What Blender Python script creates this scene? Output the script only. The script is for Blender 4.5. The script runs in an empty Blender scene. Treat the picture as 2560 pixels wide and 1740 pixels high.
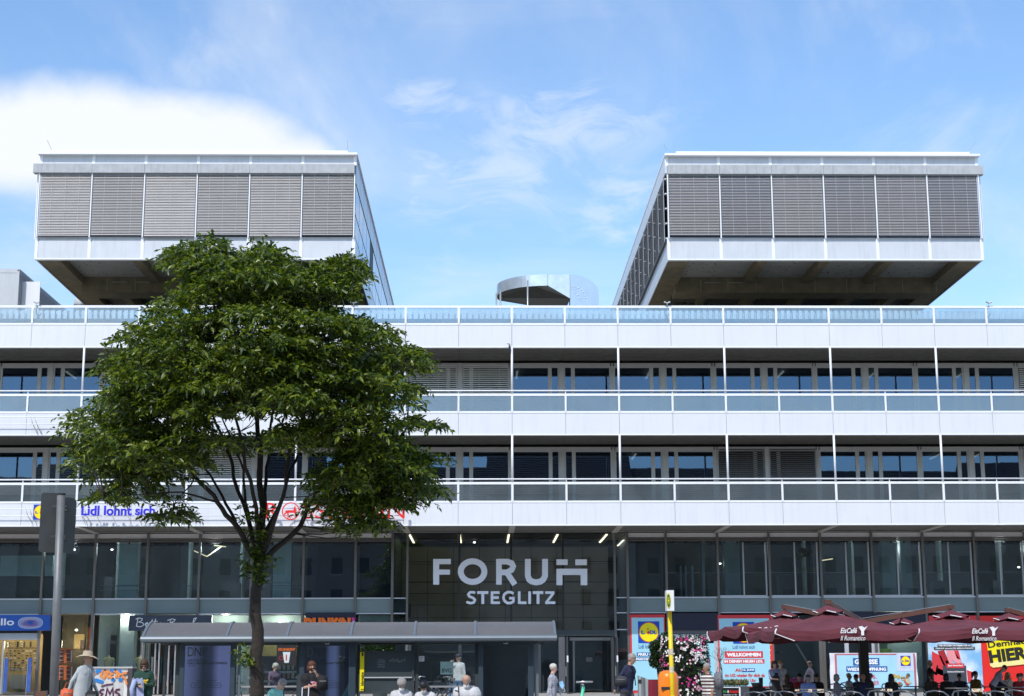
import bpy, bmesh, math, random
import numpy as np
from mathutils import Vector, Matrix, noise
random.seed(7)
rng = np.random.RandomState(5)
R = math.radians
S = bpy.context.scene
COL = S.collection
# ------------------------------------------------------------------ camera
F_PX, PITCH, YAW, ROLL, CAMX, EYE = 4030.7, 0.199, 0.0179, -0.0035, -1.3235, 0.95
cam = bpy.data.cameras.new('camera')
camo = bpy.data.objects.new('camera', cam)
COL.objects.link(camo)
fw = Vector((math.sin(YAW)*math.cos(PITCH), math.cos(YAW)*math.cos(PITCH), math.sin(PITCH)))
r0 = Vector((math.cos(YAW), -math.sin(YAW), 0))
u0 = Vector((-math.sin(YAW)*math.sin(PITCH), -math.cos(YAW)*math.sin(PITCH), math.cos(PITCH)))
rt = r0*math.cos(ROLL) + u0*math.sin(ROLL)
up = u0*math.cos(ROLL) - r0*math.sin(ROLL)
mw = Matrix((rt, up, -fw)).transposed().to_4x4()
mw.translation = Vector((CAMX, 0, EYE))
camo.matrix_world = mw
cam.sensor_width = 36.0
cam.lens = 36.0*F_PX/2560
cam.clip_start = 0.1
cam.clip_end = 3000
S.camera = camo

def ray(px, py):
    return (fw*F_PX + rt*(px-1280) - up*(py-870)).normalized()
def at(px, py, Y):
    """the point of the place at depth Y that the photograph shows at (px, py)"""
    d = ray(px, py)
    return Vector((CAMX, 0, EYE)) + d*(Y/d.y)
def ZL(py, Y, px=1280):
    return at(px, py, Y).z
# ------------------------------------------------------------------ sky, sun, exposure
SUN_EL, SUN_AZ = R(48), R(24)      # the sun stands behind the camera and to its left
W = bpy.data.worlds.new('World')
S.world = W
W.use_nodes = True
nt = W.node_tree
for n in list(nt.nodes): nt.nodes.remove(n)
def N(t, **k):
    n = nt.nodes.new(t)
    for a, b in k.items(): setattr(n, a, b)
    return n
def MA(op, a, b=None, c=None, clamp=False):
    n = N('ShaderNodeMath', operation=op, use_clamp=clamp)
    for i, v in enumerate((a, b, c)):
        if v is None: continue
        if isinstance(v, (int, float)): n.inputs[i].default_value = v
        else: nt.links.new(v, n.inputs[i])
    return n.outputs[0]
sky = N('ShaderNodeTexSky', sky_type='NISHITA')
sky.sun_disc = False
sky.sun_elevation = SUN_EL
sky.sun_rotation = math.pi + SUN_AZ
sky.air_density = 1.15
sky.dust_density = 0.6
sky.ozone_density = 2.2
tc = N('ShaderNodeTexCoord')
sep = N('ShaderNodeSeparateXYZ')
nt.links.new(tc.outputs['Generated'], sep.inputs[0])
dx, dy, dz = sep.outputs
zz = MA('ADD', MA('MAXIMUM', dz, 0.0), 0.12)
comb = N('ShaderNodeCombineXYZ')
nt.links.new(MA('DIVIDE', dx, zz), comb.inputs[0]); nt.links.new(MA('DIVIDE', dy, zz), comb.inputs[1])
def noise_tex(vec, scale, detail=6, rough=.55, dist=0.0, sc=None):
    mp = N('ShaderNodeMapping')
    if sc: mp.inputs['Scale'].default_value = sc
    nt.links.new(vec, mp.inputs[0])
    n = N('ShaderNodeTexNoise')
    n.inputs['Scale'].default_value = scale; n.inputs['Detail'].default_value = detail
    n.inputs['Roughness'].default_value = rough; n.inputs['Distortion'].default_value = dist
    nt.links.new(mp.outputs[0], n.inputs['Vector'])
    return n.outputs[0]
def sstep(v, lo, hi):
    n = N('ShaderNodeMapRange', interpolation_type='SMOOTHSTEP')
    nt.links.new(v, n.inputs[0]); n.inputs[1].default_value = lo; n.inputs[2].default_value = hi
    return n.outputs[0]
wisps = sstep(noise_tex(comb.outputs[0], 1.35, 8, .60, .6, (1, .7, 1)), .42, .78)
streak = sstep(noise_tex(comb.outputs[0], 3.1, 8, .62, 1.1, (1, .42, 1)), .50, .82)
thin = MA('MULTIPLY', MA('ADD', MA('MULTIPLY', wisps, .62), MA('MULTIPLY', streak, .34)), 1.0, clamp=True)
# the large cumulus bank behind the left rooftop block
ys = MA('MAXIMUM', dy, 0.05)
cu, cv = MA('DIVIDE', dx, ys), MA('DIVIDE', dz, ys)
wob = noise_tex(tc.outputs['Generated'], 9.0, 6, .55)
wob2 = noise_tex(tc.outputs['Generated'], 34.0, 4, .55)
bank = None
for bx_, by_, rx_, ry_ in ((150, 345, 330, 165), (-150, 330, 300, 130), (430, 385, 330, 165), (560, 385, 270, 150), (690, 430, 230, 130)):
    d = ray(bx_, by_)
    a = MA('DIVIDE', MA('SUBTRACT', cu, d.x/d.y), rx_/F_PX)
    b = MA('DIVIDE', MA('SUBTRACT', cv, d.z/d.y), ry_/F_PX)
    q = MA('SQRT', MA('ADD', MA('MULTIPLY', a, a), MA('MULTIPLY', b, b)))
    bank = q if bank is None else MA('SMOOTH_MIN', bank, q, 0.25)
bank = MA('ADD', bank, MA('ADD', MA('MULTIPLY', MA('SUBTRACT', wob, .5), -0.9), MA('MULTIPLY', MA('SUBTRACT', wob2, .5), -0.35)))
bankm = MA('MULTIPLY', MA('SUBTRACT', 1.0, sstep(bank, .62, 1.3)), MA('GREATER_THAN', dy, 0.05))
# a thinner veil of cirrus between the two blocks
veil = None
for bx_, by_, rx_, ry_ in ((1180, 440, 360, 150), (1420, 300, 300, 130), (1620, 520, 260, 150), (1060, 250, 160, 90)):
    d = ray(bx_, by_)
    a = MA('DIVIDE', MA('SUBTRACT', cu, d.x/d.y), rx_/F_PX); b = MA('DIVIDE', MA('SUBTRACT', cv, d.z/d.y), ry_/F_PX)
    q = MA('SQRT', MA('ADD', MA('MULTIPLY', a, a), MA('MULTIPLY', b, b)))
    veil = q if veil is None else MA('SMOOTH_MIN', veil, q, 0.3)
vn = noise_tex(tc.outputs['Generated'], 16.0, 8, .62, .8, (1, 1, 2.2))
veilm = MA('MULTIPLY', MA('MULTIPLY', MA('SUBTRACT', 1.0, sstep(veil, .3, 1.35)), sstep(vn, .38, .68)), MA('MULTIPLY', MA('GREATER_THAN', dy, 0.05), .48))
cl = MA('MAXIMUM', MA('MAXIMUM', thin, veilm), bankm, clamp=True)
skyg = N('ShaderNodeMix', data_type='RGBA', blend_type='MULTIPLY')
skyg.inputs[0].default_value = 1.0
skyg.inputs[7].default_value = (1.9, 2.15, 2.4, 1)
nt.links.new(sky.outputs[0], skyg.inputs[6])
mx = N('ShaderNodeMix', data_type='RGBA')
nt.links.new(cl, mx.inputs[0]); nt.links.new(skyg.outputs[2], mx.inputs[6])
mx.inputs[7].default_value = (10.5, 11.0, 11.6, 1)
bg = N('ShaderNodeBackground')
bg.inputs[1].default_value = 0.09
nt.links.new(mx.outputs[2], bg.inputs[0])
wo = N('ShaderNodeOutputWorld')
nt.links.new(bg.outputs[0], wo.inputs[0])
sl = bpy.data.lights.new('sun', 'SUN')
sl.energy = 3.6; sl.angle = R(0.53); sl.color = (1, .955, .89)
so = bpy.data.objects.new('sun', sl)
so.rotation_euler = Vector((math.sin(SUN_AZ)*math.cos(SUN_EL), math.cos(SUN_AZ)*math.cos(SUN_EL), -math.sin(SUN_EL))).to_track_quat('-Z', 'Y').to_euler()
so.location = (-60, -120, 150)
COL.objects.link(so)
S.view_settings.view_transform = 'Standard'
S.view_settings.look = 'None'
S.view_settings.gamma = 1
S.view_settings.exposure = 0
S.view_settings.use_curve_mapping = False
S.cycles.use_denoising = True
S.cycles.max_bounces = 8
S.cycles.transparent_max_bounces = 24
S.cycles.sample_clamp_indirect = 6
# ------------------------------------------------------------------ materials
MATS = {}
def mat(name, col, rough=.6, metal=0.0, var=.08, scale=2.5, bump=0.0, bscale=40, streak=0.0, spec=.5, emit=None, es=1.0, trans=0.0):
    if name in MATS: return MATS[name]
    m = bpy.data.materials.new(name); m.use_nodes = True
    t = m.node_tree; b = t.nodes['Principled BSDF']
    b.inputs['Roughness'].default_value = rough; b.inputs['Metallic'].default_value = metal
    b.inputs['Specular IOR Level'].default_value = spec
    g = t.nodes.new('ShaderNodeNewGeometry')
    n = t.nodes.new('ShaderNodeTexNoise'); n.inputs['Scale'].default_value = scale; n.inputs['Detail'].default_value = 5
    t.links.new(g.outputs['Position'], n.inputs['Vector'])
    mr = t.nodes.new('ShaderNodeMapRange'); mr.inputs[1].default_value = .25; mr.inputs[2].default_value = .75
    mr.inputs[3].default_value = 1-var; mr.inputs[4].default_value = 1+var
    t.links.new(n.outputs[0], mr.inputs[0])
    out = mr.outputs[0]
    if streak:
        mp = t.nodes.new('ShaderNodeMapping'); mp.inputs['Scale'].default_value = (5, 5, .35)
        t.links.new(g.outputs['Position'], mp.inputs[0])
        n2 = t.nodes.new('ShaderNodeTexNoise'); n2.inputs['Scale'].default_value = 1.3; n2.inputs['Detail'].default_value = 6
        t.links.new(mp.outputs[0], n2.inputs['Vector'])
        m2 = t.nodes.new('ShaderNodeMapRange'); m2.inputs[1].default_value = .5; m2.inputs[2].default_value = .75
        m2.inputs[3].default_value = 1; m2.inputs[4].default_value = 1-streak
        t.links.new(n2.outputs[0], m2.inputs[0])
        mm = t.nodes.new('ShaderNodeMath'); mm.operation = 'MULTIPLY'
        t.links.new(out, mm.inputs[0]); t.links.new(m2.outputs[0], mm.inputs[1]); out = mm.outputs[0]
    vm = t.nodes.new('ShaderNodeVectorMath'); vm.operation = 'SCALE'
    vm.inputs[0].default_value = col[:3]
    t.links.new(out, vm.inputs['Scale']); t.links.new(vm.outputs[0], b.inputs['Base Color'])
    if bump:
        nb = t.nodes.new('ShaderNodeTexNoise'); nb.inputs['Scale'].default_value = bscale; nb.inputs['Detail'].default_value = 4
        t.links.new(g.outputs['Position'], nb.inputs['Vector'])
        bp = t.nodes.new('ShaderNodeBump'); bp.inputs['Strength'].default_value = bump; bp.inputs['Distance'].default_value = .02
        t.links.new(nb.outputs[0], bp.inputs['Height']); t.links.new(bp.outputs[0], b.inputs['Normal'])
    if emit:
        b.inputs['Emission Color'].default_value = (*emit, 1); b.inputs['Emission Strength'].default_value = es
    if trans:
        b.inputs['Transmission Weight'].default_value = trans
    MATS[name] = m
    return m
def glass(name, tint=(.6, .65, .66), refl=.07, rough=0.0, haze=0.0, hcol=(.3, .35, .35), gtint=(.95, .97, 1), wave=.0):
    """pane: clear or tinted, mirrors at the rate of real glazing, optional frosting"""
    m = bpy.data.materials.new(name); m.use_nodes = True
    t = m.node_tree
    for n in list(t.nodes): t.nodes.remove(n)
    o = t.nodes.new('ShaderNodeOutputMaterial'); tr = t.nodes.new('ShaderNodeBsdfTransparent'); gl = t.nodes.new('ShaderNodeBsdfGlossy')
    tr.inputs[0].default_value = (*tint, 1); gl.inputs['Roughness'].default_value = rough; gl.inputs[0].default_value = (*gtint, 1)
    fr = t.nodes.new('ShaderNodeFresnel'); fr.inputs[0].default_value = 1.45
    ad = t.nodes.new('ShaderNodeMath'); ad.operation = 'ADD'; ad.inputs[1].default_value = refl; ad.use_clamp = True
    t.links.new(fr.outputs[0], ad.inputs[0])
    mxs = t.nodes.new('ShaderNodeMixShader')
    t.links.new(ad.outputs[0], mxs.inputs[0]); t.links.new(gl.outputs[0], mxs.inputs[2])
    g = t.nodes.new('ShaderNodeNewGeometry')
    if wave:
        nb = t.nodes.new('ShaderNodeTexNoise'); nb.inputs['Scale'].default_value = .9; nb.inputs['Detail'].default_value = 2
        t.links.new(g.outputs['Position'], nb.inputs['Vector'])
        bp = t.nodes.new('ShaderNodeBump'); bp.inputs['Strength'].default_value = wave; bp.inputs['Distance'].default_value = .01
        t.links.new(nb.outputs[0], bp.inputs['Height']); t.links.new(bp.outputs[0], gl.inputs['Normal'])
    if haze:
        df = t.nodes.new('ShaderNodeBsdfDiffuse'); df.inputs[0].default_value = (*hcol, 1)
        m2 = t.nodes.new('ShaderNodeMixShader')
        ns = t.nodes.new('ShaderNodeTexNoise'); ns.inputs['Scale'].default_value = .8; ns.inputs['Detail'].default_value = 5
        t.links.new(g.outputs['Position'], ns.inputs['Vector'])
        mr = t.nodes.new('ShaderNodeMapRange'); mr.inputs[1].default_value = .3; mr.inputs[2].default_value = .7
        mr.inputs[3].default_value = max(0, haze-.1); mr.inputs[4].default_value = min(1, haze+.1)
        t.links.new(ns.outputs[0], mr.inputs[0])
        t.links.new(mr.outputs[0], m2.inputs[0]); t.links.new(tr.outputs[0], m2.inputs[1]); t.links.new(df.outputs[0], m2.inputs[2])
        t.links.new(m2.outputs[0], mxs.inputs[1])
    else:
        t.links.new(tr.outputs[0], mxs.inputs[1])
    t.links.new(mxs.outputs[0], o.inputs[0])
    MATS[name] = m
    return m
white = mat('white coated metal', (.76, .77, .79), .38, var=.02, scale=.6, streak=.05)
fascia_m = mat('pale fascia panel', (.66, .67, .695), .5, var=.025, scale=.7, streak=.06, bump=.05, bscale=3)
trim = mat('bright trim', (.80, .81, .83), .35, var=.02)
panelw = mat('weathered white panel', (.56, .585, .62), .42, var=.05, scale=1.4, streak=.10)
concrete_lt = mat('pale concrete cornice', (.40, .415, .43), .8, var=.12, scale=3, streak=.22)
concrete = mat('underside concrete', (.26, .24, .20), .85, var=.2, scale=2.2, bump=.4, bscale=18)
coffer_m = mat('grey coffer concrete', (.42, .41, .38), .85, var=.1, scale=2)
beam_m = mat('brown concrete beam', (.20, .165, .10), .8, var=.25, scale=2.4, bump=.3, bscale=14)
dark = mat('black joint', (.015, .016, .02), .6)
slat_m = mat('aluminium slat', (.56, .535, .52), .36, .35, var=.05)
slatd_m = mat('dull slat', (.20, .20, .20), .5, .2, var=.06)
frame_m = mat('window frame grey white', (.66, .66, .64), .45, var=.04)
soffit_m = mat('soffit slat', (.20, .19, .17), .6, var=.18, scale=3)
soffit_b = mat('soffit beam', (.46, .43, .38), .6, var=.08)
mull_m = mat('bronze mullion', (.17, .16, .145), .38, .5, var=.06)
mulll_m = mat('light steel mullion', (.42, .43, .43), .35, .5, var=.05)
sill_m = mat('steel sill', (.58, .60, .63), .35, .3, var=.03)
header_m = mat('header panel', (.62, .59, .57), .5, var=.05)
spandrel_m = mat('green grey spandrel', (.20, .255, .26), .16, var=.06, scale=.8)
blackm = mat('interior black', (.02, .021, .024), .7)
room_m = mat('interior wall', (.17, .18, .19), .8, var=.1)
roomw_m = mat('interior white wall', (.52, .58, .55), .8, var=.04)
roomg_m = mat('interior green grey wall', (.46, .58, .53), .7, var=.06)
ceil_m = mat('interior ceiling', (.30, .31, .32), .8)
tile_m = mat('brown wall tile', (.36, .33, .28), .3, var=.12, scale=.8)
lamp_m = mat('lit strip lamp', (.9, .85, .7), emit=(1, .86, .62), es=2.6)
lampw_m = mat('lit white lamp', (.9, .9, .9), emit=(1, .95, .85), es=6.0)
g_win = glass('office window pane', (.30, .34, .36), .12, wave=.05, gtint=(.42, .66, 1))
g_shop = glass('shop window pane', (.84, .88, .88), .035, wave=.04)
g_shopu = glass('upper shop pane', (.74, .82, .84), .06, wave=.05)
g_rail = glass('balustrade pane', (.66, .76, .80), .12, haze=.38, gtint=(.8, .9, 1), hcol=(.20, .24, .25))
g_deck = glass('deck balustrade pane', (.80, .88, .90), .14, haze=.14, hcol=(.35, .42, .45))
g_clear = glass('clear shelter pane', (.88, .92, .9), .04)
mesh_m = mat('wire mesh', (.22, .24, .25), .5, .3)
steel = mat('galvanised sheet', (.66, .74, .80), .30, .6, var=.12, scale=2.5)
steel2 = mat('brushed steel', (.62, .62, .62), .28, .9, var=.06)
darksteel = mat('shelter dark green grey', (.050, .062, .064), .45, .2, var=.1)
shelter_l = mat('shelter grey metal', (.17, .20, .225), .4, .3, var=.05)
ground_m = mat('plaza granite', (.34, .325, .30), .85, var=.12, scale=3, bump=.3, bscale=12)
# ------------------------------------------------------------------ mesh helpers
class MB:
    def __init__(s): s.v = []; s.f = []; s.m = []
    def add(s, vs, fs, mi=0):
        o = len(s.v); s.v += [tuple(v) for v in vs]; s.f += [tuple(i+o for i in f) for f in fs]; s.m += [mi]*len(fs)
    def box(s, x0, x1, y0, y1, z0, z1, mi=0):
        s.add([(x0,y0,z0),(x1,y0,z0),(x1,y1,z0),(x0,y1,z0),(x0,y0,z1),(x1,y0,z1),(x1,y1,z1),(x0,y1,z1)],
              [(0,3,2,1),(4,5,6,7),(0,1,5,4),(1,2,6,5),(2,3,7,6),(3,0,4,7)], mi)
    def obox(s, c, ax, ay, az, mi=0):
        c = Vector(c)
        vs = [c+ax*a+ay*b+az*d for d in (-1, 1) for a, b in ((-1,-1),(1,-1),(1,1),(-1,1))]
        s.add(vs, [(0,3,2,1),(4,5,6,7),(0,1,5,4),(1,2,6,5),(2,3,7,6),(3,0,4,7)], mi)
    def bar(s, p, q, w, h=None, mi=0):
        p, q = Vector(p), Vector(q); h = h or w
        d = (q-p); L = d.length
        if L < 1e-6: return
        d /= L
        a = d.cross(Vector((0, 0, 1)))
        a = Vector((1, 0, 0)) if a.length < 1e-3 else a.normalized()
        b = a.cross(d)
        s.obox((p+q)/2, a*w/2, d*L/2, b*h/2, mi)
    def tube(s, pts, rs, n=8, mi=0, cap=True):
        pts = [Vector(p) for p in pts]
        if isinstance(rs, (int, float)): rs = [rs]*len(pts)
        o = len(s.v); a = None
        for i, p in enumerate(pts):
            d = (pts[min(i+1, len(pts)-1)]-pts[max(i-1, 0)]).normalized()
            if a is None:
                a = d.cross(Vector((0, 0, 1)))
                if a.length < 1e-2: a = Vector((1, 0, 0))
            a = (a-d*a.dot(d)); a.normalize(); b = d.cross(a)
            for k in range(n):
                t = 2*math.pi*k/n
                s.v.append(tuple(p+(a*math.cos(t)+b*math.sin(t))*rs[i]))
        for i in range(len(pts)-1):
            for k in range(n):
                s.f.append((o+i*n+k, o+i*n+(k+1) % n, o+(i+1)*n+(k+1) % n, o+(i+1)*n+k)); s.m.append(mi)
        if cap:
            s.f.append(tuple(o+k for k in range(n))[::-1]); s.m.append(mi)
            s.f.append(tuple(o+(len(pts)-1)*n+k for k in range(n))); s.m.append(mi)
    def lathe(s, prof, n=16, c=(0, 0, 0), mi=0):
        s.tube([(c[0], c[1], c[2]+z) for r, z in prof], [max(r, 1e-4) for r, z in prof], n, mi)
    def ell(s, c, rx, ry, rz, n=10, mi=0, rot=None):
        o = len(s.v); c = Vector(c); m = max(4, n//2+1)
        for i in range(1, m):
            ph = math.pi*i/m
            for k in range(n):
                t = 2*math.pi*k/n
                p = Vector((rx*math.sin(ph)*math.cos(t), ry*math.sin(ph)*math.sin(t), rz*math.cos(ph)))
                if rot is not None: p = rot @ p
                s.v.append(tuple(c+p))
        for p in (Vector((0, 0, rz)), Vector((0, 0, -rz))):
            if rot is not None: p = rot @ p
            s.v.append(tuple(c+p))
        T, B = len(s.v)-2, len(s.v)-1
        for i in range(m-2):
            for k in range(n):
                s.f.append((o+i*n+k, o+(i+1)*n+k, o+(i+1)*n+(k+1) % n, o+i*n+(k+1) % n)); s.m.append(mi)
        for k in range(n):
            s.f.append((T, o+k, o+(k+1) % n)); s.m.append(mi)
            s.f.append((B, o+(m-2)*n+(k+1) % n, o+(m-2)*n+k)); s.m.append(mi)
    def poly(s, pts2, y0, y1, mi=0, xf=None):
        """outline in x,z given as list, extruded from y0 to y1 (a thin solid)"""
        n = len(pts2); o = len(s.v)
        for y in (y0, y1):
            for x, z in pts2: s.v.append((x, y, z))
        s.f.append(tuple(o+i for i in range(n))); s.m.append(mi)
        s.f.append(tuple(o+n+i for i in range(n))[::-1]); s.m.append(mi)
        for i in range(n):
            j = (i+1) % n
            s.f.append((o+i, o+n+i, o+n+j, o+j)); s.m.append(mi)
    def stroke(s, pts, w, y0, y1, mi=0, closed=False):
        """a flat brush stroke in the x,z plane with mitred corners"""
        P = [Vector(p) for p in pts]; n = len(P)
        L, Rr = [], []
        for i in range(n):
            if closed: a, b = P[(i-1) % n], P[(i+1) % n]
            else: a, b = P[max(i-1, 0)], P[min(i+1, n-1)]
            d1 = (P[i]-a).normalized() if (P[i]-a).length > 1e-9 else (b-P[i]).normalized()
            d2 = (b-P[i]).normalized() if (b-P[i]).length > 1e-9 else d1
            t = (d1+d2)
            t = t.normalized() if t.length > 1e-6 else d1
            nn = Vector((-t.y, t.x)); c = max(.45, nn.dot(Vector((-d1.y, d1.x))))
            L.append(P[i]+nn*w/2/c); Rr.append(P[i]-nn*w/2/c)
        m = n if closed else n-1
        for i in range(m):
            j = (i+1) % n
            q = [L[i], Rr[i], Rr[j], L[j]]
            vs = [(p.x, y0, p.y) for p in q]+[(p.x, y1, p.y) for p in q]
            s.add(vs, [(0,1,2,3),(7,6,5,4),(0,4,5,1),(1,5,6,2),(2,6,7,3),(3,7,4,0)], mi)
    def build(s, name, m, parent=None, smooth=False, loc=None):
        me = bpy.data.meshes.new(name)
        me.from_pydata(s.v, [], s.f)
        ms = m if isinstance(m, (list, tuple)) else [m]
        for x in ms: me.materials.append(x)
        if len(ms) > 1: me.polygons.foreach_set('material_index', s.m)
        if smooth: me.polygons.foreach_set('use_smooth', [True]*len(s.f))
        me.update()
        o = bpy.data.objects.new(name, me); COL.objects.link(o)
        if parent is not None: o.parent = parent
        if loc is not None: o.location = loc
        return o
WL = {}
def wl(o):
    v = Vector((0, 0, 0))
    while o is not None:
        v = v+o.location; o = o.parent
    return v
def empty(name, loc=(0, 0, 0), rz=0, parent=None, label=None, cat=None, group=None, kind=None):
    o = bpy.data.objects.new(name, None); COL.objects.link(o)
    o.empty_display_size = .3
    o.location = loc; o.rotation_euler = (0, 0, rz)
    if parent is not None: o.parent = parent
    return tag(o, label, cat, group, kind)
def tag(o, label=None, cat=None, group=None, kind=None):
    if label: o['label'] = label
    if cat: o['category'] = cat
    if group: o['group'] = group
    if kind: o['kind'] = kind
    return o
BC = {}
def wbox(name, m, x0, x1, y0, y1, z0, z1, parent=None, bev=0.0):
    """one box object in world coordinates; alike boxes share their mesh"""
    key = (round(abs(x1-x0), 4), round(abs(y1-y0), 4), round(abs(z1-z0), 4), m.name, bev)
    if key not in BC:
        a, b, c = key[0]/2, key[1]/2, key[2]/2
        me = bpy.data.meshes.new(name)
        if bev:
            bm = bmesh.new(); bmesh.ops.create_cube(bm, size=1)
            for v in bm.verts: v.co = Vector((v.co.x*a*2, v.co.y*b*2, v.co.z*c*2))
            bmesh.ops.bevel(bm, geom=bm.edges[:], offset=bev, segments=1, affect='EDGES')
            bm.to_mesh(me); bm.free()
        else:
            q = MB(); q.box(-a, a, -b, b, -c, c); me.from_pydata(q.v, [], q.f)
        me.materials.append(m); BC[key] = me
    o = bpy.data.objects.new(name, BC[key]); COL.objects.link(o)
    c = Vector(((x0+x1)/2, (y0+y1)/2, (z0+z1)/2))
    if parent is not None:
        o.parent = parent; c = c-wl(parent)
    o.location = c
    return o
def wbuild(mb, name, m, parent, **k):
    """mesh given in world coordinates, parented to an unrotated parent"""
    o = mb.build(name, m, parent, **k)
    if parent is not None: o.location = -wl(parent)
    return o
FIT = []
def text(body, m, x, y, z, w, h, parent=None, name='lettering', bold=0.0, ext=.008, shear=0, rot=0.0, rx=None, space=1.0):
    """lettering facing the street, left edge x, baseline z, fitted to w by h; coordinates are the parent's own"""
    c = bpy.data.curves.new(name, 'FONT'); c.body = body; c.size = 1; c.extrude = ext; c.offset = bold; c.shear = shear
    c.space_character = space; c.resolution_u = 3
    c.materials.append(m)
    o = bpy.data.objects.new(name, c); COL.objects.link(o)
    if parent is not None: o.parent = parent
    o.rotation_euler = (math.pi/2 if rx is None else rx, rot, 0)
    FIT.append((o, x, y, z, w, h, rot))
    return o
def wtext(body, m, px0, px1, py0, py1, Y, parent, **k):
    a, b = at(px0, py1, Y), at(px1, py0, Y)
    o = wl(parent) if parent is not None else Vector()
    return text(body, m, a.x-o.x, Y-o.y, a.z-o.z, b.x-a.x, b.z-a.z, parent, **k)
def flat(name, m, px0, px1, py0, py1, Y, parent, th=.01):
    """flat thing in a facade plane from its photograph bounds"""
    a, b = at(px0, py1, Y), at(px1, py0, Y)
    return wbox(name, m, a.x, b.x, Y, Y+th, a.z, b.z, parent)
def zg(Y): return -0.65*(1-min(max(Y, -5), 78.4)/78.4)
# ------------------------------------------------------------------ ground
M = 2.5
DF, DS, DB = 74.26, 78.4, 78.0
gm = MB()
ys_ = [-400, -5, 10, 20, 30, 40, 50, 60, 70, 78.4, 700]
for a, b in zip(ys_, ys_[1:]):
    gm.add([(-600, a, zg(a)), (600, a, zg(a)), (600, b, zg(b)), (-600, b, zg(b))], [(0, 1, 2, 3)])
tag(gm.build('ground', ground_m), kind='structure')
# ------------------------------------------------------------------ the shopping centre
bld = empty('shopping_centre', (0, DF, 0), label='long white shopping centre with banded balconies and two projecting rooftop blocks', cat='building')
XL, XR = -13*M, 13*M          # built extent of the front, beyond both edges of the picture
zc = lambda py, Y=DF: ZL(py, Y, 1280)
Z = dict(rail=zc(764), railb=zc(770), dg0=zc(806), df0=zc(811), df1=zc(868), s1=zc(870),
         h1=zc(977), r1=zc(984), r1b=zc(990), g1=zc(1029), f10=zc(1031), f11=zc(1087), s2=zc(1089),
         h2=zc(1198), r2=zc(1205), r2b=zc(1211), g2=zc(1252), f20=zc(1255), f21=zc(1313), s3=zc(1316))
def balcony(name, zr, zrb, zg0, f0, f1, zh, sof, gmat, deck=False, upper=None):
    p = empty(name, (0, DF, f1), parent=bld)
    # fascia panels, each its own piece with an open joint
    for i in range(-13, 13):
        wbox('fascia_panel', fascia_m, i*M+.008, i*M+M-.008, DF, DF+.06, f1+.03, f0-.03, p)
    wbox('upper_trim', trim, XL, XR, DF-.02, DF+.3, f0-.03, f0+.025, p)
    wbox('lower_trim', trim, XL, XR, DF-.02, DF+.2, f1-.02, f1+.03, p)
    wbox('joint_backing', mat('joint grey', (.42, .43, .45), .6), XL, XR, DF+.055, DF+.08, f1+.04, f0-.03, p)
    wbox('floor_slab', concrete, XL, XR, DF+.3, DB+8, sof+.16, f0-.12, p)
    # rails
    wbox('top_rail', white, XL, XR, DF-.03, DF+.05, zrb, zr, p)
    wbox('bottom_rail', white, XL, XR, DF-.01, DF+.04, f0+.025, f0+.06, p)
    for i in range(-13, 14):
        w = .05 if (i % 2 == 0 or deck) else .045
        wbox('rail_post', white, i*M-w, i*M+w, DF-.04, DF+.04, f0+.026, zrb-.001, p)
    for i in range(-13, 13):
        wbox('glass_pane', gmat, i*M+.07, i*M+M-.07, DF, DF+.012, f0+.062, zrb-.012, p)
    if not deck:
        q = MB(); q.tube([(XL, DF-.03, zh), (XR, DF-.03, zh)], .035, 8)
        wbuild(q, 'handrail', white, p, smooth=True)
        for i in range(-13, 14, 1):
            if i % 2: wbox('rail_bracket', white, i*M-.02, i*M+.02, DF-.03, DF+.0, zr, zh-.03, p)
        # wire mesh seen behind the frosted panes
        q = MB()
        for i in range(-13, 13):
            x0, x1, z0, z1 = i*M+.1, i*M+M-.12, f0+.09, zrb-.06
            n = 26
            for k in range(n):
                xx = x0+(x1-x0)*k/n
                q.bar((xx, DF+.05, z0), (xx+(x1-x0)/n*2, DF+.05, z1), .012)
            for k in range(8):
                z_ = z0+(z1-z0)*k/7
                q.bar((x0, DF+.06, z_), (x1, DF+.06, z_), .012)
        tag(wbuild(q, 'wire_mesh', mesh_m, p), kind='stuff')
    if upper is not None:       # slim posts up to the slab above
        for i in range(-12, 13, 2):
            q = MB(); q.tube([(i*M, DF, zr), (i*M, DF, upper)], .052, 10)
            wbuild(q, 'slim_post', white, p, smooth=True)
    # slatted soffit
    q = MB(); n = 26; dd = (DB-DF-.2)/n
    for k in range(n):
        y = DF+.2+k*dd
        for i in range(-13, 13, 1):
            q.box(i*M+.008, i*M+M-.008, y+.012, y+dd-.012, sof+.10+.008*((k*7+i*3) % 3), sof+.14)
    tag(wbuild(q, 'soffit_slat', soffit_m, p), kind='stuff')
    wbox('soffit_backing', dark, XL, XR, DF+.2, DB+.3, sof+.141, sof+.159, p)
    return p
bal_d = balcony('roof_terrace_front', Z['rail'], Z['railb'], Z['dg0'], Z['df0'], Z['df1'], None, Z['s1'], g_deck, deck=True)
bal_1 = balcony('upper_balcony', Z['r1'], Z['r1b'], Z['g1'], Z['f10'], Z['f11'], Z['h1'], Z['s2'], g_rail, upper=Z['df1']-.02)
bal_2 = balcony('lower_balcony', Z['r2'], Z['r2b'], Z['g2'], Z['f20'], Z['f21'], Z['h2'], Z['s3'], g_rail, upper=Z['f11']-.02)
for i in range(-12, 13, 2):
    wbox('soffit_beam', soffit_b, i*M-.14, i*M+.14, DF+.25, DS-.1, Z['s3']+.04, Z['s3']+.099, bal_2)
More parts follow.
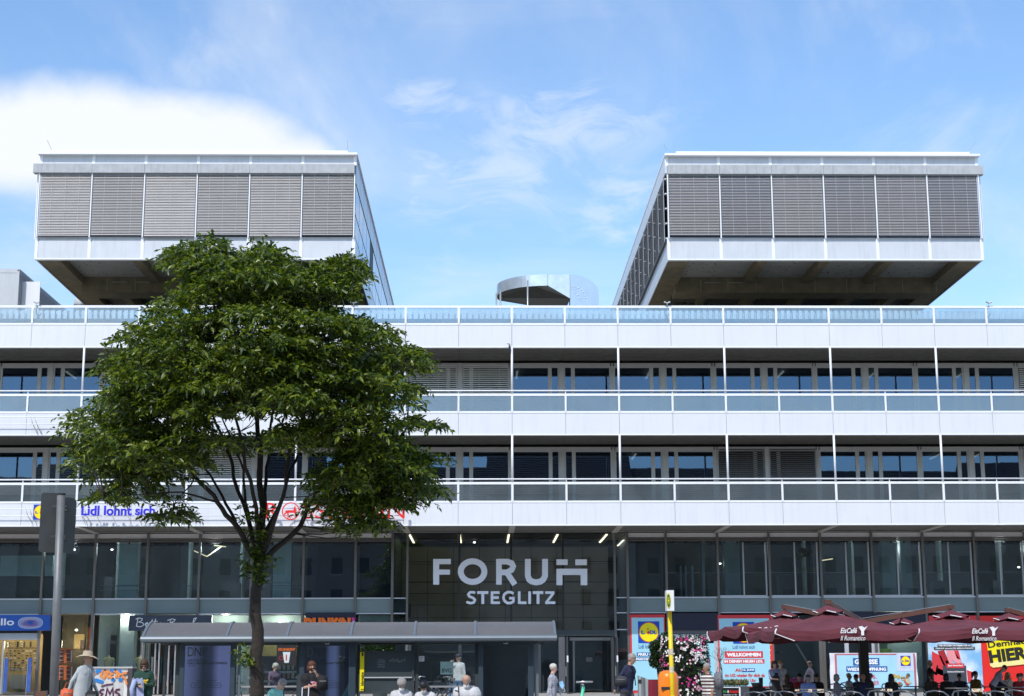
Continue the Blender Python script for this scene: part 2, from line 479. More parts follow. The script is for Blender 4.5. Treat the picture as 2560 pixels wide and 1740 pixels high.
# corrugated screen and gutter upstand behind the terrace glass
scr = mat('corrugated pale sheet', (.62, .70, .76), .4, .2, var=.05)
q = MB(); y = DF+1.6; zt = ZL(776, y)
x = XL
while x < XR:
    q.box(x, x+.17, y, y+.05, Z['df0']-.2, zt); q.box(x+.17, x+.29, y+.16, y+.2, Z['df0']-.2, zt); x += .29
tag(wbuild(q, 'corrugated_screen', scr, bal_d), kind='stuff')
wbox('gutter_upstand', mat('pale upstand', (.55, .60, .60), .5, var=.08), XL, XR, DF+.35, DF+.5, Z['df0']-.05, ZL(797, DF+.35), bal_d)
wbox('gutter_pipe', mulll_m, XL, XR, DF+.2, DF+.26, ZL(803, DF+.2)-.02, ZL(803, DF+.2)+.03, bal_d)

# ---- recessed office windows of the two balcony floors
def win_row(zt, zb, zceil, row):
    def frame(p, x0, x1, z0, z1, w, y, d=.09, m=frame_m):
        wbox('frame_stile', m, x0, x0+w, y, y+d, z0, z1, p); wbox('frame_stile', m, x1-w, x1, y, y+d, z0, z1, p)
        wbox('frame_rail', m, x0+w, x1-w, y, y+d, z1-w, z1, p); wbox('frame_rail', m, x0+w, x1-w, y, y+d, z0, z0+w, p)
    for i in range(-13, 13, 1):
        p = empty('office_window', (i*M, DB, zb), parent=bld)
        wide_left = (i % 2 != 0)      # the broad pier stands at odd grid lines
        x0, x1 = i*M, i*M+M
        if wide_left:
            wbox('pier', frame_m, x0-.10, x0+.10, DB-.06, DB+.2, zb, zt, p)
            a0 = x0+.10; n0, n1 = a0, a0+.46; b0, b1 = n1, x1-.04
        else:
            wbox('thin_mullion', frame_m, x0-.04, x0+.04, DB-.03, DB+.2, zb, zt, p)
            a1 = x1-.10; n0, n1 = a1-.46, a1; b0, b1 = x0+.04, n0
        wbox('head_rail', frame_m, x0+.1, x1-.1, DB-.02, DB+.15, zt-.14, zt-.0, p)
        if row == 1 and i in (-2, -1) or row == 2 and i in (4, 5) or row == 1 and i in (10, -11) or row == 2 and i in (-7, -6, 10):
            full = row == 1 or i in (-7, -6)
            q = MB(); z = zt-.16; half = (zt+zb)/2+.45
            lim = zb+1.25 if full else zb+.3
            while z > lim:
                q.add([(x0+.13, DB-.12, z-.008), (x1-.13, DB-.12, z-.008), (x1-.13, DB-.10, z+.050), (x0+.13, DB-.10, z+.050),
                       (x0+.13, DB-.12, z-.012), (x1-.13, DB-.12, z-.012), (x1-.13, DB-.10, z+.046), (x0+.13, DB-.10, z+.046)],
                      [(0, 1, 2, 3), (7, 6, 5, 4), (0, 4, 5, 1), (2, 6, 7, 3)])
                z -= .105 if full else (.085 if z < half else .10)
            for xx in (.45, .95, 1.45, 1.95): q.box(x0+xx, x0+xx+.01, DB-.16, DB-.155, lim, zt-.15)
            tag(wbuild(q, 'blind_slat', mat('office blind slat', (.88, .88, .85), .4, .0) if full else slatd_m, p), kind='stuff')
        frame(p, n0, n1, zb, zt-.14, .085, DB)
        frame(p, b0, b1, zb, zt-.14, .10, DB)
        wbox('pane', g_win, n0+.085, n1-.085, DB+.04, DB+.05, zb+.085, zt-.225, p)
        wbox('pane', g_win, b0+.10, b1-.10, DB+.04, DB+.05, zb+.10, zt-.24, p)
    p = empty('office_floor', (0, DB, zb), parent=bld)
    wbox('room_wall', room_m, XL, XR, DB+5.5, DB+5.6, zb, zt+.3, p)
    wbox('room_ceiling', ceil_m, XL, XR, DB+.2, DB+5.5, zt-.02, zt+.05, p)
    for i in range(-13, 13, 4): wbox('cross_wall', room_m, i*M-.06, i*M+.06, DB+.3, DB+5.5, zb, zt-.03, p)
    for i, dxx in ((-9, .4), (-5, .9), (0, .35), (5, 1.2), (7, .9), (9, .4), (2, 2.0)) if row == 1 else ((-9, 1.), (8, 1.4), (9, .9), (2, 1.2)):
        q = MB(); q.bar((i*M+dxx, DB+1.2, zt-.18), (i*M+dxx, DB+3.2, zt-.18), .09, .05)
        wbuild(q, 'strip_light', mat('office strip light', (.8, .8, .8), emit=(1, .97, .9), es=1.6), p)
win_row(ZL(908, DB), Z['f10']-.1, 0, 1)
win_row(ZL(1118, DB), Z['f20']-.1, 0, 2)

# ---- sign rails with brackets on the left part of the two lower bands
def sign_rails(z0, z1, x0, x1, y, zbase):
    p = empty('sign_rails', (x0, y, z0), parent=bld)
    for z in (z0, z1):
        q = MB(); q.tube([(x0, y-.42, z), (x1, y-.42, z)], .022, 6); wbuild(q, 'rail', white, p, smooth=True)
    x = x0+.5
    while x < x1:
        for d in (0, .18):
            q = MB(); q.tube([(x+d-.12, y-.44, z1+.01), (x+d, y-.4, z0), (x+d+.1, y-.02, zbase)], .018, 6)
            wbuild(q, 'bracket', mulll_m, p, smooth=True)
        x += 2.48
sign_rails(ZL(1060, DF-.4), ZL(1042, DF-.4), XL, at(560, 1050, DF).x, DF, ZL(1082, DF))
sign_rails(ZL(1288, DF-.4), ZL(1270, DF-.4), XL, at(1000, 1280, DF).x, DF, ZL(1304, DF))

# ---- street level glazing
zh0, zh1 = ZL(1344, DS), ZL(1333, DS)
zsh0, zgt, zsill, zsill2 = ZL(1357, DS), ZL(1357, DS), ZL(1495, DS), ZL(1533, DS)
lines = [(i*M) for i in range(-13, 14)]
XE0, XE1 = at(982, 1340, DS).x, at(1567, 1340, DS).x
front = empty('shopfront', (0, DS, 0), parent=bld)
def bay(i):
    """bounds of bay i; the entrance takes -2..2 and pushes its neighbours out"""
    x0, x1 = i*M, i*M+M
    if i == -3: x1 = XE0
    if i == 2: x0 = XE1
    return x0, x1
for i in list(range(-13, 13)):
    if -2 <= i <= 1: continue
    x0, x1 = bay(i)
    wbox('header_panel', header_m, x0+.05, x1-.05, DS, DS+.1, zh0, zh1, front)
    wbox('shade_slat', mat('shade slat grey', (.13, .12, .115), .5, .3), x0+.05, x1-.05, DS-.05, DS+.08, ZL(1349, DS), ZL(1345.5, DS), front)
    wbox('shade_slat', MATS['shade slat grey'], x0+.05, x1-.05, DS-.05, DS+.08, ZL(1354, DS), ZL(1350, DS), front)
    for k in range(4): wbox('shade_clip', dark, x0+.3+k*.63, x0+.38+k*.63, DS-.06, DS-.04, ZL(1359, DS), ZL(1354.5, DS), front)
    wbox('upper_pane', g_shopu, x0+.05, x1-.05, DS+.05, DS+.062, zsill+.05, zgt, front)
    wbox('sill', sill_m, x0+.05, x1-.05, DS-.06, DS+.1, zsill-.03, zsill+.035, front)
    wbox('spandrel', spandrel_m, x0+.05, x1-.05, DS+.01, DS+.04, zsill2+.04, zsill-.035, front)
    if i not in (-8-1, -7, 3, 6, 7, -4): wbox('sill', sill_m, x0+.05, x1-.05, DS-.05, DS+.1, zsill2-.02, zsill2+.03, front)
for i in list(range(-13, 14)):
    if -2 < i < 2: continue
    wbox('mullion', mull_m, i*M-.055, i*M+.055, DS-.12, DS+.12, -.05, zh1+.05, front)
for X in (XE0, XE1):
    wbox('mullion', mull_m, X-.06, X+.06, DS-.12, DS+.12, -.05, zh1+.05, front)
for xa, xb in ((XE0+.06, -2*M-.055), (2*M+.055, XE1-.06)):
    wbox('side_pane', g_shopu, xa, xb, DS+.05, DS+.062, 0, zh1, front)
    for zz_ in (zsill, zsill2, ZL(1575, DS)): wbox('sill', sill_m, xa, xb, DS-.04, DS+.04, zz_-.02, zz_+.03, front)
# sliding sashes and inner guard rails of the upper shop windows on the right
for i in range(3, 10):
    x0, x1 = bay(i); xm = (x0+x1)/2
    if i != 3:
        wbox('sash_stile', mulll_m, xm-.035, xm+.035, DS-.02, DS+.045, zsill+.04, zgt, front)
        wbox('sash_stile', mulll_m, x1-.20, x1-.13, DS-.05, DS+.045, zsill+.04, zgt, front)
        wbox('sash_rail', sill_m, x0+.06, x1-.2, DS-.03, DS+.04, zsill+.04, zsill+.10, front)
    wbox('guard_rail', mulll_m, x0+.06, x1-.06, DS+.2, DS+.22, ZL(1433, DS), ZL(1433, DS)+.025, front)
for i in (-13, -12, -11, -10, -9, -8, -7, -6, -5):
    x0, x1 = bay(i)
    wbox('guard_rail', mull_m, x0+.06, x1-.06, DS+.3, DS+.32, ZL(1463, DS), ZL(1463, DS)+.03, front)

# ---- the inside: slabs, back walls, columns, fittings
ins = empty('interior', (0, DS, 0), parent=bld)
wbox('intermediate_floor', mat('floor edge', (.10, .105, .11), .7), XL, -2*M-.1, DS+.2, DS+9, zsill2+.05, zsill-.05, ins)
wbox('intermediate_floor', MATS['floor edge'], 2*M+.1, XR, DS+.2, DS+9, zsill2+.05, zsill-.05, ins)
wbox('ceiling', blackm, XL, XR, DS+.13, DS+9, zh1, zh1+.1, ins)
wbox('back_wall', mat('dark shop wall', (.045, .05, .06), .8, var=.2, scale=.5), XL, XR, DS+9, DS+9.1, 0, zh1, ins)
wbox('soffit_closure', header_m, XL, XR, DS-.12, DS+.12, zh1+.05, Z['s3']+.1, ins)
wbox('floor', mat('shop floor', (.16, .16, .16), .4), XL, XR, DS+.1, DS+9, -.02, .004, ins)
def col(px0, px1, Y, m=roomw_m, z0=None, z1=None, name='column'):
    a, b = at(px0, 1420, Y).x, at(px1, 1420, Y).x
    wbox(name, m, a, b, Y, Y+.6, zsill if z0 is None else z0, zh1-.01 if z1 is None else z1, ins)
col(298, 343, DS+1.0, mat('pale green column', (.62, .74, .70), .6)); col(683, 728, DS+1.0, MATS['pale green column'])
col(0, 132, DS+1.5, MATS['pale green column'], z0=ZL(1437, DS+1.5), z1=ZL(1386, DS+1.5), name='hanging_panel')
col(2205, 2240, DS+1.2, mat('grey green column', (.45, .52, .49), .6)); col(2253, 2280, DS+1.5, MATS['grey green column'])
col(1812, 1850, DS+1.5, MATS['grey green column']); col(1755, 1762, DS+1.5, mulll_m)
for a, b in ((1700, 1704), (1712, 1716), (1728, 1733)): col(a, b, DS+1.8, MATS['grey green column'], z1=ZL(1415, DS+1.8), name='shelf_upright')
wbox('dark_backing', mat('deep purple blind', (.022, .018, .04), .7), at(767, 1420, DS).x, at(889, 1420, DS).x, DS+.1, DS+.14, zsill+.05, ZL(1352, DS), ins)
wbox('dark_backing', mat('deep blue blind', (.014, .017, .045), .7), at(897, 1420, DS).x, at(979, 1420, DS).x, DS+.5, DS+.54, zsill+.05, ZL(1352, DS), ins)
wbox('dark_backing', mat('warm grey blind', (.075, .072, .066), .7), at(1572, 1420, DS).x, at(1655, 1420, DS).x, DS+.3, DS+.34, zsill+.05, ZL(1357, DS), ins)
wbox('tinted_backing', mat('olive backing', (.085, .082, .05), .7, var=.5, scale=.5), at(1672, 1420, DS).x, at(1786, 1420, DS).x, DS+2.6, DS+2.64, zsill+.05, zh1, ins)
for px, py, Y in ((185, 1374, DS+2.5), (280, 1374, DS+3), (1186, 1356, DS+4), (1800, 1409, DS+2), (2547, 1418, DS+2), (118, 1369, DS+3)):
    p = at(px, py, Y); q = MB(); q.ell(p, .07, .07, .04, 8); wbuild(q, 'ceiling_spot', lampw_m, ins)
for (xa, ya, xb, yb, Y) in ((485, 1377, 517, 1391, DS+2.2), (518, 1391, 555, 1365, DS+2.5), (2055, 1401, 2082, 1397, DS+2.6), (535, 1363, 565, 1367, DS+2.2)):
    q = MB(); q.bar(at(xa, ya, Y), at(xb, yb, Y), .05); wbuild(q, 'hanging_lamp', mat('dim warm lamp', (.8, .7, .5), emit=(1, .8, .5), es=1.3), ins)
for px, w_ in ((262, 20), (432, 30), (560, 40), (655, 22), (1945, 26), (2070, 30), (2330, 34), (2480, 30)):      # shelving, rails and counters seen dimly
    col(px, px+w_, DS+3.2, room_m, z1=ZL(1440 if w_ < 30 else 1455, DS+3.2), name='display_shelf')
for px in (150, 290, 470, 600, 1830, 2010, 2130, 2350, 2500):
    col(px, px+6, DS+4.5, MATS['pale green column'], name='rear_column')
for px0, px1, py in ((250, 366, 1463), (640, 756, 1457), (2210, 2300, 1470)):
    a, b = at(px0, py, DS+1), at(px1, py, DS+1); q = MB(); q.tube([a, b], .02, 6); q.tube([a+Vector((0, 0, -.25)), b+Vector((0, 0, -.25))], .015, 6); wbuild(q, 'inner_handrail', mulll_m, ins)
l3 = bpy.data.lights.new('ceiling_fill_light', 'POINT'); l3.energy = 55; l3.color = (.9, .96, 1); l3.shadow_soft_size = .25  # fill lights added to lift the dark upper shop floor
for px, Y in ((185, DS+2.4), (315, DS+2.0), (540, DS+2.4), (700, DS+2.2), (1830, DS+2.4), (2230, DS+2.4), (2500, DS+2.4)):
    lo = bpy.data.objects.new('ceiling_fill_light', l3); COL.objects.link(lo); lo.parent = ins; lo.location = at(px, 1372, Y)-wl(ins)
# faint window lettering behind an upper pane
wtext('Sie sind am', mat('gold film', (.30, .26, .12), .6), 1984, 2040, 1414, 1428, DS+.1, ins, shear=.3)
q = MB()
for k in range(14):
    q.ell(at(1990+rng.rand()*42, 1372+rng.rand()*24, DS+.12), .14, .02, .12, 7)
wbuild(q, 'fruit_film', mat('dark fruit print', (.13, .085, .02), .7, var=.9, scale=2), ins)

# ---- entrance hall
ent = empty('entrance', (0, DS, 0), parent=bld)
zE0, zE1 = ZL(1576, DS), zh1+.02
for i in (-1, 0, 1): wbox('black_mullion', dark, i*M-.05, i*M+.05, DS-.08, DS+.1, zE0, zE1, ent)
wbox('door_transom', darksteel, -2*M+.06, 2*M-.06, DS-.15, DS+.15, ZL(1590, DS), zE0, ent)
for i in (-2, -1, 0, 1):
    zs = [zE0+.01, ZL(1545, DS), ZL(1483, DS), ZL(1454, DS), ZL(1404, DS), zE1]
    wbox('glass_pane', g_shop, i*M+.06, i*M+M-.06, DS+.0, DS+.012, zE0+.01, zE1, ent)
for zz_ in (ZL(1404, DS), ZL(1454, DS), ZL(1483, DS)):
    wbox('glazing_bar', dark, -2*M+.06, 2*M-.06, DS+.02, DS+.045, zz_-.012, zz_+.012, ent)
YT = DS+6.3
xs = [(-2*M-.6)+k*1.35 for k in range(9)]
rows_ = [ZL(v, YT) for v in (1367, 1410, 1456, 1512, 1544, 1578)]
for k in range(8):
    for a, b in zip(rows_, rows_[1:]):
        wbox('tile', tile_m, xs[k]+.012, xs[k]+1.338, YT, YT+.04, b+.012, a-.012, ent)
wbox('tile_backing', mat('tile joint', (.06, .055, .05), .8), xs[0], xs[-1], YT+.03, YT+.1, rows_[-1], rows_[0], ent)
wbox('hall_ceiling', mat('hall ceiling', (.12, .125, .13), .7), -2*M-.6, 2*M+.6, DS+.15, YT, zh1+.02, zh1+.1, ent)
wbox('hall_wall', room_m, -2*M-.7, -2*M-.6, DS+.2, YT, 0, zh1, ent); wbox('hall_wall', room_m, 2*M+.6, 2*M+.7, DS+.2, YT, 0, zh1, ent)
for px in (1024, 1149, 1272, 1394, 1517):
    x = at(px, 1340, DS+.4).x
    wbox('strip_lamp', lamp_m, x-.045, x+.045, DS+.4, DS+5.2, zh1-.06, zh1-.02, ent)
x = at(1559, 1352, DS+.5).x
wbox('strip_lamp', lamp_m, x-.04, x+.04, DS+.5, DS+4, ZL(1352, DS+.5), ZL(1352, DS+.5)+.04, ent)
zd = ZL(1590, DS)-.02
door_m = mat('door frame dark', (.055, .062, .07), .4, .3)
for px0, px1 in ((1018, 1028), (1146, 1154), (1213, 1222), (1272, 1280), (1345, 1352), (1396, 1408), (1528, 1535)):
    wbox('door_post', door_m, at(px0, 1650, DS).x, at(px1, 1650, DS).x, DS-.08, DS+.08, 0, zd, ent)
wbox('door_post', mat('door pier grey', (.09, .095, .11), .5), at(1397, 1650, DS).x, at(1412, 1650, DS).x, DS-.1, DS-.085, 0, zd, ent)
def leaf(X, y0, y1, hinge):      # an opened glass door leaf standing out from the wall
    p = empty('door_leaf', (X, (y0+y1)/2, 0), parent=bld)
    for y in (y0, y1): wbox('leaf_stile', door_m, X-.03, X+.03, y-.05, y+.05, .02, zd-.05, p)
    wbox('leaf_rail', door_m, X-.03, X+.03, y0+.05, y1-.05, zd-.2, zd-.05, p); wbox('leaf_rail', door_m, X-.03, X+.03, y0+.05, y1-.05, .02, .25, p)
    wbox('leaf_pane', g_shop, X-.005, X+.005, y0+.05, y1-.05, .25, zd-.2, p)
    wbox('leaf_sticker', white, X-.034, X+.034, y0-.06, y0-.045, 1.45, 1.75, p); wbox('leaf_handle', steel2, X-.1, X-.06, y0-.02, y0+.02, .8, 1.25, p)
leaf(at(1418, 1650, DS-.9).x, DS-1.2, DS-.1, 0); leaf(at(1542, 1650, DS-.9).x, DS-1.2, DS-.1, 0)
for a, b in ((1030, 1144), (1156, 1211), (1222, 1270), (1282, 1344), (1354, 1395)):
    wbox('door_pane', g_shop, at(a, 1650, DS).x, at(b, 1650, DS).x, DS, DS+.012, .1, zd-.1, ent)
    wbox('door_rail', door_m, at(a, 1650, DS).x, at(b, 1650, DS).x, DS-.03, DS+.03, zd-.1, zd, ent); wbox('door_rail', door_m, at(a, 1650, DS).x, at(b, 1650, DS).x, DS-.03, DS+.03, 0, .1, ent)
# inner pair of doors behind the open one
yi = DS+3
for a, b in ((1432, 1437), (1517, 1521)):
    wbox('inner_post', mulll_m if a < 1500 else door_m, at(a, 1650, yi).x, at(b, 1650, yi).x, yi, yi+.08, 0, ZL(1603, yi), ent)
wbox('inner_transom', header_m, at(1425, 1650, yi).x, at(1530, 1650, yi).x, yi, yi+.1, ZL(1602, yi), ZL(1594, yi), ent)
wbox('inner_pane', g_shop, at(1437, 1650, yi).x, at(1517, 1650, yi).x, yi+.02, yi+.03, .1, ZL(1604, yi), ent)
wbox('paper_notice', mat('notice grey', (.35, .33, .34), .7), at(1465, 1650, yi).x, at(1481, 1650, yi).x, yi-.01, yi, ZL(1655, yi), ZL(1644, yi), ent)
wbox('grey_box', mat('teal grey box', (.10, .14, .16), .6), at(1443, 1650, yi).x, at(1464, 1650, yi).x, yi+1, yi+1.5, 0, ZL(1676, yi), ent)
wbox('paper_notice', mat('notice pale green', (.35, .48, .45), .7), at(1462, 1650, DS-.1).x, at(1477, 1650, DS-.1).x, DS-.05, DS-.04, ZL(1586, DS), ZL(1577, DS), ent)
wbox('entrance_step', ground_m, -2*M-.4, 2*M+.4, DS-.7, DS+6, -.06, .01, ent)

# ---- street level bays
shop = empty('shop_windows', (0, DS, 0), parent=bld)
def pane(px0, px1, py0, py1, m=g_shop, Y=DS, name='pane'):
    a, b = at(px0, py1, Y), at(px1, py0, Y); wbox(name, m, a.x, b.x, Y+.05, Y+.06, max(a.z, 0), b.z, shop)
def member(px0, px1, py0, py1, m, Y=DS, d=.12, name='frame_bar'):
    a, b = at(px0, py1, Y), at(px1, py0, Y); return wbox(name, m, a.x, b.x, Y-d/2, Y+d/2, a.z, b.z, shop)
def inner(px0, px1, py0, py1, m, Y, d=.05, name='room_wall'):
    a, b = at(px0, py1, Y), at(px1, py0, Y); return wbox(name, m, a.x, b.x, Y, Y+d, a.z, b.z, shop)
# optician on the left
member(-120, 99, 1583, 1600, mat('door header light', (.40, .42, .44), .5), name='door_header')
member(94, 101, 1583, 1735, mulll_m); member(0, 12, 1602, 1735, mulll_m, Y=DS+.1)
member(-90, 97, 1577, 1583, dark)
warm = mat('warm display wall', (.55, .40, .18), .7, var=.15, scale=1.5)
inner(-120, 108, 1585, 1735, warm, DS+3.2, name='display_wall')
inner(-120, 108, 1541, 1575, blackm, DS+.3)
brown = mat('dark display insert', (.05, .028, .018), .6, var=.4, scale=6)
for px in (18, 42, 58, 74): inner(px, px+4, 1604, 1618, brown, DS+3.1, name='portrait_print')
inner(14, 96, 1619, 1621, brown, DS+3.1, name='shelf')
for r in range(9):
    for c in range(8):
        if rng.rand() < .85: inner(14+c*10, 14+c*10+3+rng.rand()*4, 1626+r*6, 1628.5+r*6, brown if rng.rand() < .75 else white, DS+3.1, name='spectacle_frame')
inner(24, 64, 1687, 1722, mat('counter white', (.35, .36, .36), .6), DS+2.4, .6, name='counter')
inner(26, 48, 1671, 1675, mulll_m, DS+2.3, .4, name='counter_top')
lt = bpy.data.lights.new('shop_spot', 'POINT'); lt.energy = 60; lt.color = (1, .8, .5); lt.shadow_soft_size = .2
for px in (-10, 60, 190):
    lo = bpy.data.objects.new('shop_spot', lt); COL.objects.link(lo); lo.parent = shop
    p = at(px, 1610, DS+1.6); lo.location = p-wl(shop)
l2 = bpy.data.lights.new('shop_lamp_or_fill', 'POINT'); l2.energy = 75; l2.color = (1, .96, .88); l2.shadow_soft_size = .2  # fashion shop spots; the doughnut shop one is added to brighten its bay
for px, py, Y in ((315, 1545, DS+.6), (565, 1548, DS+.9), (700, 1568, DS+.9), (2250, 1560, DS+.7)):
    lo = bpy.data.objects.new('shop_lamp_or_fill', l2); COL.objects.link(lo); lo.parent = shop; p = at(px, py, Y); lo.location = p-wl(shop)
    q = MB(); q.ell(p+Vector((0, .05, .25)), .06, .06, .04, 8); wbuild(q, 'spot_lamp', lampw_m, shop)
for px, py in ((191, 1575), (20, 1592)):
    p = at(px, py, DS+1.4); q = MB(); q.ell(p, .07, .07, .05, 8); wbuild(q, 'spot_lamp', lampw_m, shop)
# glazed bay with spectacle racks and orange wall
inner(148, 222, 1535, 1735, mat('dim shop wall', (.10, .085, .05), .7, var=.3), DS+2.5)
inner(184, 212, 1585, 1622, mat('portrait poster', (.35, .26, .11), .7), DS+2.4, name='portrait_poster')
inner(200, 212, 1600, 1622, brown, DS+2.38, name='portrait_figure')
inner(213, 226, 1568, 1735, mat('orange wall', (.62, .13, .02), .6, var=.04), DS+.7, name='orange_wall')
member(226, 231, 1540, 1735, mulll_m)
pane(148, 226, 1536, 1735)
pane(-120, -2, 1605, 1735); pane(12, 60, 1605, 1735)
# clothes shop window with pale walls
inner(240, 530, 1535, 1735, roomg_m, DS+1.6)
inner(262, 293, 1568, 1690, mat('grey reveal', (.30, .35, .33), .7), DS+1.3)
inner(270, 292, 1588, 1735, blackm, DS+1.1, name='dark_panel')
inner(293, 338, 1535, 1735, mat('bright column', (.50, .60, .56), .7), DS+.7, .6, name='column')
wtext('Betty', mat('dull white film', (.3, .3, .3)), 276, 290, 1601, 1612, DS+1.05, shop, shear=.3)
inner(338, 352, 1577, 1735, blackm, DS+.8)
member(352, 357, 1577, 1735, mulll_m)
pane(237, 352, 1538, 1735)
member(368, 450, 1584, 1600, MATS['door header light'], name='door_header'); member(452, 495, 1580, 1599, MATS['door header light'], name='door_header')
member(368, 373, 1600, 1735, mulll_m)
for a in (386, 396, 420, 436): member(a, a+2, 1604, 1735, mulll_m, Y=DS+.2)
inner(372, 450, 1600, 1735, mat('boutique inside', (.035, .022, .015), .7, var=.5), DS+1.4)
for k in range(9):
    inner(376+k*8, 380+k*8+rng.rand()*5, 1640+rng.rand()*12, 1700+rng.rand()*20, mat(['rail coat white', 'rail coat rose', 'rail coat dark', 'rail coat teal'][k % 4], [(.5, .5, .48), (.45, .25, .22), (.03, .03, .05), (.04, .12, .12)][k % 4], .8), DS+1.3, .1, name='hanging_coat')
inner(495, 640, 1538, 1735, roomg_m, DS+1.8)
pane(508, 633, 1538, 1735)
# doughnut shop
inner(645, 765, 1538, 1560, roomg_m, DS+1.5)
inner(645, 765, 1578, 1670, mat('ochre wall', (.40, .30, .09), .7, var=.08), DS+1.5, name='ochre_wall')
inner(645, 765, 1640, 1735, mat('counter black', (.03, .02, .02), .4), DS+1.0)
pane(641, 758, 1538, 1735)
member(764, 890, 1531, 1585, mat('navy awning box', (.008, .010, .03), .5), d=.3, name='awning_box')
member(764, 890, 1586, 1600, mat('white box', (.6, .6, .64), .5), name='door_header')
inner(760, 890, 1600, 1735, blackm, DS+1.0)
inner(896, 975, 1538, 1570, mat('sage panel', (.20, .25, .22), .6), DS+.1)
inner(896, 975, 1600, 1735, MATS['dark shop wall'], DS+1.2)
pane(896, 977, 1538, 1735)
# right hand bays
member(1681, 1794, 1533, 1575, MATS['navy awning box'], d=.3, name='awning_box')
member(1681, 1794, 1575, 1585, mat('dark grey box', (.10, .10, .11), .6), name='awning_box')  # darker grey strip below the navy box
member(1681, 1794, 1586, 1597, MATS['white box'], name='door_header')
member(1681, 1794, 1598, 1602, sill_m, name='door_header')
film = mat('light blue film', (.30, .62, .74), .35, var=.04)
member(1735, 1790, 1608, 1735, film, d=.02, name='blue_film'); member(1788, 1795, 1603, 1735, sill_m)
member(1681, 1735, 1603, 1735, mat('blue grey film', (.18, .22, .26), .4), d=.02, name='grey_film')
inner(1925, 2055, 1538, 1735, mat('dim green wall', (.07, .095, .085), .6, var=.15, scale=.6), DS+1.6)
member(1927, 1932, 1538, 1735, mulll_m); pane(1933, 2052, 1538, 1735)
member(2052, 2060, 1590, 1735, mull_m, name='frame_bar'); member(2052, 2180, 1531, 1570, MATS['navy awning box'], d=.3, name='awning_box')
q = MB(); q.tube([at(1990, 1610, DS+.9), at(2022, 1662, DS+.9)], .05, 8); wbuild(q, 'slanted_pipe', mulll_m, shop)
inner(2060, 2185, 1570, 1735, MATS['dark shop wall'], DS+1.3)
for a in (2116, 2184, 2192): member(a, a+4, 1590, 1735, sill_m, Y=DS+.1)
inner(2200, 2300, 1538, 1735, mat('sea green wall', (.28, .40, .36), .6, var=.05), DS+1.1)
inner(2198, 2218, 1600, 1630, mat('dark green sheet', (.06, .12, .05), .6), DS+.9); inner(2198, 2228, 1622, 1632, mat('lime strip', (.25, .45, .05), .6), DS+.85)
pane(2200, 2325, 1538, 1735)
member(2181, 2310, 1531, 1570, MATS['navy awning box'], d=.3, name='awning_box')
pane(2052, 2180, 1585, 1735)
for i in (-13, -12, -11, -10, 10, 11, 12):
    x0, x1 = bay(i)
    wbox('pane', g_shop, x0+.06, x1-.06, DS+.05, DS+.06, .05, zsill2-.05, shop)

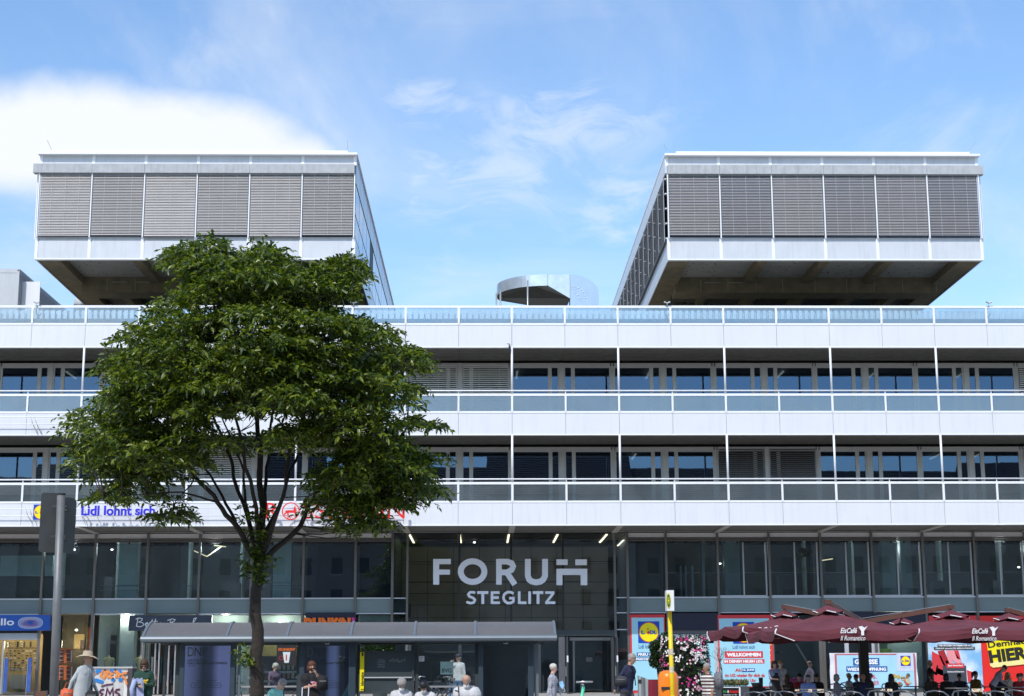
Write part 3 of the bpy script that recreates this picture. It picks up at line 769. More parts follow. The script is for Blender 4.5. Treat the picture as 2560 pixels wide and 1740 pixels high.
# ------------------------------------------------------------------ rooftop blocks
def roof_block(i0, sgn):
    """six bays wide; sgn=+1: the side facing the court is its right one"""
    x0, x1 = i0*M, (i0+6)*M
    zt, zp0, zc1, zc0 = ZL(378, DF), ZL(414, DF), ZL(412, DF-.2), ZL(434, DF-.2)
    zb1, zb0 = ZL(436, DF-.1), ZL(592, DF-.1)
    zl1, zl0 = ZL(594, DF), ZL(650, DF)
    Y1 = DF+52
    p = empty('rooftop_block', ((x0+x1)/2, DF, zl0), parent=bld)
    wbox('roof_slab', trim, x0-.12, x1+.12, DF-.25, Y1, ZL(387, DF-.25), ZL(382, DF-.25), p)
    wbox('roof_edge', trim, x0+.45, x1-.35, DF-.12, Y1, ZL(382, DF-.25)+.001, ZL(377.5, DF-.12), p)
    wbox('roof_core', room_m, x0+.35, x1-.35, DF+.35, Y1-.2, zl0+.5, ZL(387, DF)-.01, p)
    for k in range(6):
        a = x0+k*M
        wbox('parapet_panel', panelw, a+.07, a+M-.07, DF+.02, DF+.06, zp0-.1, ZL(390, DF), p)
        wbox('lower_panel', panelw, a+.07, a+M-.07, DF+.0, DF+.05, zl0+.06, ZL(603, DF), p)
        wbox('lower_panel_head', panelw, a+.07, a+M-.07, DF+.08, DF+.12, ZL(604, DF), ZL(592, DF), p)
        wbox('cornice', concrete_lt, a-(.3 if (k == 0 and sgn > 0) else 0)+.006, a+M-.006+(.25 if k == 5 and sgn < 0 else 0), DF-.25, DF+.1, zc0, zc1, p)
        # external venetian blind: head box, slats, cords, and the window behind
        q = MB(); n = 39; tj = (.06, -.05, .10, -.02, .04, -.07)[k]
        bot = zb0 + ((.0, .03, -.02, .06, -.02, .05)[k] if sgn > 0 else .06)+.02
        for j in range(n):
            z = bot+(zb1-bot)*(j+.5)/n; t = rng.rand()*.006; h = (zb1-bot)/n
            tilt = (.66 if sgn > 0 else .50)+tj*.65
            q.add([(a+.06, DF-.13, z-h*tilt/2+t), (a+M-.06, DF-.13, z-h*tilt/2+t), (a+M-.06, DF-.095, z+h*tilt/2+t), (a+.06, DF-.095, z+h*tilt/2+t),
                   (a+.06, DF-.13, z-h*tilt/2+t-.004), (a+M-.06, DF-.13, z-h*tilt/2+t-.004), (a+M-.06, DF-.095, z+h*tilt/2+t-.004), (a+.06, DF-.095, z+h*tilt/2+t-.004)],
                  [(0, 1, 2, 3), (7, 6, 5, 4), (0, 4, 5, 1)])
        for xx in (.6, 1.25, 1.9): q.box(a+xx, a+xx+.012, DF-.14, DF-.135, bot, zb1)
        tag(wbuild(q, 'blind_slat', slat_m, p), kind='stuff')
        wbox('window_pane', g_win, a+.08, a+M-.08, DF+.10, DF+.112, zb0, zb1, p)
        wbox('blind_bottom_bar', dark, a+.06, a+M-.06, DF-.12, DF-.08, bot-.035, bot-.012, p)
    for k in range(7):
        a = x0+k*M
        wbox('guide_rail', white, a-.03, a+.03, DF-.16, DF-.06, zb0-.06, zb1, p)
        wbox('cover_strip', trim, a-.07, a+.07, DF-.02, DF+.12, zl0+.06, zl1, p)
        wbox('cover_strip', trim, a-.07, a+.07, DF-.0, DF+.1, zp0, ZL(389, DF), p)
    wbox('base_trim', trim, x0-.05, x1+.05, DF-.03, DF+.2, zl0, zl0+.055, p)
    wbox('dark_gap', dark, x0+.1, x1-.1, DF+.13, DF+.3, zl0+.06, ZL(389, DF), p)
    # inner court side and outer side, bay by bay going back
    for side, X, sg in (('court', x1 if sgn > 0 else x0, 1 if sgn > 0 else -1), ('outer', x0 if sgn > 0 else x1, -1 if sgn > 0 else 1)):
        def sb(name, m, y0, y1, z0, z1, o=0.0, th=.05):
            a, b = X+sg*o, X+sg*(o+th)
            return wbox(name, m, min(a, b), max(a, b), y0, y1, z0, z1, p)
        zmid = zb0+(zb1-zb0)*.38
        if side == 'court' and sgn > 0:       # bluish panels and windows with dark joints
            for k in range(20):
                y0, y1 = DF+.15+k*M, DF+.15+(k+1)*M
                sb('side_panel', mat('blue grey side panel', (.42, .47, .53), .25, .1, var=.05), y0+.04, y1-.04, zl0+.03, zb0+.02)
                sb('side_panel', MATS['blue grey side panel'], y0+.04, y1-.04, zb1-.35, ZL(388, DF))
                sb('side_window', mat('sky glass', (.10, .13, .17), .03, var=.0, spec=1.0), y0+.06, y1-.06, zb0+.14, zmid-.05, o=-.02)
                if k == 4: sb('side_window', dark, y0+.06, y1-.06, zmid+.05, zb1-.45, o=-.03)
                else: sb('side_window', MATS['sky glass'], y0+.06, y1-.06, zmid+.05, zb1-.45, o=-.02)
            sb('joint_backing', dark, DF+.15, Y1, zl0+.03, ZL(388, DF), o=-.09)
        elif side == 'court':
            for k in range(20):
                y0, y1 = DF+.35+k*M, DF+.35+(k+1)*M
                sb('side_panel', panelw, y0+.02, y1-.02, zl0+.02, ZL(594, DF))
                q = MB(); n = 30
                for j in range(n):
                    z = zb0+.05+(zb1-zb0)*(j+.5)/n; h = (zb1-zb0)/n*.45
                    xa, xb = X+sg*.13, X+sg*.10
                    q.add([(xa, y0+.1, z-h), (xa, y1-.1, z-h), (xb, y1-.1, z+h), (xb, y0+.1, z+h), (xa, y0+.1, z-h-.01), (xa, y1-.1, z-h-.01), (xb, y1-.1, z+h-.01), (xb, y0+.1, z+h-.01)],
                          [(0, 1, 2, 3), (7, 6, 5, 4), (0, 4, 5, 1)])
                tag(wbuild(q, 'side_blind_slat', mat('bronze slat', (.36, .34, .33), .45, .2), p), kind='stuff')
                sb('guide_rail', mulll_m, y0-.015, y0+.015, zb0-.1, zb1+.05, o=.14, th=.03)
                for j in range(5): sb('rail_clip', trim, y0-.2 if k == 0 else y0-.02, y0+.0, zb0+j*(zb1-zb0)/4.2, zb0+j*(zb1-zb0)/4.2+.04, o=.02, th=.1)
            sb('window_band', dark, DF+.4, Y1, zb0-.02, zb1+.1, o=-.06)
            sb('blind_base', mat('dark base bar', (.08, .075, .07), .5), DF+.4, DF+.4+5*M, zb0-.14, zb0-.02, o=.05, th=.12)
            sb('blind_base', MATS['dark base bar'], DF+.6+5*M, Y1, zb0-.10, zb0+.04, o=.05, th=.12)
            sb('side_fascia', mat('side fascia', (.58, .62, .68), .4), DF+.0, Y1, zb1+.1, ZL(388, DF), th=.10)
        else:
            sb('side_panel', panelw, DF+.1, Y1, zl0+.02, zb0); sb('side_panel', panelw, DF+.1, Y1, zb1, ZL(388, DF))
            sb('guide_rail', white, DF+.1, DF+.16, zb0-.1, zb1, o=.12, th=.05)
            sb('window_band', dark, DF+.15, Y1, zb0, zb1, o=-.05)
    # underside: rim beams, coffers with bolt holes, ribs, cross beams, columns
    zu = zl0; zc_ = zu+.45
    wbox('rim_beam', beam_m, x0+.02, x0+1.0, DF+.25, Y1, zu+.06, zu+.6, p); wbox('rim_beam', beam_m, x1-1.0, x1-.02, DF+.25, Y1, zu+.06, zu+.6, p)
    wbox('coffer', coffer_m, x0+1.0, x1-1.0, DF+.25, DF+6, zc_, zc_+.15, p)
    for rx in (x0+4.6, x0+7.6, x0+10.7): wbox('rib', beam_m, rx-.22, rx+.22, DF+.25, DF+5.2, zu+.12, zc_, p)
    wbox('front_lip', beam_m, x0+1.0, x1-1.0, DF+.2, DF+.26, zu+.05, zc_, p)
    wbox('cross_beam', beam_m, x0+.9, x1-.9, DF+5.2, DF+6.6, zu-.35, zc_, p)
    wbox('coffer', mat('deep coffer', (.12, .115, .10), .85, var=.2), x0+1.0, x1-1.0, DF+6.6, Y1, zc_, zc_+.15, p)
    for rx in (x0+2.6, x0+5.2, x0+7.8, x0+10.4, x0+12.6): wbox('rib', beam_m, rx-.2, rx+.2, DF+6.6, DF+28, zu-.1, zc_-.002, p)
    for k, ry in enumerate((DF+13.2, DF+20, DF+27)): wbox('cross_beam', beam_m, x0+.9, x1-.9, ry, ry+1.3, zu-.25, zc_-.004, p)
    q = MB()
    for k in range(150):
        xx, yy = x0+1.2+rng.rand()*12.6, DF+.4+rng.rand()*4.6
        q.lathe([(.045, zc_-.006), (.045, zc_+.0)], 7, (xx, yy, 0))
    tag(wbuild(q, 'bolt_hole', dark, p), kind='stuff')
    q = MB()
    for k in range(9):
        xx = x0+1.8+k*1.5+rng.rand()*.4; q.box(xx, xx+.03, DF+5.17, DF+5.2, zu-.3, zu+.35)
    for xx in (x0+2.4, x0+3.6): q.box(xx, xx+.8, DF+5.165, DF+5.2, zu+.15, zu+.19)
    wbuild(q, 'formwork_seam', mat('pale seam', (.36, .34, .28), .8), p)
    for cx_ in (x0+4.7, x0+11.6):
        wbox('column', mat('grey blue column', (.55, .62, .68), .6), cx_-.28, cx_+.28, DF+11, DF+11.56, Z['df0']-.5, zu-.05, p)
        wbox('column', MATS['grey blue column'], cx_-.28, cx_+.28, DF+24, DF+24.56, Z['df0']-.5, zu-.05, p)
    wbox('plant_room', mat('plant room dark', (.035, .034, .033), .8, var=.4, scale=.6), x0+1.5, x1-1.5, DF+34, DF+46, Z['df0']-.5, zu, p)
    if sgn < 0:
        for k, (px, r) in enumerate(((1705, .26), (1733, .26), (1690, .05), (1757, .05), (1768, .04), (1760, .06))):
            a = at(px, 725, DF+9.5); q = MB(); q.tube([(a.x, a.y, Z['df0']), (a.x, a.y, zu+.1)], r, 12); wbuild(q, 'duct', mat('duct grey', (.4, .4, .4), .4, .6), p, smooth=True)
        for py, x_a, x_b in ((757, 1860, 2150), (761, 1800, 2310), (750, 1830, 1870)):
            q = MB(); q.tube([at(x_a, py, DF+12), at(x_b, py-2, DF+12)], .05, 8); wbuild(q, 'pipe', mulll_m, p, smooth=True)
        for px in (1846, 2090, 1937, 2160):
            a = at(px, 740, DF+12.2); q = MB(); q.tube([(a.x, a.y, Z['df0']), (a.x, a.y, zu)], .04, 6); wbuild(q, 'pipe', MATS['duct grey'], p)
    return p
roof_block(-9, 1); roof_block(3, -1)
wbox('roof_deck', mat('roof gravel', (.25, .24, .23), .9, var=.2), XL, XR, DB+8.01, DF+60, Z['df1'], Z['df0']-.1, bld)
wbox('rear_volume', room_m, XL, XR, DB+8.01, DF+60, 0, Z['df1']-.01, bld)
# lightning rods
for (a, b, Y) in (((118, 350), (132, 382), DF+1), ((869, 351), (869, 380), DF+1.5), ((1660, 361), (1667, 376), DF+1), ((2441, 353), (2424, 376), DF+1.2)):
    q = MB(); q.tube([at(*a, Y), at(*b, Y)], .012, 5); wbuild(q, 'lightning_rod', mulll_m, bld)
# ------------------------------------------------------------------ houses across the street (they stand behind the camera and are mirrored in the glass)
brickd = mat('street house plaster', (.22, .20, .185), .85, var=.12, scale=.5)
plas2 = mat('street house pale plaster', (.34, .33, .31), .85, var=.12, scale=.5)
roof_t = mat('roof tile', (.12, .085, .075), .7, var=.35, scale=3)
g_house = mat('house window glass', (.03, .035, .04), .08)
def house(x0, x1, y, he, hr, m, lab):
    h = empty('street_house', ((x0+x1)/2, y, zg(y)), label=lab, cat='building', group='houses across the street')
    wbox('wall', m, x0, x1, y-12, y, -1, he, h)
    q = MB(); n = 22
    for k in range(n):        # tile courses
        t0, t1 = k/n, (k+1)/n
        q.add([(x0, y+.5-6.5*t0, he+(hr-he)*t0+.07), (x1, y+.5-6.5*t0, he+(hr-he)*t0+.07), (x1, y+.5-6.5*t1, he+(hr-he)*t1+.0), (x0, y+.5-6.5*t1, he+(hr-he)*t1+.0), (x0, y+.5-6.5*t0, he+(hr-he)*t0-.1), (x1, y+.5-6.5*t0, he+(hr-he)*t0-.1)],
              [(0, 1, 2, 3), (0, 4, 5, 1)])
    q.add([(x0, y-6, hr), (x1, y-6, hr), (x1, y-12.5, he), (x0, y-12.5, he)], [(0, 1, 2, 3)])
    q.add([(x0, y+.5, he), (x0, y-6, hr), (x0, y-12.5, he)], [(0, 1, 2)]); q.add([(x1, y+.5, he), (x1, y-6, hr), (x1, y-12.5, he)], [(0, 1, 2)])
    wbuild(q, 'roof', roof_t, h)
    z = 4.6
    while z < he-2:
        x = x0+1.4
        while x < x1-2:
            wbox('window', g_house, x, x+1.15, y, y+.04, z, z+1.75, h)
            wbox('window_frame', plas2, x-.12, x+1.27, y+.002, y+.1, z-.16, z-.02, h)
            x += 2.9
        z += 3.4
X_ = -70
for k, (w_, he, hr) in enumerate([(19, 17.5, 22.5), (17, 19, 24), (15, 18, 25), (18, 17.5, 23.5), (16, 19, 25), (19, 18, 23.5), (18, 17, 23), (20, 19, 24)]):
    house(X_, X_+w_, -17.0-(k % 3)*.6, he, hr, brickd if k % 2 else plas2, '%s tiled house mirrored in the glass, %s from the left end of its row' % ('grey brown' if k % 2 else 'pale', ['first', 'second', 'third', 'fourth', 'fifth', 'sixth', 'seventh', 'eighth'][k])); X_ += w_

# ------------------------------------------------------------------ signs on the building
def sign(name, label, px, py, Y, cat='sign'):
    p = at(px, py, Y)
    return empty(name, p, label=label, cat=cat)
blue_l = mat('blue letter', (.03, .02, .55), .4, var=.02); lidl_b = mat('square blue', (.0, .06, .42), .4, var=.02)
yel = mat('signal yellow', (.85, .72, .0), .45, var=.03); redm = mat('signal red', (.72, .02, .015), .4, var=.03)
prwhite = mat('print white', (.82, .83, .84), .5, var=.02)
def disc(q, c, r, y0, y1, mi=0, n=28, rx=None):
    q.poly([(c[0]+(rx or r)*math.cos(2*math.pi*k/n), c[1]+r*math.sin(2*math.pi*k/n)) for k in range(n)], y0, y1, mi)
def round_logo(parent, x, z, s, y, name='round_logo'):
    """blue square, red ringed yellow disc, four letters; x,z centre in the parent's frame, s = side"""
    q = MB(); q.box(x-s/2, x+s/2, y, y+.01, z-s/2, z+s/2, 0)
    disc(q, (x, z), s*.465, y-.006, y, 1); disc(q, (x, z), s*.435, y-.012, y-.004, 2)
    q.poly([(x-.1*s, z-.02*s), (x-.03*s, z-.12*s), (x+.045*s, z-.02*s), (x-.03*s, z+.08*s)], y-.02, y-.013, 1); disc(q, (x-.04*s, z+.15*s), s*.04, y-.02, y-.013, 1, 10)
    q.build(name, [lidl_b, redm, yel], parent)
    text('L', lidl_b, x-.36*s, y-.02, z-.085*s, .17*s, .17*s, parent, bold=.04); text('DL', lidl_b, x+.04*s, y-.02, z-.085*s, .33*s, .17*s, parent, bold=.04)
def off(p, px, py, Y):
    a = at(px, py, Y)-p.location; return a
s_ = sign('wall_sign', 'blue lettering and yellow round logo on the white band left of the tree', 290, 1280, DF-.62)
a, b = off(s_, 154, 0, DF-.62).x, off(s_, 190, 0, DF-.62).x
round_logo(s_, (a+b)/2, 0, b-a, 0)
t_ = wtext('Lidl lohnt sich.', blue_l, 203, 396, 1264, 1289, DF-.62, s_, bold=.03, ext=.03, name='letters')
q = MB()
for k in range(8):
    xx = a+.8+k*.7; q.tube([(xx, .0, -.2), (xx+.1, .42, -.55)], .012, 5)
q.build('bracket', mulll_m, s_)
s_ = sign('wall_sign', 'red lettering with an animal emblem in its ring, on the white band behind the tree', 830, 1280, DF-.62)
def seg(txt, a, b):
    wtext(txt, redm, a, b, 1257, 1297, DF-.62, s_, bold=.0, ext=.03, name='letters')
seg('R', 664, 697)
o = off(s_, 727, 1278, DF-.62); rr = .38
q = MB(); q.stroke([(o.x+rr*math.cos(t*math.pi/14), o.z+rr*math.sin(t*math.pi/14)) for t in range(28)], .05, -.03, .0, closed=True)
q.poly([(o.x+u*rr, o.z+v*rr) for u, v in ((-.7,.05),(-.3,.12),(.3,.1),(.42,.55),(.55,.6),(.6,.3),(.72,.1),(.6,-.15),(.78,-.5),(.6,-.5),(.4,-.2),(-.25,-.2),(-.2,-.55),(-.38,-.55),(-.45,-.2),(-.7,-.45),(-.85,-.4),(-.62,-.1))], -.035, .0)
for k in (0, 1): q.stroke([(o.x-.55*rr+k*.09, o.z-.45*rr), (o.x-.3*rr+k*.09, o.z-.85*rr), (o.x-.05*rr+k*.08, o.z-.6*rr)], .025, -.03, 0)
q.build('ring_emblem', redm, s_)
seg('SSMANN', 757, 1012)
# big lettering over the entrance: every letter a solid piece
ltr = mat('letter light grey', (.80, .83, .90), .4, var=.02)
s_ = sign('entrance_sign', 'large pale FORUM STEGLITZ lettering on the dark entrance glass', 1275, 1430, DS-.12)
YS = DS-.12
kx = (at(1400, 1430, YS).x-at(1200, 1430, YS).x)/200
def lp(px, py): o = off(s_, px, py, YS); return (o.x, o.z)
def letter(strokes, w, polys=()):
    q = MB()
    for k, (pts, cl) in enumerate(strokes): q.stroke([lp(*p) for p in pts], w*kx, -.05-.004*k, .003*k, closed=cl)
    for pts in polys: q.poly([lp(*p) for p in pts], -.05, 0)
    q.build('letter', ltr, s_)
T, Bm = 1397.5, 1461.5
letter([], 1, [[(1083, T), (1127, T), (1127, T+13), (1098, T+13), (1098, 1424), (1125, 1424), (1125, 1436.5), (1098, 1436.5), (1098, Bm), (1083, Bm)]])
letter([([(1181.5+29.5*math.cos(t*math.pi/18), 1429+25.8*math.sin(t*math.pi/18)) for t in range(36)], True)], 14.5)
letter([([(1247.3, Bm), (1247.3, T)], False), ([(1247.3, T+6.5), (1268, T+6.5), (1279, 1408), (1283, 1416), (1279, 1425), (1268, 1431), (1247.3, 1431)], False), ([(1266, 1430), (1287, Bm)], False)], 14)
letter([([(1319.5, T), (1319.5, 1440), (1323, 1449), (1330, 1454), (1340.5, 1456), (1351, 1454), (1358, 1449), (1362.5, 1440), (1362.5, T)], False)], 14.5)
letter([], 1, [[(1391, T+1), (1419, T+1), (1419, 1412.5), (1391, 1412.5)]]); letter([], 1, [[(1438, T+1), (1467, T+1), (1467, 1413), (1438, 1413)]])
letter([], 1, [[(1391, 1422), (1468, 1422), (1468, 1463), (1451.5, 1463), (1451.5, 1437.5), (1406, 1437.5), (1406, 1463), (1391, 1463)]])
letter([([(1188, 1482), (1182, 1480.5), (1175, 1481), (1170.5, 1486), (1173, 1491), (1183, 1495), (1187.5, 1500), (1184, 1506.5), (1176, 1508), (1166, 1505)], False)], 6)
letter([([(1193, 1481.5), (1221, 1481.5)], False), ([(1207, 1484), (1207, 1510)], False)], 7)
letter([([(1230, 1478.5), (1230, 1510)], False), ([(1233, 1481.5), (1249, 1481.5)], False), ([(1233, 1494), (1247, 1494)], False), ([(1233, 1507), (1250, 1507)], False)], 6.3)
letter([([(1284, 1484), (1277, 1480.5), (1268, 1480.5), (1260.5, 1486), (1258.5, 1494), (1261, 1502), (1268, 1507.5), (1277, 1507.5), (1283.5, 1503.5), (1283.5, 1495.5), (1273, 1495.5)], False)], 6.3)
letter([([(1298, 1478.5), (1298, 1510)], False), ([(1301, 1507), (1316, 1507)], False)], 6.5)
letter([([(1324, 1478.5), (1324, 1510)], False)], 7)
letter([([(1332, 1481.5), (1358, 1481.5)], False), ([(1345, 1484), (1345, 1510)], False)], 7)
letter([([(1363, 1481.5), (1386, 1481.5)], False), ([(1384, 1482), (1365, 1507)], False), ([(1363, 1507), (1388, 1507)], False)], 6.3)
# shop signs
s_ = sign('shop_sign', 'blue optician sign with a dotted eye at the left edge', 20, 1557, DS-.35)
a = off(s_, -140, 1577, DS-.35); b = off(s_, 125, 1537, DS-.35)
q = MB(); q.box(a.x, b.x, 0, .3, a.z, b.z); q.build('sign_box', mat('optician blue', (.01, .09, .42), .35, var=.05), s_)
wtext('apollo', prwhite, -53, 36, 1546, 1569, DS-.36, s_, bold=.02, name='letters')
q = MB(); o = off(s_, 76, 1557, DS-.36)
for ring, (rx, rz, n, r_) in enumerate(((29, 15.5, 40, 1.55), (24, 12.5, 34, 1.5), (19, 9.8, 27, 1.4), (14, 7.4, 20, 1.3), (9.5, 5.2, 14, 1.2))):
    for k in range(n):
        t = 2*math.pi*k/n; f = 1-.22*abs(math.sin(t))**2 if ring < 3 else 1
        disc(q, (o.x+rx*kx*math.cos(t)*(1 if ring > 2 else 1.0), o.z+rz*kx*math.sin(t)*f*1.1), r_*kx*.8, -.02, 0, 1 if (ring > 2 or (math.sin(t) < 0 and ring == 2)) else 0, 7)
tag(q.build('eye_dot', [prwhite, mat('rose dot', (.6, .25, .35), .5)], s_), kind='stuff')
s_ = sign('shop_sign', 'dark slate sign with white handwriting above the fashion shop', 426, 1557, DS-.35)
a = off(s_, 321, 1577, DS-.35); b = off(s_, 530, 1537.5, DS-.35)
q = MB(); q.box(a.x, b.x, 0, .3, a.z, b.z); q.build('sign_box', mat('slate sign', (.035, .045, .07), .35), s_)
q = MB()
for pts in ([(339,1548),(345,1545),(341,1566)], [(340,1548),(350,1545),(356,1547),(354,1552),(346,1555),(357,1557),(360,1562),(352,1567),(342,1566)], [(362,1561),(369,1559),(368,1556),(363,1559),(364,1565),(372,1563)], [(381,1548),(376,1566),(380,1566)], [(389,1547),(384,1566),(388,1566)], [(375,1555),(394,1553)], [(392,1558),(396,1565),(402,1556),(396,1573)],
            [(422,1551),(428,1548),(422,1566)], [(418,1551),(430,1547),(438,1549),(435,1553),(428,1556),(438,1558),(438,1563),(430,1566),(422,1566)], [(450,1559),(444,1560),(445,1566),(452,1559),(453,1566)], [(457,1558),(457,1566),(458,1560),(463,1558)], [(472,1558),(466,1561),(468,1566),(474,1564)], [(477,1566),(491,1545),(485,1546),(480,1566)], [(494,1559),(488,1561),(490,1566),(496,1559),(497,1566)], [(501,1558),(503,1565),(509,1557),(503,1573)]):
    q.stroke([(off(s_, px, py, DS-.36).x, off(s_, px, py, DS-.36).z) for px, py in pts], 1.6*kx, -.01, 0)
tag(q.build('handwriting', prwhite, s_), kind='stuff')
s_ = sign('shop_sign', 'rounded orange lettering on a navy box above the shelter roof', 822, 1560, DS-.3)
def dk(body, m, a, b): wtext(body, m, a, b, 1544, 1574, DS-.3, s_, bold=.09, ext=.04, name='letters')
dk('DUNKIN', mat('doughnut orange', (.85, .16, .01), .4, var=.02), 759, 877); wtext("'", mat('magenta', (.55, .04, .30), .4), 879, 887, 1544, 1556, DS-.3, s_, bold=.09, ext=.04, name='letters')

# ------------------------------------------------------------------ posters and banners
lb = mat('poster sky blue', (.33, .62, .74), .45, var=.04, scale=.8); pr = mat('poster red', (.62, .035, .045), .45, var=.05); pb = mat('poster blue', (.015, .10, .33), .4, var=.03)
def poster(label, px0, px1, py0, py1, Y, cat='poster', name='window_poster'):
    p = empty(name, at((px0+px1)/2, (py0+py1)/2, Y), label=label, cat=cat); return p
def pf(name, m, px0, px1, py0, py1, Y, p, th=.006):
    a, b = at(px0, py1, Y), at(px1, py0, Y); return wbox(name, m, a.x, b.x, Y-th, Y, a.z, b.z, p)
Y = DS-.16
p = poster('tall light blue discounter poster half hidden by the clipped shrub', 1577, 1662, 1535, 1733, Y)
pf('red_border', pr, 1577, 1662, 1536, 1733, Y, p); pf('blue_field', lb, 1582, 1659, 1544, 1726, Y-.01, p)
o = off(p, 1622, 1580.5, Y-.03); round_logo(p, o.x, o.z, 53*kx, -.03)
wtext('Lidl lohnt sich', pb, 1597, 1650, 1611, 1621, Y-.03, p, ext=.003)
for a, b, c, d in ((1592, 1654, 1631, 1641), (1588, 1658, 1643.5, 1651.5)): pf('blue_label', pb, a, b, c, d, Y-.02, p)
wtext('FREU DICH', prwhite, 1595, 1651, 1632.5, 1639.5, Y-.03, p, bold=.05, ext=.003); wtext('FRISCHE & MEHR', prwhite, 1590, 1656, 1645, 1650.5, Y-.03, p, bold=.05, ext=.003)
p = poster('light blue discounter poster greeting shoppers, beside the navy awning', 1799, 1927, 1537, 1716, Y)
pf('red_border', pr, 1799, 1930, 1537, 1733, Y, p); pf('blue_field', lb, 1802, 1922, 1546, 1716, Y-.01, p)
o = off(p, 1859, 1582, Y-.03); round_logo(p, o.x, o.z, 53*kx, -.03)
wtext('Lidl lohnt sich', pb, 1832, 1887, 1613, 1622, Y-.03, p, ext=.003)
pf('red_label', pr, 1812, 1907, 1628, 1645, Y-.02, p); pf('red_label', pr, 1809, 1911, 1648, 1659, Y-.02, p)
wtext('WILLKOMMEN', prwhite, 1817, 1902, 1632, 1641.5, Y-.03, p, bold=.06, ext=.003); wtext('IN DEINEM NEUEN LIDL', prwhite, 1811, 1908, 1649.8, 1657, Y-.03, p, bold=.05, ext=.003)
wtext('Ab', pr, 1838, 1852, 1671, 1679, Y-.03, p, bold=.03, ext=.003); pf('blue_label', pb, 1854, 1887, 1671, 1680, Y-.02, p); wtext('16. JUNI', prwhite, 1856, 1885, 1672.5, 1678, Y-.03, p, bold=.05, ext=.003)
wtext('im UG wieder für dich da', pr, 1813, 1912, 1684, 1692.5, Y-.03, p, bold=.03, ext=.003); wtext('von 8 - 21 Uhr', pr, 1835, 1890, 1697, 1705, Y-.03, p, bold=.03, ext=.003)
for pp in (p,):
    q = MB()
    for k in range(12):
        o = off(pp, 1925, 1560+k*13, Y-.02); disc(q, (o.x+rng.rand()*.05, o.z), .03, -.02, -.012, 0, 6)
    tag(q.build('confetti_dot', yel, pp), kind='stuff')
Y = DS-1.3
p = poster('blue fabric reopening banner with white side, stretched behind the cafe tables', 2077, 2290, 1632, 1720, Y, 'banner', 'banner')
q = MB(); a, b = off(p, 2077, 1722, Y), off(p, 2291, 1632, Y)
nx, nz = 26, 10
vs = [(a.x+(b.x-a.x)*i/nx, .05*math.sin(i*1.1+j*.6)+.03*math.sin(i*2.7-j), a.z+(b.z-a.z)*j/nz) for j in range(nz+1) for i in range(nx+1)]
q.add(vs, [(j*(nx+1)+i, j*(nx+1)+i+1, (j+1)*(nx+1)+i+1, (j+1)*(nx+1)+i) for j in range(nz) for i in range(nx)])
q.build('cloth', mat('banner cloth white', (.72, .74, .78), .6, var=.05), p, smooth=True)
pf('red_border', mat('faded banner red', (.45, .12, .14), .5, var=.15), 2090, 2287, 1634, 1722, Y-.1, p); pf('blue_field', mat('banner blue', (.36, .62, .80), .5, var=.08, scale=1.5), 2095, 2283, 1637.5, 1722, Y-.11, p)
pf('blue_label', pb, 2133, 2198, 1645, 1664, Y-.12, p); pf('blue_label', pb, 2116, 2218, 1665.5, 1679.5, Y-.12, p)
wtext('GROSSE', prwhite, 2137, 2194, 1648, 1661, Y-.13, p, bold=.05, ext=.003); wtext('WIEDERERÖFFNUNG', prwhite, 2118, 2215, 1667, 1677.5, Y-.13, p, bold=.05, ext=.003)
wtext('AM 16.', pr, 2140, 2192, 1686, 1697, Y-.13, p, ext=.003); wtext('OKTOBER', pr, 2140, 2198, 1702, 1713, Y-.13, p, ext=.003)
pf('white_flap', mat('flap pale', (.55, .60, .72), .5), 2243, 2282, 1633, 1678, Y-.12, p)
o = off(p, 2264, 1652, Y-.14); round_logo(p, o.x, o.z, 24*kx, -.14); wtext('Lidl lohnt sich', mat('faded grey', (.3, .33, .4)), 2252, 2276, 1668, 1670.5, Y-.13, p, ext=.002)
q = MB()
for k in range(26):
    o = off(p, 2225+rng.rand()*48, 1688+rng.rand()*28, Y-.14); q.ell((o.x, -.13, o.z), .05+rng.rand()*.07, .02, .05+rng.rand()*.06, 7, int(rng.randint(5)))
tag(q.build('printed_vegetables', [mat('veg green', (.12, .22, .07)), mat('veg red', (.45, .08, .04)), mat('veg yellow', (.5, .38, .08)), mat('veg cream', (.5, .46, .3)), mat('veg dark', (.1, .07, .06))], p), kind='stuff')
Y = DS-.16
p = poster('recruiting poster with huge red letters on a cloudy sky', 2325, 2452, 1545, 1740, Y)
skyp = bpy.data.materials.new('printed cloud sky'); skyp.use_nodes = True
t = skyp.node_tree; g = t.nodes.new('ShaderNodeNewGeometry'); n = t.nodes.new('ShaderNodeTexNoise'); n.inputs['Scale'].default_value = .9; n.inputs['Detail'].default_value = 5
cr = t.nodes.new('ShaderNodeValToRGB'); cr.color_ramp.elements[0].position = .38; cr.color_ramp.elements[0].color = (.20, .45, .72, 1); cr.color_ramp.elements[1].position = .62; cr.color_ramp.elements[1].color = (.75, .80, .86, 1)
t.links.new(g.outputs['Position'], n.inputs['Vector']); t.links.new(n.outputs[0], cr.inputs[0]); t.links.new(cr.outputs[0], t.nodes['Principled BSDF'].inputs['Base Color'])
pf('sky_print', skyp, 2326, 2452, 1600, 1738, Y, p); pf('red_strip', pr, 2322, 2441, 1539, 1553, Y, p)
pl = [lambda px, py: (off(p, px, py, Y-.02).x, off(p, px, py, Y-.02).z)][0]
q = MB()
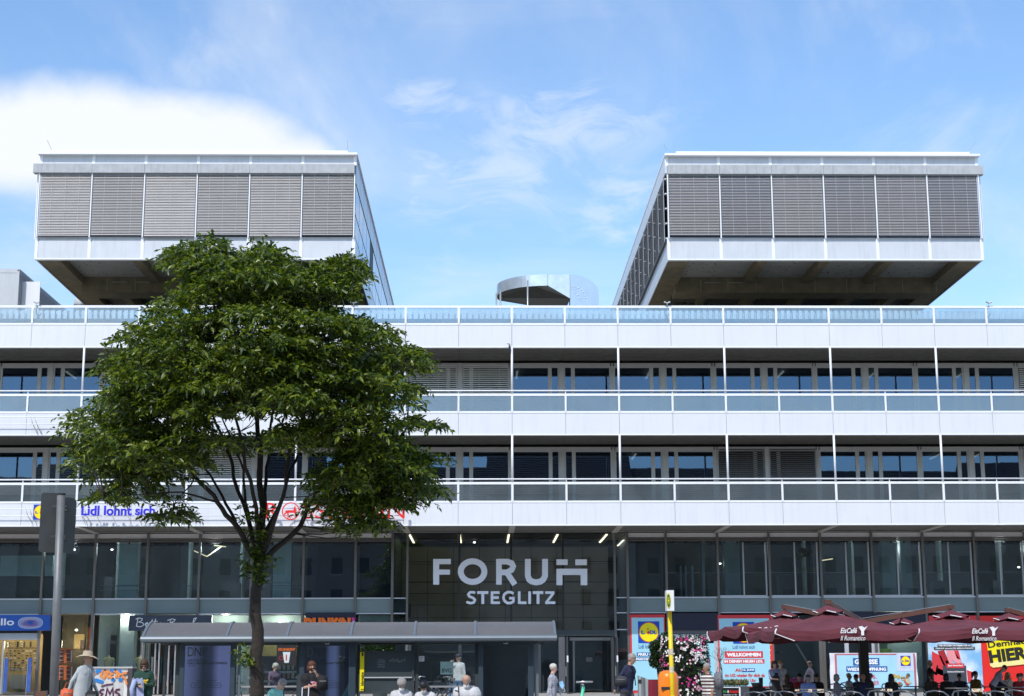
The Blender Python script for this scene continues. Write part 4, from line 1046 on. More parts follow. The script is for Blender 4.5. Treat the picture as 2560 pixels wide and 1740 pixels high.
for mi, pts in ((0, [(2330,1628),(2352,1640),(2366,1670),(2370,1700),(2366,1738),(2328,1738)]), (1, [(2344,1628),(2360,1625),(2378,1670),(2372,1690),(2352,1650)]), (2, [(2366,1626),(2384,1626),(2404,1655),(2396,1662),(2380,1650),(2384,1672),(2372,1672)]), (0, [(2385,1626),(2396,1626),(2402,1650),(2392,1646)]), (2, [(2340,1668),(2364,1678),(2364,1692),(2342,1684)]), (0, [(2417,1675),(2432,1680),(2430,1705),(2420,1704)]), (1, [(2364,1650),(2372,1655),(2374,1662),(2364,1658)])):
    q.poly([pl(*v) for v in pts], -.03, -.015, mi)
q.build('printed_red_letters', [pr, mat('deep print red', (.35, .01, .015)), mat('print pink', (.75, .28, .30))], p)
pf('caption_strip', mat('caption black', (.01, .012, .02)), 2344, 2428, 1611, 1617, Y-.035, p); pf('caption_strip', MATS['caption black'], 2335, 2437, 1617.3, 1624, Y-.036, p)
wtext('WIR SUCHEN FACHBERATER IM', prwhite, 2346, 2426, 1612, 1616, Y-.045, p, bold=.04, ext=.002); wtext('VERKAUF (m/w/d) FÜR BERLIN-STEGLITZ', prwhite, 2338, 2434, 1618.5, 1623, Y-.045, p, bold=.04, ext=.002)
pf('caption_board', mat('caption slate', (.04, .045, .06)), 2361, 2415, 1664, 1738, Y-.035, p); pf('red_label', pr, 2367, 2410, 1658.5, 1670, Y-.045, p)
wtext('Jetzt bewerben!', prwhite, 2370, 2407, 1661, 1667, Y-.055, p, ext=.002, bold=.02); wtext('bauhaus.info/karriere', prwhite, 2369, 2410, 1677, 1681, Y-.045, p, ext=.002, bold=.02)
p = poster('red poster with a tilted yellow plate announcing an opening', 2460, 2600, 1540, 1740, Y)
pf('red_field', redm, 2460, 2640, 1539, 1740, Y, p)
q = MB(); c = [(2466, 1607), (2472, 1603), (2640, 1585), (2640, 1652), (2482, 1669), (2475, 1665)]
q.poly([(off(p, a, b, Y).x, off(p, a, b, Y).z) for a, b in c], -.06, -.02, 0); q.poly([(off(p, a, b, Y).x, off(p, a, b, Y).z) for a, b in [(2473, 1655), (2640, 1640), (2640, 1652), (2482, 1669), (2475, 1665)]], -.065, -.055, 1)
q.build('yellow_plate', [yel, mat('pale yellow edge', (.85, .75, .30))], p)
txb = mat('print black', (.012, .012, .012), .5)
o = off(p, 2471, 1620, Y-.07); text('Demnächst', txb, o.x, -.07, o.z, 130*kx, 15*kx, p, bold=.02, rot=-.11)
o = off(p, 2475, 1658, Y-.07); text('HIER', txb, o.x, -.07, o.z, 96*kx, 31*kx, p, bold=.05, rot=-.11)
p = poster('portrait coffee poster with a white cup in the doughnut shop window', 691, 741, 1611, 1662, DS-.1)
pf('black_field', mat('coffee poster black', (.025, .015, .015), .4), 691, 742, 1612, 1662, DS-.1, p); pf('white_edge', prwhite, 691, 742, 1610.5, 1612.5, DS-.1, p)
wtext("DUNKIN'", MATS['doughnut orange'], 696, 738, 1620, 1627, DS-.12, p, bold=.05, ext=.002)
q = MB(); q.poly([(off(p, a, b, DS-.12).x, off(p, a, b, DS-.12).z) for a, b in ((707, 1630), (726, 1630), (722, 1657), (711, 1657))], -.03, -.02); q.build('printed_cup', prwhite, p)
q = MB(); o = off(p, 703, 1645, DS-.12); q.stroke([(o.x+5*kx*math.cos(k*.63), o.z+5*kx*math.sin(k*.63)) for k in range(10)], 1*kx, -.03, -.02, closed=True)
o = off(p, 716, 1643, DS-.12)
q.stroke([(o.x, o.z+6*kx), (o.x, o.z-8*kx)], 3*kx, -.035, -.03); q.build('printed_ring', pr, p)
for k in range(8):
    px = 699+(k % 4)*11; py = 1668 if k < 4 else 1690
    c_ = empty('drink_cup', at(px, py, DS+.6), label='pale plastic drink cup, %s of four on the %s shelf in the doughnut shop window' % (['first', 'second', 'third', 'fourth'][k % 4], 'upper' if k < 4 else 'lower'), cat='cup', group='cups on the shelves of the doughnut shop')
    q = MB(); q.lathe([(.055, -.12), (.075, .12)], 10); q.build('cup_body', mat(['cup cream', 'cup pink'][k >= 4 and k < 7], [(.55, .50, .38), (.50, .25, .22)][k >= 4 and k < 7]), c_); q = MB(); q.lathe([(.078, .12), (.078, .14), (.05, .16)], 10); q.build('cup_lid', prwhite, c_)
p = empty('display_shelf', at(708, 1678, DS+.6), label='steel double shelf with cups in the doughnut shop window', cat='shelf')
for py in (1677, 1700): pf('shelf_board', mulll_m, 662, 742, py, py+6, DS+.62, p, .3)

# ------------------------------------------------------------------ rooftop things
YR = DF+10
c_ = empty('office_container', at(-20, 765, YR), label='white office container with an open door on the roof terrace', cat='container')
xa, xb = at(47, 700, YR).x-2.6, at(47, 700, YR).x; z1 = ZL(673, YR, 20); z0 = Z['df0']-.3
cw = mat('container white', (.50, .52, .55), .45, var=.04, streak=.08); cg = mat('container side grey', (.36, .38, .41), .5, var=.05)
wbox('body', cw, xa, xb, YR, YR+14, z0, z1, c_)
wbox('corner_post', cw, xb-.12, xb+.015, YR-.02, YR+.12, z0, z1+.02, c_); wbox('roof_rail', cw, xa, xb-.12, YR-.015, YR+.1, z1-.2, z1+.02, c_); wbox('roof_rail', cw, xb-.1, xb+.012, YR+.12, YR+14, z1-.15, z1+.02, c_)
for k, y in enumerate((.9, 7.2)):
    wbox('side_panel', cg, xb, xb+.03, YR+.25, YR+6.6, z0+.1, z1-.25, c_) if k == 0 else wbox('side_panel', cg, xb, xb+.03, YR+6.9, YR+13.5, z0+.1, z1-.25, c_)
wbox('doorway', dark, xb+.03, xb+.04, YR+1.6, YR+3.3, z0+.1, z1-.6, c_)
wbox('door_leaf', white, xb+.04, xb+1.0, YR+.55, YR+.6, z0+.1, z1-.55, c_)
for px, pz in ((xb-.05, z1-.07),): q = MB(); q.ell((px, YR-.03, pz), .04, .02, .04, 8); wbuild(q, 'corner_hole', dark, c_)
t_ = empty('roof_tank', at(201, 760, DF+16), label='small rounded white tank on the roof below the left block', cat='tank')
q = MB(); a = at(201, 746, DF+16)-at(201, 760, DF+16)
q.lathe([(.36, -.6), (.36, a.z-.12), (.3, a.z), (.1, a.z+.03)], 14); q.build('tank_body', cw, t_, smooth=True); q = MB(); q.lathe([(.38, -.1), (.38, -.05)], 14); q.build('tank_band', mulll_m, t_)
# sheet metal hood
YH = DF+9
h_ = empty('ventilation_hood', at(1370, 765, YH), label='curved shiny sheet metal ventilation hood between the rooftop blocks', cat='ventilation hood')
zt_, zb_ = ZL(686, YH, 1370), ZL(714, YH, 1370)
xl, xm, xr, xe = at(1243, 730, YH).x, at(1370, 700, YH).x, at(1425, 700, YH).x, at(1497, 740, YH).x
q = MB(); n = 22; rad = xm-xl
P = [(xm-rad*math.sin(t), YH+2.6*(1-math.cos(t))) for t in [math.pi*.62*k/n for k in range(n+1)]][::-1]
vs = []
for x, y in P: vs += [(x, y, zb_), (x, y, zt_), (x, y+.03, zt_), (x, y+.03, zb_)]
q.add(vs, [f for k in range(n) for f in ((4*k, 4*k+4, 4*k+5, 4*k+1), (4*k+1, 4*k+5, 4*k+6, 4*k+2), (4*k+2, 4*k+6, 4*k+7, 4*k+3))])
wbuild(q, 'curved_band', steel, h_, smooth=False)
zr = ZL(746, YH, 1425)
q = MB(); q.add([(xm, YH, zb_), (xr, YH, zr), (xr, YH, zt_), (xm, YH, zt_), (xm, YH+.04, zb_), (xr, YH+.04, zr), (xr, YH+.04, zt_), (xm, YH+.04, zt_)], [(0, 1, 2, 3), (7, 6, 5, 4), (0, 4, 5, 1), (3, 2, 6, 7)]); wbuild(q, 'front_sheet', steel, h_)
q = MB(); inn = [(x, y, zb_+.002) for x, y in P]
q.add(inn+[(xr, YH+.05, zr+.01), (xr, YH+3.2, zr+.3), (xm-.5, YH+5, zb_)], [tuple(range(len(inn)+3))]); wbuild(q, 'underside', mat('hood dark underside', (.05, .052, .045), .6, var=.2), h_)
q = MB(); q.poly([(xr, zr-1.5)]+[(xr, zt_)]+[(xr+(xe-xr)*math.sin(t), zt_-1.05*(1-math.cos(t))) for t in [math.pi/2*k/10 for k in range(1, 11)]]+[(xe, zr-1.5)], YH+.0, YH+1.2); wbuild(q, 'end_cheek', mat('blue reflecting sheet', (.50, .60, .70), .25, .6, var=.05), h_)
q = MB()
for px, py in ((1431,715),(1437,716),(1446,719),(1453,724),(1458,730),(1462,738),(1463,745),(1437,731),(1445,737),(1448,745)):
    o_ = at(px, py, YH-.02); q.ell(o_, .035, .015, .035, 6)
wbuild(q, 'rivet', white, h_)
for px, p0 in ((1279, 702), (1368, 686), (1424, 686)): wbox('seam_strip', steel2, at(px, 700, YH).x-.03, at(px, 700, YH).x+.03, YH-.04, YH+.0, zb_ if px < 1400 else zr, ZL(p0, YH), h_) if px > 1300 else None
for px, py in ((1241, 733), (1251, 726), (1319, 701)):
    q = MB(); a = at(px, py, YH-.3); q.tube([(a.x, a.y, Z['df0']), a], .045, 8); wbuild(q, 'vent_pipe', mulll_m, h_, smooth=True)
# small fixtures on the terrace rail
for k, (px, lab) in enumerate(((92, 'small security camera on the terrace rail below the container'), (884, 'small security camera on the terrace rail right of the tree top'), (1668, 'small security camera on the terrace rail under the right block'), (2472, 'small lamp bracket on the terrace rail at the right'))):
    c_ = empty('security_camera', at(px, 762, DF-.1), label=lab, cat='security camera', group='fixtures on the terrace rail')
    q = MB(); q.tube([(0, 0, -.02), (0, 0, .08)], .02, 6); q.build('stalk', mulll_m, c_)
    for s in (-1, 1): q = MB(); q.tube([(0, 0, .08), (s*.14, -.05, .13)], [.03, .04], 8); q.build('camera_head', cw if k < 3 else mulll_m, c_)
    q = MB(); q.tube([(.05, .3, -.6), (-.1, .3, -.3), (0, .05, -.05)], .03, 6); q.bar((-.15, .3, -.75), (.15, .3, -.35), .05); q.build('wall_bracket', mulll_m, c_)
c_ = empty('wall_lantern', at(1273, 868, DF-.12), label='tiny dark fixture on the fascia above the middle slim post', cat='lamp')
q = MB(); q.tube([(0, 0, -.25), (.03, 0, 0), (0, 0, .12)], [.03, .05, .02], 7); q.bar((-.09, 0, .17), (.05, 0, .14), .03); q.build('fixture_body', dark, c_); q = MB(); q.tube([(0, .0, -.1), (0, .12, -.1)], .02, 5); q.build('fixture_arm', mulll_m, c_)
# ------------------------------------------------------------------ bus shelter
YB = 47.0
kb = YB/F_PX
sh = empty('bus_shelter', (at(870, 1740, YB).x, YB, zg(YB)), label='long grey bus shelter with a curved roof and glass walls', cat='bus shelter')
def sbx(name, m, px0, px1, py0, py1, y0=YB, y1=None, p=None):
    a, b = at(px0, py1, y0), at(px1, py0, y0)
    return wbox(name, m, a.x, b.x, y0, y0+.08 if y1 is None else y1, a.z, b.z, p or sh)
yf, yb_ = YB-.7, YB+1.0
zf0, zf1 = ZL(1605, yf), ZL(1587, yf)
ztop = ZL(1552, YB+.35)
xa, xb = at(353, 1600, yf).x, at(1392, 1600, yf).x
def roofprof(t, inset=0): # t 0..1 front to back
    y = yf+(yb_-yf)*t
    z = zf1+(ztop-zf1)*math.sin(min(1, t*1.35+.0)*math.pi/2)*1.0 - max(0, t-.75)*.5
    return y, z-inset
n = 12
ribs = [at(px, 1600, yf).x for px in (357, 566, 717, 876, 1036, 1188, 1388)]
rp = mat('dull polycarbonate roof', (.125, .118, .11), .35, var=.1, scale=1.2, streak=.1)
for a, b in zip(ribs, ribs[1:]):
    q = MB(); P = [roofprof(k/n) for k in range(n+1)]
    vs = []
    for y, z in P: vs += [(a+.03, y, z-.02), (b-.03, y, z-.02), (a+.03, y, z-.035), (b-.03, y, z-.035)]
    q.add(vs, [f for k in range(n) for f in ((4*k, 4*k+1, 4*k+5, 4*k+4), (4*k+2, 4*k+6, 4*k+7, 4*k+3))])
    wbuild(q, 'roof_panel', rp, sh, smooth=True)
for a in ribs:
    q = MB(); P = [roofprof(k/n) for k in range(n+1)]
    vs = []
    for y, z in P: vs += [(a-.035, y, z+.012), (a+.035, y, z+.012), (a+.035, y, z-.07), (a-.035, y, z-.07)]
    q.add(vs, [f for k in range(n) for f in ((4*k, 4*k+1, 4*k+5, 4*k+4), (4*k+1, 4*k+2, 4*k+6, 4*k+5), (4*k+3, 4*k, 4*k+4, 4*k+7), (4*k+2, 4*k+3, 4*k+7, 4*k+6))]+[(0, 3, 2, 1)])
    wbuild(q, 'roof_rib', shelter_l, sh)
q = MB(); q.box(xa, xb, yf-.05, yf+.06, zf0+.03, zf1); q.tube([(xa, yf-.05, (zf0+zf1)/2+.01), (xb, yf-.05, (zf0+zf1)/2+.01)], (zf1-zf0)/2-.01, 10)
wbuild(q, 'front_gutter', shelter_l, sh)
wbox('gutter_lip', darksteel, xa+.1, xb-.1, yf, yf+.3, zf0-.0, zf0+.028, sh)
wbox('rear_beam', darksteel, xa+.4, xb-.3, yb_-.1, yb_, ZL(1611, yb_)-.0, ZL(1604, yb_), sh)
wbox('front_beam', darksteel, at(905, 1650, YB).x, at(1340, 1650, YB).x, YB-.03, YB+.05, ZL(1603, YB), ZL(1596, YB), sh)
wbox('front_beam', darksteel, at(600, 1650, YB).x, at(745, 1650, YB).x, YB-.03, YB+.05, ZL(1603, YB), ZL(1596, YB), sh)
for px0, px1, m in ((410, 416, darksteel), (440, 450, darksteel), (595, 602, shelter_l), (743, 752, darksteel), (893, 901, darksteel), (1037, 1046, darksteel), (1187, 1196, darksteel), (1336, 1346, shelter_l)):
    a, b = at(px0, 1650, YB).x, at(px1, 1650, YB).x
    wbox('post', m, a, b, YB-.05, YB+.06, zg(YB), ZL(1604, YB), sh)
    q = MB(); q.bar((((a+b)/2), YB, ZL(1604, YB)), ((a+b)/2, yf+.1, zf0+.03), .07, .12); wbuild(q, 'bracket', darksteel, sh)
for a, b in ((1046, 1187), (602, 743)):
    sbx('glass_wall', g_clear, a, b, 1603, 1714, YB+.02, YB+.03)
    sbx('wall_rail', mulll_m, a, b, 1714, 1719, YB-.02, YB+.05)
sbx('glass_wall', g_clear, 1230, 1262, 1610, 1740, YB+.9, YB+.91)
# advertising cases
def ad_case(px0, px1, s0, s1, py0, ps, m_scr, lab, kind):
    c = empty('advertising_case', (at((px0+px1)/2, 1740, YB).x, YB-.2, zg(YB)), label=lab, cat='advertising case')
    a0, b0 = at(px0, py0, YB-.2), at(px1, py0, YB-.2)
    zb0_ = zg(YB)+.25
    fm = mat('case blue grey', (.035, .055, .075), .35, var=.08)
    wbox('back', fm, a0.x, b0.x, YB-.1, YB+.08, zb0_, b0.z, c)
    x0_, x1_ = at(s0, ps, YB-.2).x, at(s1, ps, YB-.2).x; z1_ = ZL(ps, YB-.2)
    wbox('frame_stile', fm, a0.x, x0_, YB-.22, YB-.1, zb0_, b0.z, c, bev=.01); wbox('frame_stile', fm, x1_, b0.x, YB-.22, YB-.1, zb0_, b0.z, c, bev=.01)
    wbox('frame_rail', fm, x0_, x1_, YB-.22, YB-.1, z1_, b0.z, c); wbox('frame_rail', fm, x0_, x1_, YB-.22, YB-.1, zb0_, zb0_+.2, c)
    wbox('screen', m_scr, x0_, x1_, YB-.16, YB-.15, zb0_+.2, z1_, c)
    wbox('cover_glass', g_clear, x0_, x1_, YB-.19, YB-.185, zb0_+.2, z1_, c)
    if kind:
        Yt = YB-.165; sc = (s1-s0)/114.0; X = lambda v: s0+(v-463)*sc
        wtext('D', mat('olive letter', (.10, .14, .03), .5), X(469), X(485), 1618+(ps-1612), 1641+(ps-1612), Yt, c, bold=.0, ext=.001); wtext('NP', mat('near black print', (.006, .007, .015), .5), X(486), X(518), 1618+(ps-1612), 1640+(ps-1612), Yt, c, ext=.001)
        wtext('DEUTSCHER', MATS['near black print'], X(469), X(517), 1648, 1654, Yt, c, bold=.02, ext=.001); wtext('NACHBARSCHAFTSPREIS', MATS['near black print'], X(469), X(568), 1655, 1661, Yt, c, bold=.02, ext=.001)
        wtext('2022', MATS['olive letter'], X(469), X(488), 1662.5, 1667, Yt, c, ext=.001); wtext('Jetzt bewerben!', MATS['olive letter'] if kind == 2 else MATS['near black print'], X(492), X(542), 1699, 1705, Yt, c, ext=.001)
        wtext('www.nachbarschaftspreis.de', MATS['near black print'], X(484), X(548), 1711, 1716, Yt, c, bold=.01, ext=.001)
        q = MB(); pts = []
        for k in range(24):
            t = 2*math.pi*k/24; pts.append((X(515)+38*sc*(1 if math.cos(t) > 0 else -1)*(.86+.14*abs(math.cos(t))), 1713.5+6.0*math.sin(t)))
        o_ = wl(c)
        q.stroke([((at(a, b, Yt)-o_).x, (at(a, b, Yt)-o_).z) for a, b in pts], .012, Yt-o_.y-.002, Yt-o_.y, closed=True); q.build('printed_outline', MATS['near black print'], c)
    if kind != 1:
        wtext('wall', white, (s0+s1)/2-6, (s0+s1)/2+6, py0+4.5, py0+8, YB-.225, c, bold=.04, ext=.001)
    return c
def reflection_band(name, stops, x0, x1):  # dark and bright reflection bands painted into the poster colour
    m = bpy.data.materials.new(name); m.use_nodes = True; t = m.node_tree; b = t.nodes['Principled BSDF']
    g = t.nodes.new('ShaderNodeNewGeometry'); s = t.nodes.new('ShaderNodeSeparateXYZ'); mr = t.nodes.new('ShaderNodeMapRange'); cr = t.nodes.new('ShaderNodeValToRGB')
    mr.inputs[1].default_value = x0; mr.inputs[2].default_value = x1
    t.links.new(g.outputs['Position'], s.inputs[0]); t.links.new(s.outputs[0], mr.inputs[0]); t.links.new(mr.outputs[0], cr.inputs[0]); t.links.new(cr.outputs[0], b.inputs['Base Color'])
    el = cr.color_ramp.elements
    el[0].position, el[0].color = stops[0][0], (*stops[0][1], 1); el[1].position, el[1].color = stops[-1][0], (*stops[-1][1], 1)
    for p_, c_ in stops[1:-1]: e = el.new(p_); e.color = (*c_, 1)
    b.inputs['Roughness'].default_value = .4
    t.links.new(cr.outputs[0], b.inputs['Emission Color']); b.inputs['Emission Strength'].default_value = .55     # glow added to brighten the poster faces
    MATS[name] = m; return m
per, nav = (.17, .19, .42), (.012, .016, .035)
pa = reflection_band('periwinkle poster painted reflection', [(0, per), (.25, (.09, .10, .22)), (.42, nav), (.60, (.03, .035, .09)), (.76, per), (1, per)], at(463, 1650, YB).x, at(577, 1650, YB).x)
pb_ = reflection_band('dark poster painted reflection', [(0, nav), (.48, nav), (.58, (.10, .13, .30)), (.70, (.13, .16, .34)), (.82, nav), (1, nav)], at(762, 1650, YB).x, at(873, 1650, YB).x)
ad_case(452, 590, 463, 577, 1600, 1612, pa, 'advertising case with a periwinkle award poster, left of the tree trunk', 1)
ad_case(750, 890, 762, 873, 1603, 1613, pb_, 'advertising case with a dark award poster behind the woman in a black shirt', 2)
ad_case(1196, 1334, 1208, 1320, 1602, 1613, mat('black screen', (.004, .005, .009), .25), 'advertising case with a black switched off screen at the right end of the shelter', 0)
# light box over the middle case
wbox('light_box', mat('light box lilac', (.42, .43, .52), .5), at(760, 1650, YB).x, at(884, 1650, YB).x, YB+.1, YB+.4, ZL(1600, YB), ZL(1582, YB), sh)
for px in (771, 808, 863): wbox('light_box_lamp', lampw_m, at(px-6, 1650, YB).x, at(px+6, 1650, YB).x, YB+.08, YB+.1, ZL(1595, YB), ZL(1592.5, YB), sh)
wbox('hanging_box', darksteel, at(395, 1650, YB).x, at(450, 1650, YB).x, YB-.1, YB+.2, ZL(1596, YB), ZL(1586, YB), sh); wbox('hanging_box', darksteel, at(872, 1650, YB).x, at(897, 1650, YB).x, YB-.3, YB, ZL(1594, YB), ZL(1580, YB), sh)
wbox('hanging_box', dark, at(1266, 1650, YB).x, at(1285, 1650, YB).x, YB, YB+.2, ZL(1601, YB), ZL(1585, YB), sh)
# information panel
ip = empty('information_board', (at(968, 1740, YB).x, YB-.1, zg(YB)), label='dark information board with a yellow edge strip and scratched graffiti', cat='information board')
wbox('board', mat('board dark grey', (.045, .058, .062), .3, var=.15, scale=1.5), at(905, 1650, YB).x, at(1030, 1650, YB).x, YB-.1, YB, ZL(1727, YB), ZL(1632, YB), ip)
wbox('board_frame', darksteel, at(898, 1650, YB).x, at(1036, 1650, YB).x, YB-.13, YB-.02, ZL(1632, YB), ZL(1626, YB), ip); wbox('board_frame', darksteel, at(1030, 1650, YB).x, at(1036, 1650, YB).x, YB-.13, YB-.02, ZL(1727, YB), ZL(1632, YB)-.002, ip); wbox('board_frame', darksteel, at(898, 1650, YB).x, at(1030, 1650, YB).x, YB-.13, YB-.02, ZL(1732, YB), ZL(1727, YB)-.002, ip)
wbox('yellow_strip', yel, at(901, 1650, YB).x, at(911.5, 1650, YB).x, YB-.16, YB-.135, ZL(1726, YB), ZL(1629, YB), ip)
wbox('board_rail', sill_m, at(912, 1650, YB).x, at(1031, 1650, YB).x, YB-.17, YB-.13, ZL(1694, YB), ZL(1691, YB), ip)
wtext('i', txb, 904, 909, 1631, 1640, YB-.165, ip, bold=.06, ext=.001); wtext('BVG', txb, 902, 910.5, 1722, 1726, YB-.165, ip, bold=.03, ext=.001)
o = at(909, 1714, YB-.165)-wl(ip)
vt = text('Information', txb, o.x, o.y, o.z, 32*kb, 7.5*kb, ip, bold=.02, ext=.001, rot=-math.pi/2)
scr_m = mat('scratch grey', (.30, .33, .33), .6)
q = MB(); o_ = wl(ip)
def scrib(x0, y0, w, h, n, sd):
    rr_ = random.Random(sd); pts = [(x0+w*k/n+rr_.uniform(-w*.06, w*.06), y0+rr_.uniform(0, h)) for k in range(n)]
    q.stroke([((at(a, b, YB-.104)-o_).x, (at(a, b, YB-.104)-o_).z) for a, b in pts], .008, YB-.106-o_.y, YB-.101-o_.y)
for k in range(4): scrib(944, 1647+k*6, 20, 5, 12, k)
scrib(974, 1645, 44, 12, 16, 9); scrib(976, 1648, 30, 8, 10, 12); scrib(985, 1722, 40, 4, 6, 3)
tag(q.build('scratched_tag', scr_m, ip), kind='stuff')
st = empty('operator_sticker', at(1117, 1670, YB+.0), label='pale green square BVG sticker on the shelter glass', cat='sticker')
pf('sticker_sheet', mat('pale green film', (.36, .52, .47), .5), 1101, 1133.5, 1654, 1686, YB+.015, st, .004); wtext('BVG', txb, 1105, 1129, 1671, 1681.5, YB+.008, st, bold=.01, ext=.001)
st = empty('notice_sticker', at(1054, 1646, YB), label='small white notice taped to the shelter glass', cat='notice')
pf('notice_sheet', prwhite, 1047, 1061, 1640, 1653.5, YB+.015, st, .004); pf('notice_line', pr, 1049, 1058, 1643, 1644, YB+.008, st, .002); pf('notice_line', pr, 1049, 1056, 1648, 1649, YB+.008, st, .002)
bn = empty('shelter_bench', (at(1085, 1740, 33.2).x, 33.2, zg(33.2)), label='long slatted bench under the three seated people', cat='bench')
for k in range(3): q = MB(); q.box(-2.6, 2.6, -.18+k*.13, -.08+k*.13, .43, .46); q.build('seat_slat', mulll_m, bn)
for x in (-2.2, 0, 2.2): q = MB(); q.box(x-.04, x+.04, -.12, .18, 0, .43); q.build('leg', darksteel, bn)
# ------------------------------------------------------------------ street things on the left
YSP = 30.0
sp = empty('traffic_sign', (at(146, 1740, YSP).x, YSP, zg(YSP)), label='grey back of a double traffic sign on a thick steel pole at the left', cat='traffic sign')
xp = at(153, 1235, YSP).x-wl(sp).x
q = MB(); q.tube([(xp+.07, 0, 0), (xp+.0, 0, ZL(1233, YSP)-zg(YSP))], [.082, .074], 20); q.build('pole', mat('galvanised pole', (.17, .175, .175), .5, .3, var=.12, scale=6, streak=.2), sp, smooth=True)
q = MB(); q.lathe([(.08, 0), (.08, .03)], 20, (xp, 0, ZL(1236, YSP)-zg(YSP))); q.build('pole_cap', dark, sp)
def plate(px0, px1, py0, py1, dy0, dy1, m):
    a, b = at(px0, py1, YSP), at(px1, py0, YSP); o = wl(sp); r_ = .06
    x0, x1, z0, z1 = a.x-o.x, b.x-o.x, a.z-o.z, b.z-o.z
    ol = []
    for cx_, cz_, t0 in ((x1-r_, z1-r_, 0), (x0+r_, z1-r_, 90), (x0+r_, z0+r_, 180), (x1-r_, z0+r_, 270)):
        for k in range(5): t = R(t0+k*22.5); ol.append((cx_+r_*math.cos(t), cz_+r_*math.sin(t)))
    q = MB(); n_ = len(ol)
    yy = lambda x: dy0+(dy1-dy0)*(x-x0)/(x1-x0)
    vs = [(x, yy(x), z) for x, z in ol]+[(x, yy(x)+.02, z) for x, z in ol]
    q.add(vs, [tuple(range(n_)), tuple(range(2*n_-1, n_-1, -1))]+[(i, n_+i, n_+(i+1) % n_, (i+1) % n_) for i in range(n_)])
    q.build('sign_plate', m, sp)
    for zf in (.25, .75):
        zz_ = z0+(z1-z0)*zf; q = MB(); q.box(min(x1, xp)-.14 if x0 < xp-.2 else xp-.02, xp+.12, -.02, .1, zz_-.02, zz_+.02); q.build('clamp', darksteel, sp)
plm = mat('sign back grey', (.055, .06, .062), .55, .2, var=.2, scale=4)
plate(91, 152, 1229, 1379, .12, .28, plm); plate(146, 177, 1240, 1381, .14, .42, plm)
YC = 36.0
cb = empty('street_cabinet', (at(275, 1740, YC).x, YC, zg(YC)), label='white ribbed street cabinet sprayed with orange, blue and dark purple graffiti', cat='cabinet')
a, b = at(231, 1671, YC), at(320, 1671, YC); o = wl(cb); cx0, cx1, cz = a.x-o.x, b.x-o.x, a.z-o.z
wh = mat('cabinet white', (.80, .80, .78), .5, var=.05, streak=.12)
q = MB(); q.box(cx0, cx1, .03, .42, .05, cz); 
q.build('body', wh, cb)
n_ = 26
for k in range(n_): 
    xx = cx0+.01+(cx1-cx0-.1)*k/n_; q = MB(); q.box(xx, xx+(cx1-cx0)/n_*.55, .012, .03, .08, cz-.05); q.build('rib', wh, cb)
q = MB(); q.box(cx0-.02, cx1+.1, -.01, .45, cz, cz+.035); q.build('cap', mat('cabinet cap', (.50, .50, .49), .5), cb)
q = MB(); q.box(cx1, cx1+.1, .0, .42, .05, cz-.001); q.build('side_post', mat('cabinet dark side', (.07, .06, .065), .6), cb)
def paint(name, col, w, strokes):
    q = MB()
    for k, pts in enumerate(strokes):
        q.stroke([((at(px, py, YC).x-o.x), (at(px, py, YC).z-o.z)) for px, py in pts], w*YC/F_PX, -.004-.0015*k, .004)
    q.build(name, mat(name.replace('_', ' ')+' paint', col, .5, var=.08), cb)
paint('blue_graffiti', (.02, .22, .62), 8, [[(232, 1703), (240, 1700), (252, 1704), (258, 1706)], [(240, 1682), (246, 1677), (254, 1676)], [(276, 1679), (285, 1674)], [(280, 1697), (286, 1702)], [(297, 1675), (303, 1684)], [(302, 1695), (301, 1703)]])
paint('orange_graffiti', (.80, .28, .08), 5.0, [[(234, 1686), (245, 1680), (256, 1677), (252, 1690), (262, 1697)], [(262, 1680), (262, 1694)], [(262, 1680), (272, 1678), (266, 1687), (272, 1695)], [(276, 1679), (276, 1693), (284, 1697)], [(276, 1685), (284, 1684)], [(284, 1678), (294, 1680), (290, 1694)], [(297, 1679), (297, 1695)], [(298, 1687), (318, 1681)], [(306, 1689), (314, 1697), (317, 1712)]])
paint('purple_graffiti', (.10, .015, .06), 3.6, [[(253, 1716), (266, 1712), (283, 1710)], [(260, 1723), (252, 1725), (248, 1731), (256, 1734), (252, 1741), (244, 1742)], [(264, 1742), (268, 1721), (274, 1735), (282, 1720), (283, 1742)], [(300, 1723), (291, 1724), (288, 1730), (297, 1734), (300, 1739), (290, 1742)], [(311, 1684), (320, 1681)], [(262, 1673), (263, 1677)], [(288, 1673), (289, 1677)], [(308, 1690), (318, 1700)]])
mb_ = empty('menu_easel', (at(101, 1740, 60).x, 60, zg(60)), label='low brown board standing by the optician door', cat='board')
q = MB(); q.box(-.2, .2, 0, .05, .1, ZL(1723, 60)-zg(60)); q.build('panel', mat('board brown', (.12, .05, .03), .6), mb_); q = MB(); q.box(-.25, -.2, -.02, .07, 0, ZL(1722, 60)-zg(60)); q.box(.2, .25, -.02, .07, 0, ZL(1722, 60)-zg(60)); q.build('side_rails', darksteel, mb_)
for px, m_, lab in ((70, lidl_b, 'narrow blue roll up flag inside the optician doorway'), (11, lidl_b, 'narrow blue roll up flag at the picture edge by the optician door')):
    f_ = empty('roll_up_flag', at(px, 1735, DS-.6), label=lab, cat='flag'); f_.location.z = 0.0
    q = MB(); q.box(-.09, .09, 0, .015, .15, ZL(1641, DS-.6)); q.build('flag_cloth', mat('flag blue', (.03, .08, .30), .5, var=.4, scale=3), f_)
    q = MB(); q.tube([(-.11, 0, 0), (-.09, 0, ZL(1641, DS-.6)+.03)], .012, 6); q.build('flag_pole', mulll_m, f_)
